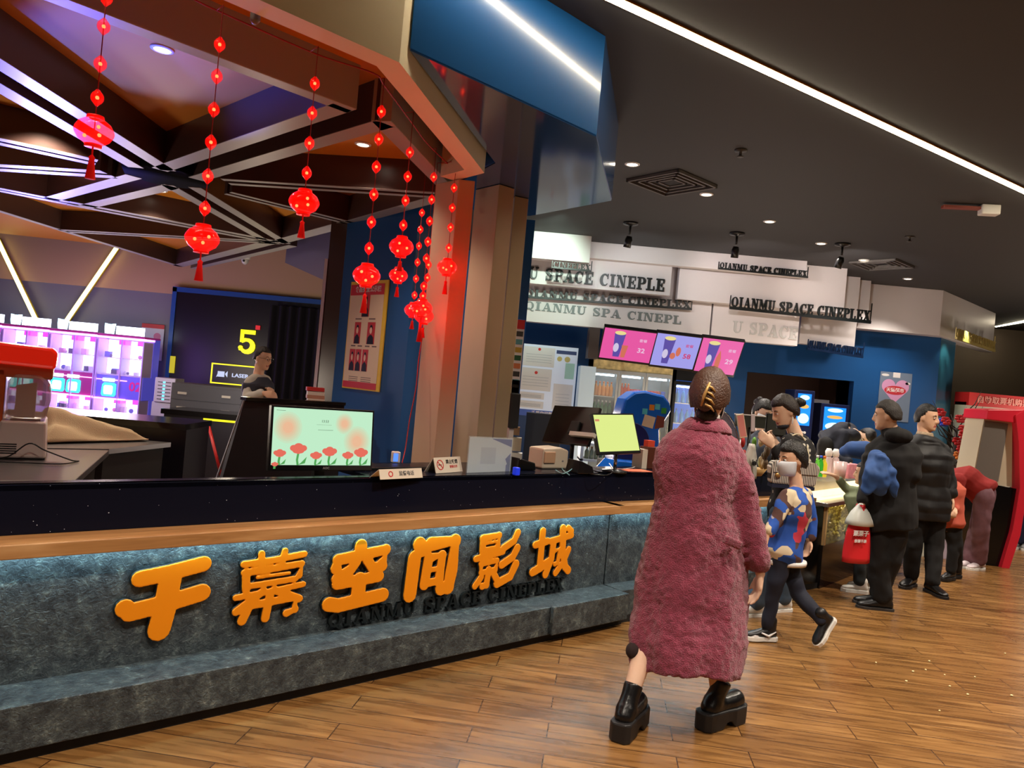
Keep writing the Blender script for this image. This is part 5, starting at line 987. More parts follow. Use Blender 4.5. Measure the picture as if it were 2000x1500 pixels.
# plastic bag on the counter
def bag(name, label, M, w_, h_, d_, m, extra=None, cat='bag', group=None):
    t = thing(name, label, cat, M @ V((0, 0, 0))); R = []
    rnd = random.Random(int(w_*1000))
    for j in range(11):
        v = j/10; ww = w_/2*(1.02-.12*v if v < .55 else .954-1.75*(v-.55)); q = []
        for i in range(24):
            a = 2*math.pi*i/24; f = 1+(.03+.07*v)*math.sin(a*6+v*4)+.06*noise.noise(V((math.cos(a)*2, v*4, math.sin(a)*2))); q.append((ww*f*math.cos(a), h_*v, d_/2*f*math.sin(a)*(1-.3*v)))
        R.append(q)
    part('bag_body', MB(M).rings(R), m, t); return t
M = upright(V((W(1462, 975, 5.72).x, 5.72, W(1462, 975, 5.72).z)), 30); plw = mat('bag_white', (205, 200, 190), .35, alpha=.85)
q = V((W(1462, 940, 5.78).x, 5.78, .984)); M = upright(q, 30); t = bag('plastic_bag', 'whitish plastic bag with black print standing on the counter by the pink coat', M, .14, .27, .08, plw)
part('black_print', MB(M).text('iai', .06, 0, .13, .04, .044, .03), kI, t)
# bottles along the display counter
cr = [((40, 70, 90), 'b', 'dark blue bottle, first of the bottles on the display counter', 1586), ((60, 180, 60), 'b', 'green bottle beside the dark blue bottle on the display counter', 1603), ((240, 220, 60), 'o', 'yellow bottle beside the green one on the display counter', 1610), ((120, 220, 80), 'w', 'lime bottle with white cap on the display counter', 1596)]
zt3 = .79
for c, cp, lab, px in cr:
    q = W(px, 905, 7.0); mb = bottle_mb(Matrix.Translation((q.x, 7.0, .94)), .03, .2); one('drink_bottle', mb, [mat('drink_%d_%d_%d' % c, c, .2), plasticcap[cp]], lab, 'bottle', 'bottles on the display counter')
drp = mat('dispenser_clear', (225, 205, 205), .15, alpha=.6)
for i, (px, lab) in enumerate(((1617, 'clear syrup pump bottle, left of the pair behind the coloured bottles'), (1631, 'clear syrup pump bottle, right of the pair behind the coloured bottles'))):
    q = W(px, 905, 7.3); mb = MB(Matrix.Translation((q.x, 7.3, .94))); mb.lathe([(.03, 0), (.035, .02), (.035, .16), (.018, .19)], n=12); mb.k = 1; mb.lathe([(.03, .185), (.034, .23), (.02, .26)], n=12); one('syrup_bottle', mb, [drp, white], lab, 'bottle', 'syrup bottles')
q = W(1640, 925, 7.0); mb = MB(Matrix.Translation((q.x, 7.0, .94))); mb.lathe([(.05, 0), (.06, .16), (.055, .16), (.045, .01)], n=16); mb.k = 1; mb.lathe([(.045, .01), (.052, .08), (.001, .08)], n=16); one('juice_jar', mb, [drp, mat('juice_red', (190, 60, 50), .2)], 'clear jar half full of red juice on the display counter', 'jar')
q = W(1668, 922, 7.1); mb = MB(upright(V((q.x, 7.1, .94)), 40)).box(-.1, .1, 0, .14, -.08, 0); one('pink_packs', mb, mat('pack_pink', (220, 130, 140), .5, var=.3, vscale=20), 'pink snack packs standing beside the red juice jar', 'snack pack', bv=.01)
# rack top of the display counter
part('riser', MB(CF3).box(.25, 1.4, -.56, -.3, .755, .94), mat('riser_steel', (150, 140, 130), .3, .6), c3_)
# drink dispensers glowing in the recess
def dispenser(px, py, wpx, hpx, Y, label):
    M, w_, h_ = fr(px, py, Y, wpx, hpx); zz = M.translation.z; t = thing('drink_dispenser', label, 'drink dispenser', M @ V((0, -zz, 0)), 'glowing drink dispensers in the recess')
    part('body', MB(M).box(-w_/2-.05, w_/2+.05, -h_/2-.5, h_/2+.05, -.4, -.01), mat('dispenser_dark', (24, 34, 70), .3), t, bv=.01); part('stand', MB(M).box(-w_/2-.05, w_/2+.05, -zz, -h_/2-.5, -.4, -.02), blackmat, t)
    part('display', MB(M).box(-w_/2, w_/2, -h_/2, h_/2, -.01, 0), emi('display_blue', (20, 130, 255), 1.6), t); part('splash_print', MB(M).disc(0, -h_*.28, w_*.42, h_*.16, 0, .003).disc(0, h_*.38, w_*.36, h_*.08, 0, .003), emi('display_white', (190, 240, 255), 1.8), t); part('orange_print', MB(M).disc(0, h_*.1, w_*.36, h_*.07, 0, .003), emi('display_orange', (230, 180, 90), 1.2), t)
    a = MB(M)
    for i in range(3): a.disc(-w_*.2+w_*.2*i, -h_/2-.1, .018, None, -.01, .01, 10)
    part('buttons', a, white, t)
dispenser(1630, 820, 42, 48, 10.9, 'blue glowing drink dispenser left of the blue wall edge'); dispenser(1570, 800, 26, 62, 10.7, 'blue glowing drink dispenser behind the woman in the cardigan')
M, w_, h_ = fr(1597, 825, 11.3, 38, 90); one('grey_cabinet', MB(M).box(-w_/2, w_/2, -M.translation.z, h_/2, -.3, 0), mat('cabinet_midgrey', (110, 106, 110), .4), 'tall grey cabinet between the two glowing dispensers', 'cabinet')
# heart poster on the blue wall
M, w_, h_ = fr(1747, 775, RY-.01, 62, 95); t = thing('heart_poster', 'grey blue poster with a pink heart and red lettering on the blue wall', 'poster', M @ V((0, -h_/2, 0)))
part('sheet', MB(M).box(-w_/2, w_/2, -h_/2, h_/2, -.004, 0), mat('poster_slate', (112, 128, 150), .5), t)
hp = [(.0, -.16)]+[(.085+.085*math.cos(math.radians(a)), .05+.085*math.sin(math.radians(a))) for a in range(-40, 170, 20)]+[(-.085+.085*math.cos(math.radians(a)), .05+.085*math.sin(math.radians(a))) for a in range(10, 225, 20)]
s_ = 1.25; part('heart_print', MB(M).prism([(a*s_, b*s_+.1) for a, b in hp], 0, .002), mat('heart_pink', (206, 150, 190), .5), t); part('ribbon_print', MB(M).disc(0, .1, .17, .07, .0021, .003), mat('heart_red', (190, 50, 60), .5), t); part('lettering_print', MB(M).text('天猫超市', .07, 0, .1, .003, .005, .02), white, t)
a = MB(M); a.box(-.05, .06, h_/2-.08, h_/2, 0, .003); a.disc(-.17, h_/2-.05, .06, .02, 0, .002); a.disc(.19, .22, .04, .02, 0, .002); part('cloud_print', a, white, t)
# small lit wall lamp on the blue column
p = W(1838, 672, 11.7); spot('column_uplight', p+V((.25, -.35, .35)), 30, (225, 235, 190), 60, .7, p+V((.15, .2, -1.0)))
# red photo kiosk
KY = 8.4
def kp(px, py): return ((px-1940)*KY/FPX, (1085-py)*KY/FPX)
M = frame(W(1940, 1085, KY), (math.cos(math.radians(-4)), math.sin(math.radians(-4)), 0), (0, 0, 1)); M.translation.z = 0
t = thing('red_kiosk', 'tall red self-service kiosk with steel side panel and black base', 'kiosk', M @ V((-.1, 0, -.2))); rk = mat('kiosk_red', (214, 40, 60), .35)
part('rib', MB(M).prism([kp(x, y) for x, y in ((1962, 778), (1974, 840), (1981, 930), (1975, 1020), (1960, 1087), (1945, 1087), (1960, 1010), (1966, 930), (1956, 840), (1946, 790))], -.05, .12), rk, t, bv=.006)
part('hood', MB(M).prism([kp(x, y) for x, y in ((1896, 784), (1962, 778), (1966, 806), (1895, 803))], -.4, .1), rk, t, bv=.01)
part('side_panel', MB(M).prism([kp(x, y) for x, y in ((1897, 803), (1950, 803), (1960, 930), (1885, 925))], -.35, .03), mat('kiosk_cream', (196, 184, 160), .4), t); part('steel_door', MB(M).prism([kp(x, y) for x, y in ((1898, 806), (1942, 808), (1933, 922), (1888, 918))], .031, .04), mat('kiosk_steel', (128, 122, 116), .35, .3), t)
part('black_base', MB(M).prism([kp(x, y) for x, y in ((1885, 925), (1969, 932), (1950, 1087), (1905, 1080))], -.4, .06), glossb, t)
# red banner sign and white booth behind
t = thing('photo_booth', 'white booth under a red banner behind the red kiosk', 'booth', V((W(1960, 900, 11.8).x, 11.8, 0))); M = frame(V((W(1945, 900, 11.8).x, 11.8, 0)), (1, 0, 0), (0, 0, 1)); zt = z_at(1945, 778, 11.8); zb_ = z_at(1945, 790, 11.8)
part('wall', MB(M).box(-.55, 1.6, 0, zb_, -.3, 0), mat('booth_white', (200, 192, 180), .5), t); part('banner', MB(M).box(-.55, 1.6, zb_-.05, zt+.06, -.32, .06), mat('banner_red', (190, 36, 40), .45), t); part('banner_text', MB(M).text('自助取票机购票处', .12, .05, (zb_+zt)/2, .06, .07, .02), mat('banner_pink', (226, 150, 140), .5), t)
part('dark_window', MB(M).box(.25, .5, zb_-.62, zb_-.15, 0, .02), mat('window_black', (14, 14, 20), .2), t); part('window_frame', MB(M).box(.2, .55, zb_-.66, zb_-.11, -.001, .012), white, t)
# flower tree
t = thing('flower_tree', 'dark bare branched tree with red and blue artificial flowers', 'artificial tree', V((W(1858, 900, 9.3).x, 9.3, 0))); tm = mat('branch_dark', (40, 30, 28), .7); rnd = random.Random(11)
bs = V((W(1862, 900, 9.3).x, 9.3, 0)); mb = MB(); mb.tube([bs, bs+V((.02, 0, .7)), bs+V((0, 0, 1.5))], [.05, .04, .02], 8)
for i in range(26):
    a = rnd.uniform(0, 6.28); z = rnd.uniform(.9, 1.6); p0 = bs+V((0, 0, z)); p1 = p0+V((math.cos(a)*.2, math.sin(a)*.15, rnd.uniform(.05, .25))); p2 = p1+V((math.cos(a+.5)*.12, math.sin(a+.5)*.1, rnd.uniform(.05, .25))); mb.tube([p0, p1, p2], [.01, .006, .002], 5)
part('branches', mb, tm, t)
for i, (px, py, c) in enumerate(((1838, 805, 0), (1842, 825, 2), (1848, 822, 0), (1875, 818, 0), (1882, 850, 0), (1870, 862, 0), (1890, 865, 0), (1878, 878, 0), (1872, 890, 1), (1882, 838, 0), (1893, 852, 0), (1886, 872, 1))):
    p = W(px, py, 9.1+rnd.uniform(-.1, .1)); mb = MB(Matrix.Translation(p)); 
    for k in range(6): a = k*1.047; mb.ball((math.cos(a)*.035, math.sin(a)*.02, math.sin(a)*.035), .035, .012, .02, nu=6, nv=4)
    mb.ball((0, -.02, 0), .014, nu=6, nv=4); part('flower', mb, mat('flower_%d' % c, ((176, 30, 36), (210, 120, 50), (50, 70, 190))[c], .6), t)
# display block + shopping bag in the queue
q = Wz(1850, 1090, 0); M = upright(V((q.x, q.y, 0)), 30); k = q.y/FPX; t = thing('paper_bag', 'white and lilac paper shopping bag standing on the floor behind the men', 'bag', q); part('body', MB(M).box(-.1, .12, 0, .33, -.1, .02), mat('bag_lilac', (200, 186, 204), .6), t); part('dark_print', MB(M).box(-.06, .06, .2, .3, .021, .023), mat('print_dark', (60, 50, 60), .6), t)
q = Wz(1800, 1085, 0); M = upright(V((q.x, q.y, 0)), 30); one('white_stand', MB(M).box(-.04, .08, 0, .55, -.1, .05), mat('stand_white', (214, 222, 212), .5), 'white floor stand seen between the legs of the man in the puffer jacket', 'stand')
# ================================================================ PEOPLE
def limb(mb, pts, rs, n=12):
    pts = [V(p) for p in pts]
    for p, r in zip(pts, rs): mb.ball(p, r*.995, nu=n, nv=8)
    for i in range(len(pts)-1):
        if (pts[i+1]-pts[i]).length > .002: mb.tube([pts[i], pts[i+1]], [rs[i], rs[i+1]], n)
def lerp(a, b, t): return a+(b-a)*t
def curve_limb(mb, pts, rs, n=12, k=4):
    P_ = smoothp([V(p) for p in pts], k); R_ = []
    for i in range(len(rs)-1):
        for j in range(k): R_.append(lerp(rs[i], rs[i+1], j/k))
    R_.append(rs[-1]); mb.tube(P_, R_, n); mb.ball(P_[0], R_[0]*.99, nu=n, nv=8); mb.ball(P_[-1], R_[-1]*.99, nu=n, nv=8)
def basis(f, up=None):
    f = V(f).normalized(); up = V(up or (0, 0, 1)); r = f.cross(up).normalized(); u = r.cross(f); return r, f, u
HT = [(-.118, .012, .066, .034), (-.110, .034, .082, .0), (-.09, .050, .087, -.03), (-.06, .062, .087, -.055), (-.03, .069, .088, -.075), (0, .073, .087, -.088), (.03, .076, .090, -.094), (.06, .073, .084, -.090), (.085, .060, .065, -.075), (.105, .035, .035, -.045), (.113, .01, .01, -.015)]
def head_mb(mb, c, B, s):
    r, f, u = B; R = []
    for h, rx, yf, yb in HT:
        q = []
        for k in range(20):
            a = 2*math.pi*k/20; yy = (yf+yb)/2+(yf-yb)/2*math.sin(a); q.append(c+r*(rx*math.cos(a)*s)+f*(yy*s)+u*(h*s))
        R.append(q)
    mb.rings(R)
    P_ = lambda x, y, z: c+r*(x*s)+f*(y*s)+u*(z*s)
    limb(mb, [P_(0, .086, .02), P_(0, .104, -.028), P_(0, .1, -.036)], [.008*s, .012*s, .011*s], 8)
    for sx in (-1, 1):
        mb.ball(P_(sx*.011, .094, -.036), .009*s, nu=8, nv=6); mb.ball(P_(sx*.078, -.008, -.008), .009*s, .019*s, .031*s, 8, 6, B); mb.ball(P_(sx*.032, .078, .022), .02*s, .01*s, .007*s, 8, 6, B)
    mb.ball(P_(0, .084, -.068), .022*s, .01*s, .009*s, 10, 6, B); mb.ball(P_(0, .078, -.1), .02*s, .012*s, .014*s, 8, 6, B)
def hand(mb, w_, d, pn, s=1, curl=.5, side=1, ts=1):
    d = V(d).normalized(); pn = V(pn); pn = (pn-d*pn.dot(d)).normalized(); x = d.cross(pn)*side
    R = []
    for t_, hw, ht in ((0, .024, .019), (.03, .034, .018), (.06, .041, .016), (.088, .041, .013)):
        q = []
        for k in range(12): a = 2*math.pi*k/12; q.append(w_+d*(t_*s)+x*(hw*math.cos(a)*s)+pn*(ht*math.sin(a)*s))
        R.append(q)
    mb.rings(R)
    for i, (ox, ln) in enumerate(((-.031, .82), (-.0105, .97), (.0105, .92), (.031, .74))):
        p = w_+d*(.084*s)+x*(ox*s); dd = d.copy(); pts = [p]; c_ = curl*(1+.12*i)
        for L in (.042, .027, .021):
            dd = (dd*math.cos(c_)+pn*math.sin(c_)).normalized(); p = p+dd*(L*ln*s); pts.append(p)
        limb(mb, pts, [.0095*s, .009*s, .0082*s, .007*s], 8)
    p = w_+d*(.025*s)-x*(.026*s)*ts; dt = (d*.75-x*.6*ts+pn*.25).normalized(); d2 = (d*.9-x*.15*ts+pn*.35).normalized()
    limb(mb, [p, p+dt*(.035*s), p+dt*(.035*s)+d2*(.03*s), p+dt*(.035*s)+d2*(.054*s)], [.014*s, .0115*s, .0098*s, .008*s], 8)
def torso_secs(J, add=0, low=0, wm=1):
    hp = (J['hl']+J['hr'])/2; ch = (J['sl']+J['sr'])/2; nk = J['nk']; sd0 = (J['hr']-J['hl']).normalized(); sd1 = (J['sr']-J['sl']).normalized(); L = (ch-hp).length
    out = []; S = J['S']
    for t_, rx, ry in ((-.12, .13, .09), (.0, .165, .115), (.25, .145, .10), (.5, .14, .10), (.75, .165, .115), (.93, .175, .1), (1.02, .13, .075), (1.1, .065, .06)):
        if t_ < low: continue
        c = lerp(hp, ch, t_) if t_ <= 1 else lerp(ch, nk, (t_-1)*5); out.append((c, sd0.lerp(sd1, max(0, min(1, t_))).normalized(), (rx+add)*S*wm, (ry+add)*S*wm))
    return out
def loft_secs(mb, secs, n=20, up=None, fold=0, fk=9):
    R = []
    for i, (c, sd, rx, ry) in enumerate(secs):
        a_ = secs[min(i+1, len(secs)-1)][0]-secs[max(i-1, 0)][0]; t_ = a_.normalized(); fw = t_.cross(sd).normalized(); q = []
        for k in range(n):
            a = 2*math.pi*k/n; f_ = 1+fold*(1-i/len(secs))*math.sin(a*fk+i*.5); q.append(c+sd*(rx*f_*math.cos(a))+fw*(ry*f_*math.sin(a)))
        R.append(q)
    mb.rings(R)
def shoe_mb(an, toe, s, up_h, wd=1, sole=.025, boot=False):
    # an: ankle position, toe: horizontal toe direction with pitch; returns upper and sole
    f = V(toe).normalized(); r = f.cross(V((0, 0, 1))).normalized(); u = r.cross(f)
    g = an-u*(.085*s+sole) if not boot else an-u*(.085*s+sole)
    P_ = lambda x, y, z: g+r*(x*s*wd)+f*(y*s)+u*z
    up = MB(); R = []
    for y, hw, h in ((-.085, .018, .05), (-.07, .034, .075), (-.02, .037, .085), (.04, .036, .07), (.09, .043, .052), (.135, .043, .04), (.165, .03, .03), (.178, .012, .018)):
        q = []
        for k in range(16):
            a = 2*math.pi*k/16; q.append(P_(hw*math.cos(a), y, sole+h*s*(.5+.5*math.sin(a)) if math.sin(a) > 0 else sole+h*s*.5*(1+math.sin(a)*1.0)))
        R.append(q)
    up.rings(R); limb(up, [P_(0, -.035, sole+.05*s), P_(0, -.035, sole+up_h)], [.042*s, .046*s])
    so = MB(); out = [(-.035, -.07), (-.02, -.094), (.02, -.094), (.035, -.07), (.036, .03), (.048, .09), (.045, .14), (.028, .175), (0, .187), (-.028, .175), (-.045, .14), (-.048, .09), (-.036, .03)]
    vs = [P_(x, y, 0) for x, y in out]+[P_(x, y, sole+.006) for x, y in out]; n = len(out); so.add(vs, [tuple(range(n-1, -1, -1)), tuple(range(n, 2*n))]+[(i, (i+1) % n, n+(i+1) % n, n+i) for i in range(n)])
    return up, so
def hair_mb(c, B, s, line=.5, back=-.62, vol=1.1, seed=1, side=-.2):
    r, f, u = B; mb = MB(); R = []; nu, nv = 40, 28
    for i in range(nv+1):
        t_ = math.pi*(.01+.98*i/nv); q = []
        for k in range(nu):
            a = 2*math.pi*k/nu; d = V((math.sin(t_)*math.cos(a), math.sin(t_)*math.sin(a), math.cos(t_)))
            lim = back+(side-back)*max(0, min(1, (d.y+.55)/.55)) if d.y < 0 else side+(line-side)*min(1, d.y*2.6)
            k_ = max(0, min(1, (d.z-lim)/.14+.5)); k_ = k_*k_*(3-2*k_); fac = .8+(vol-.8)*k_+k_*.045*noise.noise(d*3+V((seed, 0, 0)))+k_*.035*noise.noise(V((math.cos(a)*8, math.sin(a)*8, d.z*1.6+seed)))
            q.append(c+r*(d.x*.078*s*fac)+f*((d.y*.094-.003)*s*fac)+u*((d.z*.115)*s*fac+.002))
        R.append(q)
    return mb.rings(R)
def face_bits(t, body, c, B, s, mask=None, glasses=False, brow=True, m_m=None):
    r, f, u = B; P_ = lambda x, y, z: c+r*(x*s)+f*(y*s)+u*(z*s)
    for sx in (-1, 1):
        mb = MB(); mb.ball(P_(sx*.031, .0795, .003), .0135*s, .009*s, .0065*s, 10, 6, B); mb.k = 1; mb.ball(P_(sx*.031, .086, .003), .0058*s, .004*s, .0058*s, 8, 6, B); part('eye', mb, [eyeW, eyeB], t)
        if brow: part('eyebrow', MB().tube([P_(sx*.014, .0885, .024), P_(sx*.032, .0885, .03), P_(sx*.05, .076, .024)], [.0025*s, .0035*s, .002*s], 6), hairK, t)
    if mask:
        R = []
        for h, rx, yf, yb in ((-.112, .05, .088, .0), (-.1, .062, .1, .0), (-.07, .07, .106, .0), (-.04, .073, .118, .0), (-.018, .074, .112, .0), (-.006, .073, .098, .02)):
            q = []
            for k in range(13): a = math.pi*k/12; q.append(P_(rx*math.cos(a), .012+(yf-.012)*math.sin(a), h))
            for k in range(13): a = math.pi*(12-k)/12; q.append(P_((rx-.004)*math.cos(a), .012+(yf-.018)*math.sin(a), h))
            R.append(q)
        part('face_mask', MB().rings(R), m_m or mat('mask_white', (208, 214, 222), .6), t)
        part('mask_strap', MB().tube([P_(.072, .01, -.03), P_(.08, -.02, .0), P_(.078, -.02, .02)], .0015, 5).tube([P_(-.072, .01, -.03), P_(-.08, -.02, .0), P_(-.078, -.02, .02)], .0015, 5), white, t)
    if glasses:
        g = MB()
        for sx in (-1, 1): g.tube([P_(sx*.032+.021*math.cos(a*.5236), .1, .003+.015*math.sin(a*.5236)) for a in range(13)], .0016*s, 5); g.tube([P_(sx*.053, .1, .008), P_(sx*.078, .0, .006)], .0016*s, 5)
        g.tube([P_(-.011, .1, .006), P_(.011, .1, .006)], .0016*s, 5); part('glasses', g, black, t)
def person(label, J, sk, group=None, head_s=1, vox=.0085, hands=(1, 1), legs_m=None, top=None, sleeve=(.06, .05, .045), pants=(.1, .075, .06), shoes=None, hair=None, mask=None, glasses=False, hcurl=(.45, .45), pal=None, feet=True, topadd=.03, toplow=-.12, pantvox=.011, cuff=.93, collar=None, tilt=None, hem=None, hd=None, face=True, pleg=.96):
    """J: joints in world space: hd fwd nk sl sr el er wl wr hl hr kl kr al ar, S = build scale"""
    S = J['S']; base = (J['al']+J['ar'])/2; base = V((base.x, base.y, 0)); t = thing('person', label, 'person', base, group)
    B = basis(J['fwd'], J.get('hup')); mb = MB(); c = J['hd']; head_mb(mb, c, B, head_s)
    nk = J['nk']; limb(mb, [nk-V((0, 0, .02)), c+B[1]*(-.02*S)+B[2]*(-.07*head_s)], [.056*S, .05*S]); loft_secs(mb, torso_secs(J), 16)
    for a, b, d, h_, sd in (('sl', 'el', 'wl', 0, 1), ('sr', 'er', 'wr', 1, -1)):
        limb(mb, [J[a], lerp(J[a], J[b], .4), J[b], lerp(J[b], J[d], .35), J[d]], [.05*S, .045*S, .036*S, .036*S, .024*S]); limb(mb, [nk-V((0, 0, .03)), J[a]], [.05*S, .045*S])
        if hands[h_]:
            dr = J.get('d'+d) or (J[d]-J[b]).normalized(); pn = J.get('p'+d) or ((J['hl']+J['hr'])/2-J[d]); hand(mb, J[d], dr, pn, .95*S*(1.05), hcurl[h_], 1, J.get('t'+d, 1))
    for a, b, d in (('hl', 'kl', 'al'), ('hr', 'kr', 'ar')):
        limb(mb, [J[a], J[b], lerp(J[b], J[d], .35), J[d]], [.078*S, .052*S, .05*S, .034*S])
        f = J['t'+d]
        if feet and not shoes: limb(mb, [J[d]-V((0, 0, .045*S)), J[d]+f*(.1*S)-V((0, 0, .055*S))], [.03*S, .022*S])
    fu = fuse(mb, vox, 3)
    # lips take their own colour on the same surface
    lp = c+B[1]*(.088*head_s)+B[2]*(-.068*head_s)
    for i, p in enumerate(fu.f):
        q = fu.v[p[0]]-lp
        if abs(q.dot(B[2])) < .009*head_s and abs(q.dot(B[0])) < .024*head_s and abs(q.dot(B[1])) < .014*head_s: fu.m[i] = 1
    part('body', fu, [sk, lips], t)
    if face: face_bits(t, None, c, B, head_s, mask, glasses)
    if top:
        mb = MB(); secs = torso_secs(J, topadd, toplow); 
        if hem: hp = (J['hl']+J['hr'])/2; secs = [(hp+V((0, 0, -h_)), secs[0][1], rx*S, ry*S) for h_, rx, ry in hem]+secs[1:]
        loft_secs(mb, secs, 24, fold=.03, fk=7)
        for a, b, d in (('sl', 'el', 'wl'), ('sr', 'er', 'wr')):
            r0, r1, r2 = [x*S for x in sleeve]; e = lerp(J[b], J[d], cuff); limb(mb, [J[a], lerp(J[a], J[b], .5), J[b], lerp(J[b], e, .5), e-(e-J[b]).normalized()*r2*.5], [r0*1.05, r0, r1, (r1+r2)/2, r2]); limb(mb, [nk-V((0, 0, .05*S)), J[a]], [(.055+topadd*.6)*S, r0*1.0])
        fu = fuse(mb, .009 if S > .9 else .008, 4)
        for i, v in enumerate(fu.v):
            fu.v[i] = v+V((noise.noise(v*9), noise.noise(v*9+V((5, 0, 0))), noise.noise(v*8+V((0, 7, 0)))))*.016
            if 'puffer' in top[0]: fu.v[i] = fu.v[i]+(V((v.x, v.y, 0))-V((nk.x, nk.y, 0))).normalized()*(.009*abs(math.sin(v.z*26)))
        top_o = part(top[0], fu, top[1], t, top[2] if len(top) > 2 else None)
        if collar: cb = MB(); R_ = [[nk+B[0]*(math.cos(a*.3142)*rr*S)+B[1]*(math.sin(a*.3142)*rr*S)+V((0, 0, zz*S)) for a in range(20)] for rr, zz in ((.074, -.03), (.07, .0), (.062, .03), (.056, .03), (.06, -.03))]; part('collar', cb.rings(R_, cap=False), collar, top_o)
    if legs_m:
        mb = MB(); secs = torso_secs(J, .012, -.12)[:3]; loft_secs(mb, secs, 20)
        for a, b, d in (('hl', 'kl', 'al'), ('hr', 'kr', 'ar')):
            r0, r1, r2 = [x*S for x in pants]; e = lerp(J[b], J[d], pleg); limb(mb, [J[a], lerp(J[a], J[b], .5), J[b], lerp(J[b], e, .5), e], [r0, (r0+r1)/2, r1, (r1+r2)/2, r2])
        fu = fuse(mb, .01, 4)
        for i, v in enumerate(fu.v): fu.v[i] = v+V((noise.noise(v*11), noise.noise(v*11+V((5, 0, 0))), 0))*.012
        part('trousers', fu, legs_m, t)
    if shoes:
        nm, um, sm_, uh, sole = shoes
        for d in ('al', 'ar'):
            a_, b_ = shoe_mb(J[d], J['t'+d], S*1.02, uh, 1, sole, uh > .15); f = fuse(a_, .007, 2); sh = part(nm, f, um, t); part('sole', b_, sm_, sh, bv=.004)
    if hair: hm, kw, extra = hair; h = part('hair', hair_mb(c, B, head_s, **kw), hm, t); extra and extra(h, c, B, head_s, hm)
    return t, B
def joints(Y0, S, **k):
    J = {'S': S}
    for a, b in k.items():
        if isinstance(b, tuple) and len(b) in (2, 3) and a not in ('fwd', 'tal', 'tar', 'hup', 'pwl', 'pwr', 'dwl', 'dwr'): J[a] = W(b[0], b[1], Y0+(b[2] if len(b) == 3 else 0))
        else: J[a] = V(b).normalized() if isinstance(b, tuple) else b
    return J
def ground(J, z=(.11, .11)):   # set the ankle heights from the floor
    for a, zz in zip(('al', 'ar'), z): J[a].z = zz
    return J
# ---- woman in the long pink coat, seen from behind
J = joints(3.6, 1.0, hd=(1386, 775), fwd=(.42, .9, -.02), nk=(1382, 832, .02), sl=(1318, 866, .0), sr=(1424, 872, .0), el=(1302, 985, .1), er=(1460, 1000, -.03), wl=(1330, 1075, .25), wr=(1485, 1120, -.05), hl=(1330, 1065), hr=(1400, 1068), kl=(1268, 1235, -.05), kr=(1398, 1245, -.02), al=(1226, 1394, -.2), ar=(1399, 1384, -.03), tal=(.45, .85, 0), tar=(.8, .6, 0))
J['al'].z = .15; J['ar'].z = .15; J['dwr'] = V((.02, .1, -1)).normalized(); J['pwr'] = V((-1, .1, 0)); J['twr'] = -1
coatM = mat('pink_wool', (128, 46, 68), .95, sheen=.35, var=.22, vscale=26, bump=1.0, bscale=160)
def claw(h, c, B, s, hm):
    part('nape_hair', fuse(MB().ball(c+B[1]*(-.045)+B[2]*(-.085), .052, .045, .045, 12, 8, B), .007, 2), mat('nape_black', (24, 17, 15), .5, bump=.5, bscale=120), h)
    r, f, u = B; mb = MB(); P_ = lambda x, y, z: c+r*x+f*y+u*z
    mb.ball(P_(0, -.1, .0), .05, .035, .075, 14, 10, B); part('hair_twist', mb, hairB, h); cm = mat('claw_clip', (190, 150, 90), .3, .3)
    g = MB(); 
    for k in range(4): g.tube([P_(.006, -.137, .05-.03*k), P_(.03, -.13, .04-.03*k), P_(.045, -.11, .02-.03*k)], [.005, .006, .003], 6); 
    g.tube([P_(.02, -.135, .065), P_(.0, -.142, .0), P_(-.012, -.13, -.05)], [.005, .008, .005], 6); part('claw_clip', g, cm, h, 'shiny tan claw clip')
t, B = person('woman in a long fuzzy pink coat and black platform boots seen from behind', J, skin, vox=.0075, feet=False, hair=(hairB, dict(line=.6, back=-.5, vol=1.27, seed=2, side=-.25), claw), hands=(0, 1), hcurl=(.3, .35), mask=True)
mb = MB(); hp = (J['hl']+J['hr'])/2; sd = (J['sr']-J['sl']).normalized()
def cs_(px0, px1, py0, py1, ry, dy=0):   # coat section from its left and right outline
    a, b = W(px0, py0, 3.6+dy), W(px1, py1, 3.6+dy); return ((a+b)/2, (b-a), (b-a).length/2, ry)
secs = [cs_(1226, 1452, 1286, 1306, .215, -.04), cs_(1229, 1456, 1240, 1256, .21, -.03), cs_(1239, 1458, 1170, 1178, .195), cs_(1252, 1455, 1090, 1100, .17), cs_(1268, 1448, 1020, 1030, .148), cs_(1279, 1440, 970, 976, .135), cs_(1276, 1446, 915, 922, .14), cs_(1280, 1449, 880, 892, .135), cs_(1296, 1437, 855, 864, .115), cs_(1330, 1420, 833, 842, .085), cs_(1350, 1408, 819, 826, .062)]
R = []; n = 72
for i, (c, ax, rx, ry) in enumerate(secs):
    ax = ax.normalized(); fw = V((0, 0, 1)).cross(ax).normalized(); q = []
    for k in range(n):
        a = 2*math.pi*k/n; amp = .045*max(0, 1-i/5.5); f_ = 1+amp*math.sin(a*6+.4+i*.12)+amp*.5*math.sin(a*11+1); q.append(c+ax*(rx*f_*math.cos(a))+fw*(ry*f_*math.sin(a))+V((0, 0, (.012*math.sin(a*3) if i == 0 else 0))))
    R.append(q)
mb.rings(R)
wl2 = lerp(J['el'], J['wl'], .9); limb(mb, [J['sl']+V((.02, 0, -.01)), lerp(J['sl'], J['el'], .5), J['el'], wl2], [.07, .068, .062, .055])
e = lerp(J['er'], J['wr'], .82); limb(mb, [J['sr']+V((-.012, 0, -.015)), lerp(J['sr'], J['er'], .5)+V((.005, 0, 0)), J['er'], lerp(J['er'], e, .5), e], [.072, .072, .066, .062, .056])
fu = fuse(mb, .010, 3)
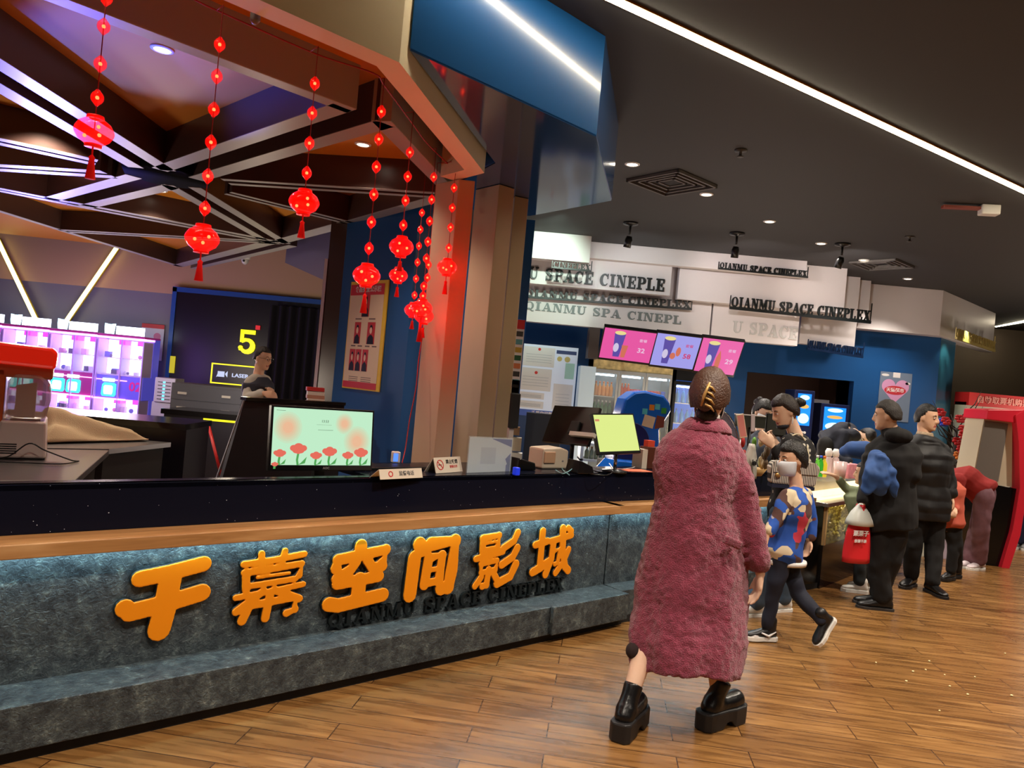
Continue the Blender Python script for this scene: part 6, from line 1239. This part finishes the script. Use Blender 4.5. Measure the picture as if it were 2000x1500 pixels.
for i, v in enumerate(fu.v): fu.v[i] = v+V((noise.noise(v*45), noise.noise(v*45+V((9, 0, 0))), noise.noise(v*45+V((0, 9, 0)))))*.007+V((noise.noise(v*7), noise.noise(v*7+V((9, 0, 0))), 0))*.012
co = part('coat', fu, coatM, t)
# collar and fringe of wool along the hem
cN = secs[-1][0]; mb = MB(); R_ = []
for rr, zz in ((.125, -.06), (.12, -.035), (.09, -.0), (.074, .01), (.074, -.04)): R_.append([cN+V((math.cos(a*.2618)*rr*1.05, math.sin(a*.2618)*rr*.8+.005, zz+.004+.02*math.cos(a*.2618)**2*0-.01*math.sin(a*.2618))) for a in range(24)])
part('coat_collar', fuse(MB().rings(R_), .006, 2), coatM, co); part('shirt_collar', MB().lathe([(.062, -.01), (.06, .035), (.054, .035), (.058, -.01)], tuple(cN+V((.005, .005, .0))), 20), mat('shirt_offwhite', (205, 195, 185), .7), t)
part('pocket_flap', fuse(MB(frame(W(1432, 1060, 3.42), (1, .3, -.35), (.3, 0, 1))).box(-.045, .045, -.02, .02, -.02, .01), .006, 2), coatM, co)
bootM = mat('boot_black', (16, 15, 16), .28, bump=.15, bscale=60); soleM = mat('boot_sole', (26, 25, 26), .5); sockM = mat('sock_black', (20, 18, 20), .85)
for nm, an, f_, kn in (('l', J['al'], J['tal'], J['kl']), ('r', J['ar'], J['tar'], J['kr'])):
    r_, f2, u2 = basis(f_); g = V((an.x, an.y, 0)); P_ = lambda x, y, z: g+r_*x+f2*y+V((0, 0, z)); mb = MB()
    tp = W(1238, 1336, 3.42) if nm == 'l' else W(1412, 1328, 3.56); a9 = P_(0, -.03, .12); mb.tube([a9, lerp(a9, tp, .5), tp], [.046, .042, .045], 16); mb.ball(a9, .05); limb(mb, [P_(0, -.05, .1), P_(0, .03, .1), P_(0, .1, .1), P_(0, .145, .105)], [.046, .046, .05, .048])
    bo = part('boot', fuse(mb, .007, 3), bootM, t)
    so = MB(); sec = [(-.115, .030, .0), (-.09, .05, .0), (.0, .052, .0), (.03, .053, .03), (.06, .056, .03), (.085, .06, .0), (.16, .058, .0), (.2, .035, .02)]; R_ = []
    for y, hw, z0 in sec:
        R_.append([P_(-hw, y, z0), P_(hw, y, z0), P_(hw*1.0, y, .088), P_(-hw*1.0, y, .088)])
    so.rings(R_, False); part('platform_sole', so, soleM, bo, bv=.008)
part('trim_fur', fuse(MB().ball(lerp(J['kl'], J['al'], .38)+V((-.045, -.0, .03)), .035, .035, .04), .008, 1), mat('fur_dark', (40, 26, 26), .9), co) 
# ---- boy in the blue sweater, walking to the left
J = joints(4.95, .82, hd=(1547, 898), fwd=(-1, -.25, -.08), nk=(1557, 950), sl=(1538, 968, -.1), sr=(1572, 966, .1), el=(1520, 1010, -.16), er=(1585, 1015, .12), wl=(1498, 1045, -.2), wr=(1580, 1055, .1), hl=(1528, 1085, -.06), hr=(1535, 1085, .07), kl=(1512, 1150, -.05), kr=(1560, 1160, .0), al=(1498, 1220, -.02), ar=(1602, 1236, -.12), tal=(-1, -.15, 0), tar=(-.55, -.25, -.75), dwl=(-.35, 0, -.9))
J['al'].z = .10; J['ar'].z = .20
knit = mat('boy_knit', (40, 84, 170), .85); nt = knit.node_tree; b = nt.nodes['Principled BSDF']; tc = nt.nodes.new('ShaderNodeTexCoord'); mp = nt.nodes.new('ShaderNodeMapping'); mp.inputs['Rotation'].default_value = (.3, .78, .3); mp.inputs['Scale'].default_value = (11, 11, 11)
vo = nt.nodes.new('ShaderNodeTexVoronoi'); vo.distance = 'MANHATTAN'; nt.links.new(tc.outputs['Object'], mp.inputs[0]); nt.links.new(mp.outputs[0], vo.inputs['Vector']); vo.inputs['Scale'].default_value = 1
sp = nt.nodes.new('ShaderNodeSeparateColor'); nt.links.new(vo.outputs['Color'], sp.inputs[0]); o_ = ramp(nt, sp.outputs[0], [(0, (36, 80, 168)), (.5, (36, 80, 168)), (.51, (206, 190, 160)), (.76, (206, 190, 160)), (.77, (84, 58, 54)), (.95, (84, 58, 54)), (.96, (196, 60, 80))]); nt.nodes[-1].color_ramp.interpolation = 'CONSTANT' if False else 'LINEAR'; nt.links.new(o_, b.inputs['Base Color'])
sneak = mat('sneaker_black', (22, 22, 24), .4); soleW = mat('sole_white', (222, 220, 214), .5); navyM = mat('trouser_navy', (20, 24, 40), .8, var=.1)
t, B = person('boy in a blue sweater with beige diamonds, white mask, walking left', J, skin2, head_s=.93, vox=.007, legs_m=navyM, top=('sweater', knit), sleeve=(.058, .052, .045), pants=(.088, .066, .05), shoes=('sneaker', sneak, soleW, .11, .024), hair=(hairK, dict(line=.45, back=-.5, vol=1.22, seed=4, side=-.02), None), mask=True, topadd=.03, toplow=-.12)
hp = (J['hl']+J['hr'])/2; part('hem_band', MB().lathe([(.12, -.01), (.146, -.008), (.15, .01), (.146, .024), (.12, .02)], tuple(hp+V((0, 0, -.045))), 28, sy=.8), white, t)
for d in ('al',):
    f_ = J['t'+d]; r_, f2, u2 = basis(f_)
    for s_ in (-1, 1): a = J[d]+r_*(s_*.036)-V((0, 0, .055)); part('side_stripe', MB().tube([a+f2*(-.05)+V((0, 0, .03)), a+f2*.0+V((0, 0, .0)), a+f2*.05+V((0, 0, .02))], [.003, .009, .005], 6), white, t)
    part('toe_cap', MB().ball(J[d]+f2*.09-V((0, 0, .062)), .04, .04, .022), white, t)
# ---- customer in the black patterned cardigan holding a phone
J = joints(5.6, .96, hd=(1533, 803), fwd=(-.93, -.1, -.38), nk=(1556, 850), sl=(1540, 868, -.14), sr=(1572, 868, .14), el=(1548, 930, -.18), er=(1575, 925, .12), wl=(1510, 872, -.1), wr=(1518, 868, .06), hl=(1530, 1000, -.08), hr=(1548, 1000, .1), kl=(1512, 1095, -.06), kr=(1540, 1095, .08), al=(1475, 1172, -.1), ar=(1528, 1178, .1), tal=(-.95, -.3, 0), tar=(-.9, -.35, 0), dwl=(-.75, 0, .6), dwr=(-.75, 0, .62), pwl=(.2, .9, .1), pwr=(.2, -.9, .1))
ground(J, (.1, .1)); 
card = mat('cardigan_pattern', (18, 16, 18), .8); nt = card.node_tree; b = nt.nodes['Principled BSDF']; tc = nt.nodes.new('ShaderNodeTexCoord'); vo = nt.nodes.new('ShaderNodeTexVoronoi'); vo.inputs['Scale'].default_value = 17; nt.links.new(tc.outputs['Object'], vo.inputs['Vector']); nz = nt.nodes.new('ShaderNodeTexNoise'); nz.inputs['Scale'].default_value = 40; nt.links.new(tc.outputs['Object'], nz.inputs['Vector']); mm = nt.nodes.new('ShaderNodeMath'); mm.operation = 'MULTIPLY'; nt.links.new(vo.outputs['Distance'], mm.inputs[0]); nt.links.new(nz.outputs['Fac'], mm.inputs[1]); nt.links.new(ramp(nt, mm.outputs[0], [(0, (190, 184, 172)), (.1, (190, 184, 172)), (.13, (18, 16, 18))]), b.inputs['Base Color'])
jean = mat('jeans_blue', (66, 84, 104), .8, var=.2)
def bun(h, c, B, s, hm): r, f, u = B; part('hair_bun', fuse(MB().ball(c+f*(-.125)+u*.03, .042, .04, .04).ball(c+f*(-.15)+u*.02, .03), .007, 2), hairK, h)
t, B = person('woman in a black and white patterned cardigan looking down at her phone', J, skin, legs_m=jean, top=('cardigan', card), topadd=.035, toplow=-.12, sleeve=(.064, .055, .045), pants=(.1, .085, .075), shoes=('sneaker', soleW, soleW, .1, .028), hair=(mat('hair_darkbrown', (36, 24, 20), .45, bump=.5, bscale=120), dict(line=.42, back=-.5, vol=1.16, seed=6, side=-.1), bun), hcurl=(.5, .5), hem=((.12, .17, .13),))
r, f, u = B; c = J['hd']; part('chin_mask', MB().ball(c+f*.045+u*(-.1), .05, .05, .03, 12, 8, B), mat('mask_dark', (30, 32, 44), .6), t); part('earring', MB().ball(c+r*(-.08)+u*(-.07), .006, .006, .03), white, t)
slabthing('mobile_phone', 'slim pale phone held up by the woman in the patterned cardigan', 'phone', 1471, 826, 5.58, .03, .13, 4, mat('phone_pale', (200, 190, 196), .3), None, .01)
# her striped bag
q = frontal(1552, 925, 5.25); t = thing('striped_bag', 'black and white pinstriped bag on the woman in the cardigan behind the boy', 'bag', q @ V((0, -.08, 0))); sm_ = mat('stripe_cloth', (200, 192, 180), .7); nt = sm_.node_tree; tc = nt.nodes.new('ShaderNodeTexCoord'); wv_ = nt.nodes.new('ShaderNodeTexWave'); wv_.inputs['Scale'].default_value = 26; nt.links.new(tc.outputs['Object'], wv_.inputs['Vector']); nt.links.new(ramp(nt, wv_.outputs['Color'], [(.3, (60, 56, 56)), (.5, (205, 196, 184))]), nt.nodes['Principled BSDF'].inputs['Base Color'])
part('bag_body', MB(q).prism([(-.155, -.085), (.155, -.085), (.185, .05), (.15, .085), (-.15, .075), (-.17, .03)], -.1, 0), sm_, t, bv=.015); part('bag_flap', MB(q).prism([(-.15, .0), (.16, -.0), (.15, .086), (-.15, .078)], 0, .008), sm_, t); part('clasp', MB(q).ball((-.12, -.02, .012), .022, .016, .008), mat('clasp_gold', (190, 150, 90), .3, .6), t); part('dark_base', MB(q).box(-.15, .15, -.11, -.085, -.1, 0), mat('navy_cloth', (24, 30, 56), .7), t)
part('shoulder_strap', MB().tube(smoothp([W(1537, 925, 5.25), W(1531, 890, 5.38), W(1540, 858, 5.42), W(1560, 848, 5.5), W(1576, 870, 5.5), W(1580, 915, 5.3)]), .006, 6), mat('strap_beige', (200, 186, 156), .6), t)
# ---- staff member behind the counter
J = joints(6.95, .93, hd=(1490, 805), fwd=(.45, -.8, -.3), nk=(1488, 842), sl=(1466, 862, .05), sr=(1512, 862, -.05), el=(1462, 915), er=(1520, 915, -.1), wl=(1480, 935, -.25), wr=(1500, 935, -.28), hl=(1470, 960), hr=(1498, 960), kl=(1465, 1040), kr=(1492, 1040), al=(1460, 1100), ar=(1490, 1100), tal=(.2, -1, 0), tar=(.3, -1, 0))
ground(J)
def pony(h, c, B, s, hm): r, f, u = B; part('hair_bun', fuse(MB().ball(c+f*(-.08)+u*.09, .035).ball(c+f*(-.11)+u*.06, .03), .008, 2), hairK, h)
person('shop worker with a mask and top knot behind the counter screens', J, skin, legs_m=mat('trouser_black', (18, 18, 20), .8), top=('uniform_shirt', mat('uniform_slate', (60, 66, 78), .7)), shoes=('shoe', sneak, soleM, .09, .02), hair=(hairK, dict(line=.4, back=-.5, vol=1.12, seed=8, side=-.1), pony), mask=True, vox=.009)
# ---- man in black hoodie, from behind, bag and blue jacket
J = joints(6.0, 1.03, hd=(1733, 812), fwd=(-.85, .5, -.08), nk=(1742, 846), sl=(1708, 880, .05), sr=(1776, 880, -.05), el=(1694, 940, .08), er=(1783, 930, -.1), wl=(1684, 985, -.05), wr=(1730, 920, .25), hl=(1718, 1000, .03), hr=(1752, 1000, -.03), kl=(1715, 1085, .0), kr=(1740, 1088, .0), al=(1722, 1168, .0), ar=(1716, 1162, .12), tal=(-.95, .12, 0), tar=(-.9, .3, 0), dwl=(-.1, 0, -1), pwl=(.6, .6, 0))
ground(J, (.105, .105)); blk = mat('cloth_black', (15, 14, 15), .85, var=.1); blk2 = mat('cloth_soft_black', (20, 19, 20), .9)
t, B = person('man in a black hoodie seen from behind holding a red and white bag', J, skin2, legs_m=blk, top=('hoodie', blk2), topadd=.045, sleeve=(.07, .064, .054), pants=(.108, .09, .075), shoes=('shoe', sneak, mat('sole_dark', (50, 46, 44), .6), .085, .026), hair=(mat('hair_short', (40, 34, 30), .6, bump=.6, bscale=150), dict(line=.45, back=-.35, vol=1.13, seed=9, side=.02), None), hcurl=(.9, .5), hem=((.14, .21, .155),))
mb = MB(); nk = J['nk']; mb.ball(nk+V((.02, -.07, -.015)), .115, .075, .065); mb.ball(nk+V((0, 0, .01)), .09, .085, .06); part('hood', fuse(mb, .009, 4), blk2, t)
# blue jacket over his arm
bj = mat('jacket_blue', (40, 74, 130), .75, var=.15, vscale=12)
mb = MB(); P_ = lambda x, y, d: W(x, y, 5.78+d)
limb(mb, [P_(1712, 890, .1), P_(1700, 925, .0), P_(1694, 955, 0)], [.05, .06, .05]); limb(mb, [P_(1725, 900, 0), P_(1722, 935, -.02), P_(1718, 958, 0)], [.05, .06, .045]); limb(mb, [P_(1738, 920, 0), P_(1742, 948, 0), P_(1748, 966, 0)], [.04, .045, .03]); limb(mb, [P_(1720, 895, .05), P_(1735, 925, .0)], [.05, .05])
fu = fuse(mb, .009, 4)
for i, v in enumerate(fu.v): fu.v[i] = v+V((noise.noise(v*14), noise.noise(v*14+V((5, 0, 0))), 0))*.02
one('folded_jacket', fu, bj, 'blue jacket draped over the arm of the man in the hoodie', 'jacket')
mb = MB(); limb(mb, [W(1650, 882, 6.5), W(1665, 878, 6.45), W(1690, 880, 6.4), W(1705, 885, 6.35)], [.05, .075, .085, .07]); one('blue_sleeve_bundle', fuse(mb, .01, 4), bj, 'rolled blue garment carried before the chest of the man in the hoodie', 'garment')
# red bag
q = W(1671, 1098, 5.9); M = upright(q, 15); redb = mat('bag_red', (214, 40, 48), .35); k9 = 5.9/FPX
t = bag('carrier_bag', 'red and white carrier bag hanging from the hand of the man in the hoodie', M, .23, .46, .12, redb)
part('white_top', MB(M).rings([[(r_*math.cos(a*.2618), z, .78*r_*math.sin(a*.2618)) for a in range(24)] for r_, z in ((.118, .3), (.105, .34), (.075, .40), (.03, .455), (.012, .47))]), mat('bag_clear_white', (216, 220, 214), .35), t)
a = MB(M); a.text('栗栗子', .048, -.03, .24, .066, .07, .02); a.text('炒栗干果', .028, -.03, .18, .066, .07, .02); part('white_print', a, white, t)
# ---- man in the puffer jacket
J = joints(6.85, 1.05, hd=(1810, 816), fwd=(.62, -.75, -.04), nk=(1806, 850), sl=(1780, 878, .0), sr=(1838, 882, .0), el=(1773, 935), er=(1848, 935, 0), wl=(1778, 975, .05), wr=(1858, 972, -.05), hl=(1793, 985), hr=(1826, 987), kl=(1783, 1062, .0), kr=(1824, 1065, -.02), al=(1779, 1128, .08), ar=(1822, 1140, -.12), tal=(-.75, -.65, 0), tar=(.1, -1, 0), dwr=(.1, -.1, -1), pwr=(-1, .1, 0))
J['sl'], J['sr'] = J['sl'], J['sr']
ground(J, (.11, .11)); puff = mat('puffer_black', (20, 19, 21), .6)
t, B = person('man in a black quilted jacket facing the camera, looking to the right', J, skin2, legs_m=blk, top=('puffer_jacket', puff), topadd=.045, sleeve=(.07, .066, .056), pants=(.1, .078, .064), shoes=('boot', bootM, soleM, .17, .032), hair=(hairK, dict(line=.5, back=-.5, vol=1.12, seed=12, side=.0), None), collar=mat('collar_spotted', (120, 104, 84), .7, var=.7, vscale=60), hcurl=(.5, .55), hem=((.13, .19, .145),))
# quilting ribs belong to the jacket
# ---- bending staff member in dark clothes
J = joints(8.7, .95, hd=(1690, 853), fwd=(-.45, -.55, -.7), nk=(1668, 842), sl=(1648, 850, -.1), sr=(1660, 838, .15), el=(1635, 890, -.15), er=(1640, 880, .2), wl=(1660, 905, -.3), wr=(1650, 900, .0), hl=(1612, 868, -.1), hr=(1616, 862, .12), kl=(1600, 960), kr=(1605, 960, .1), al=(1598, 1040), ar=(1604, 1040, .12), tal=(1, -.2, 0), tar=(1, -.2, 0), hup=(.5, -.2, .6))
ground(J); person('masked worker in dark clothes bending over behind the display counter', J, skin, legs_m=blk, top=('dark_jacket', mat('cloth_navy_black', (20, 24, 38), .8)), topadd=.05, sleeve=(.075, .065, .055), shoes=('shoe', sneak, soleM, .09, .02), hair=(hairK, dict(line=.45, back=-.6, vol=1.15, seed=14, side=-.1), None), mask=True, vox=.01, hands=(0, 0))
# ---- child in green reaching to the display, hidden behind the man in the hoodie
J = joints(6.5, .8, hd=(1690, 925, .1), fwd=(-.8, .55, 0), nk=(1690, 950), sl=(1675, 962, .05), sr=(1702, 962), el=(1655, 955, .1), er=(1705, 990), wl=(1632, 930, .1), wr=(1700, 1010, .1), hl=(1682, 1045), hr=(1692, 1045), kl=(1680, 1085), kr=(1692, 1085), al=(1680, 1128, .0), ar=(1692, 1124, .15), tal=(-.95, .2, 0), tar=(-.95, .3, 0), dwl=(-.9, .2, .25), pwl=(0, .3, -1))
ground(J, (.095, .095)); person('child in a green top and white shoes reaching to the glass display, mostly hidden', J, skin2, head_s=.88, legs_m=mat('trouser_green_black', (34, 40, 42), .8), top=('green_top', mat('top_green', (116, 126, 96), .8)), sleeve=(.052, .046, .04), pants=(.085, .068, .064), shoes=('sneaker', soleW, soleW, .08, .028), hair=(hairK, dict(line=.45, back=-.5, vol=1.12, seed=15, side=-.1), None), vox=.008, hcurl=(.15, .4), cuff=.8)
# ---- person in the red top bending down
J = joints(8.0, .95, hd=(1862, 990, .2), fwd=(-.6, .2, -.75), nk=(1868, 955, .15), sl=(1872, 935, -.12), sr=(1880, 925, .18), el=(1868, 985, -.1), er=(1872, 980, .2), wl=(1858, 1020, .0), wr=(1866, 1020, .25), hl=(1922, 965, -.1), hr=(1926, 962, .12), kl=(1915, 1040, -.05), kr=(1908, 1035, .18), al=(1912, 1100, .05), ar=(1893, 1098, .1), tal=(-.9, -.4, 0), tar=(-.95, -.3, 0), hup=(-.9, 0, .3))
ground(J, (.1, .1)); person('person in a red top and mauve trousers bending forward beside the kiosk', J, skin2, legs_m=mat('corduroy_mauve', (112, 78, 88), .8, var=.15, vscale=20), top=('red_top', mat('top_red', (136, 28, 26), .85, var=.1)), topadd=.06, sleeve=(.07, .062, .055), pants=(.105, .088, .078), shoes=('sneaker', mat('sneaker_pinkwhite', (214, 200, 204), .5), soleW, .09, .032), hair=(hairK, dict(line=.45, back=-.7, vol=1.15, seed=16, side=-.3), None), vox=.01, hands=(0, 0), toplow=-.12)
# ---- person in dark trousers behind the man in the puffer jacket
J = joints(7.35, .8, hd=(1846, 905, .1), fwd=(-.5, .7, -.3), nk=(1850, 935), sl=(1838, 948), sr=(1868, 948), el=(1836, 975), er=(1872, 980), wl=(1850, 990, -.12), wr=(1866, 995, -.12), hl=(1846, 1020), hr=(1862, 1020), kl=(1862, 1062), kr=(1870, 1065), al=(1858, 1104), ar=(1868, 1102, .12), tal=(-.8, -.5, 0), tar=(-.9, -.3, 0))
ground(J, (.1, .1)); person('child in dark trousers and salmon top standing behind the man in the quilted jacket', J, skin2, head_s=.88, legs_m=blk, top=('salmon_top', mat('top_salmon', (196, 92, 72), .8)), sleeve=(.05, .045, .04), pants=(.08, .068, .06), shoes=('boot', bootM, soleM, .13, .025), hair=(hairK, dict(line=.45, back=-.5, vol=1.12, seed=17, side=-.1), None), vox=.01)
# ---- person cut off at the right edge
J = joints(9.7, 1.0, hd=(2012, 838), fwd=(-.9, -.4, -.2), nk=(2010, 865), sl=(1996, 880, -.1), sr=(2022, 880, .1), el=(1985, 915, -.1), er=(2026, 920, .1), wl=(1984, 915, -.4), wr=(2004, 922, -.1), hl=(1995, 965), hr=(2015, 965), kl=(1985, 1015), kr=(2010, 1015), al=(1986, 1060), ar=(2003, 1062), tal=(-.8, -.6, 0), tar=(-.6, -.8, 0), dwl=(-.3, -.5, .2))
ground(J); person('person in navy clothes cut off by the right picture edge', J, skin2, legs_m=mat('trouser_deep_navy', (26, 32, 66), .8), top=('navy_jacket', mat('jacket_navy', (24, 26, 44), .8)), topadd=.05, sleeve=(.07, .062, .052), pants=(.1, .09, .08), shoes=('sneaker', mat('sneaker_grey', (130, 128, 130), .5), soleW, .09, .03), hair=(hairK, dict(line=.45, back=-.5, vol=1.12, seed=18, side=-.1), None), vox=.011)
q = W(1990, 905, 9.2); mb = MB(); limb(mb, [q, q+V((.03, 0, -.06)), q+V((.05, 0, -.1))], [.04, .055, .04]); one('crumpled_tissue', fuse(mb, .01, 2), white, 'white crumpled tissue in the hand of the person at the right edge', 'tissue')
# ---- staff man at the left, behind
J = joints(7.9, 1.0, hd=(513, 700), fwd=(.95, -.3, -.12), nk=(505, 728), sl=(490, 745, -.12), sr=(519, 745, .12), el=(482, 775, -.16), er=(523, 778, .14), wl=(515, 768, -.32), wr=(528, 765, -.05), hl=(492, 808, -.08), hr=(514, 808, .08), kl=(486, 880), kr=(508, 880, .05), al=(482, 945), ar=(504, 945), tal=(.95, -.3, 0), tar=(.95, -.2, 0), dwl=(.95, 0, .05))
ground(J); gs = mat('shirt_grey', (188, 186, 176), .75); vest = mat('vest_dark', (48, 50, 62), .7)
t, B = person('man with glasses and dark vest over grey sleeves behind the left bar', J, skin2, legs_m=blk, top=('shirt', gs), topadd=.02, sleeve=(.062, .054, .044), shoes=('shoe', sneak, soleM, .09, .02), hair=(mat('hair_cropped', (26, 22, 22), .6, bump=.5, bscale=150), dict(line=.55, back=-.3, vol=1.1, seed=20, side=.1), None), glasses=True, vox=.009, hcurl=(.7, .5))
mb = MB(); loft_secs(mb, torso_secs(J, .042, -.12, .96), 20); part('vest', fuse(mb, .01, 3), vest, t)

crm = mat('crumb_cream', (232, 214, 160), .7); mb = MB(); rnd = random.Random(21)
for (px, py) in ((1711, 1294), (1815, 1291), (1808, 1308), (1783, 1311), (1963, 1276), (1845, 1318), (1855, 1340), (1890, 1356), (1835, 1388), (1976, 1358), (1770, 1330), (1904, 1322)):
    q = Wz(px, py, .005); mb.ball(q, rnd.uniform(.005, .01), rnd.uniform(.005, .009), .005, nu=6, nv=4)
one('popcorn_crumbs', mb, crm, 'scattered pale popcorn crumbs on the wooden floor at the right', 'crumbs', kind='stuff')
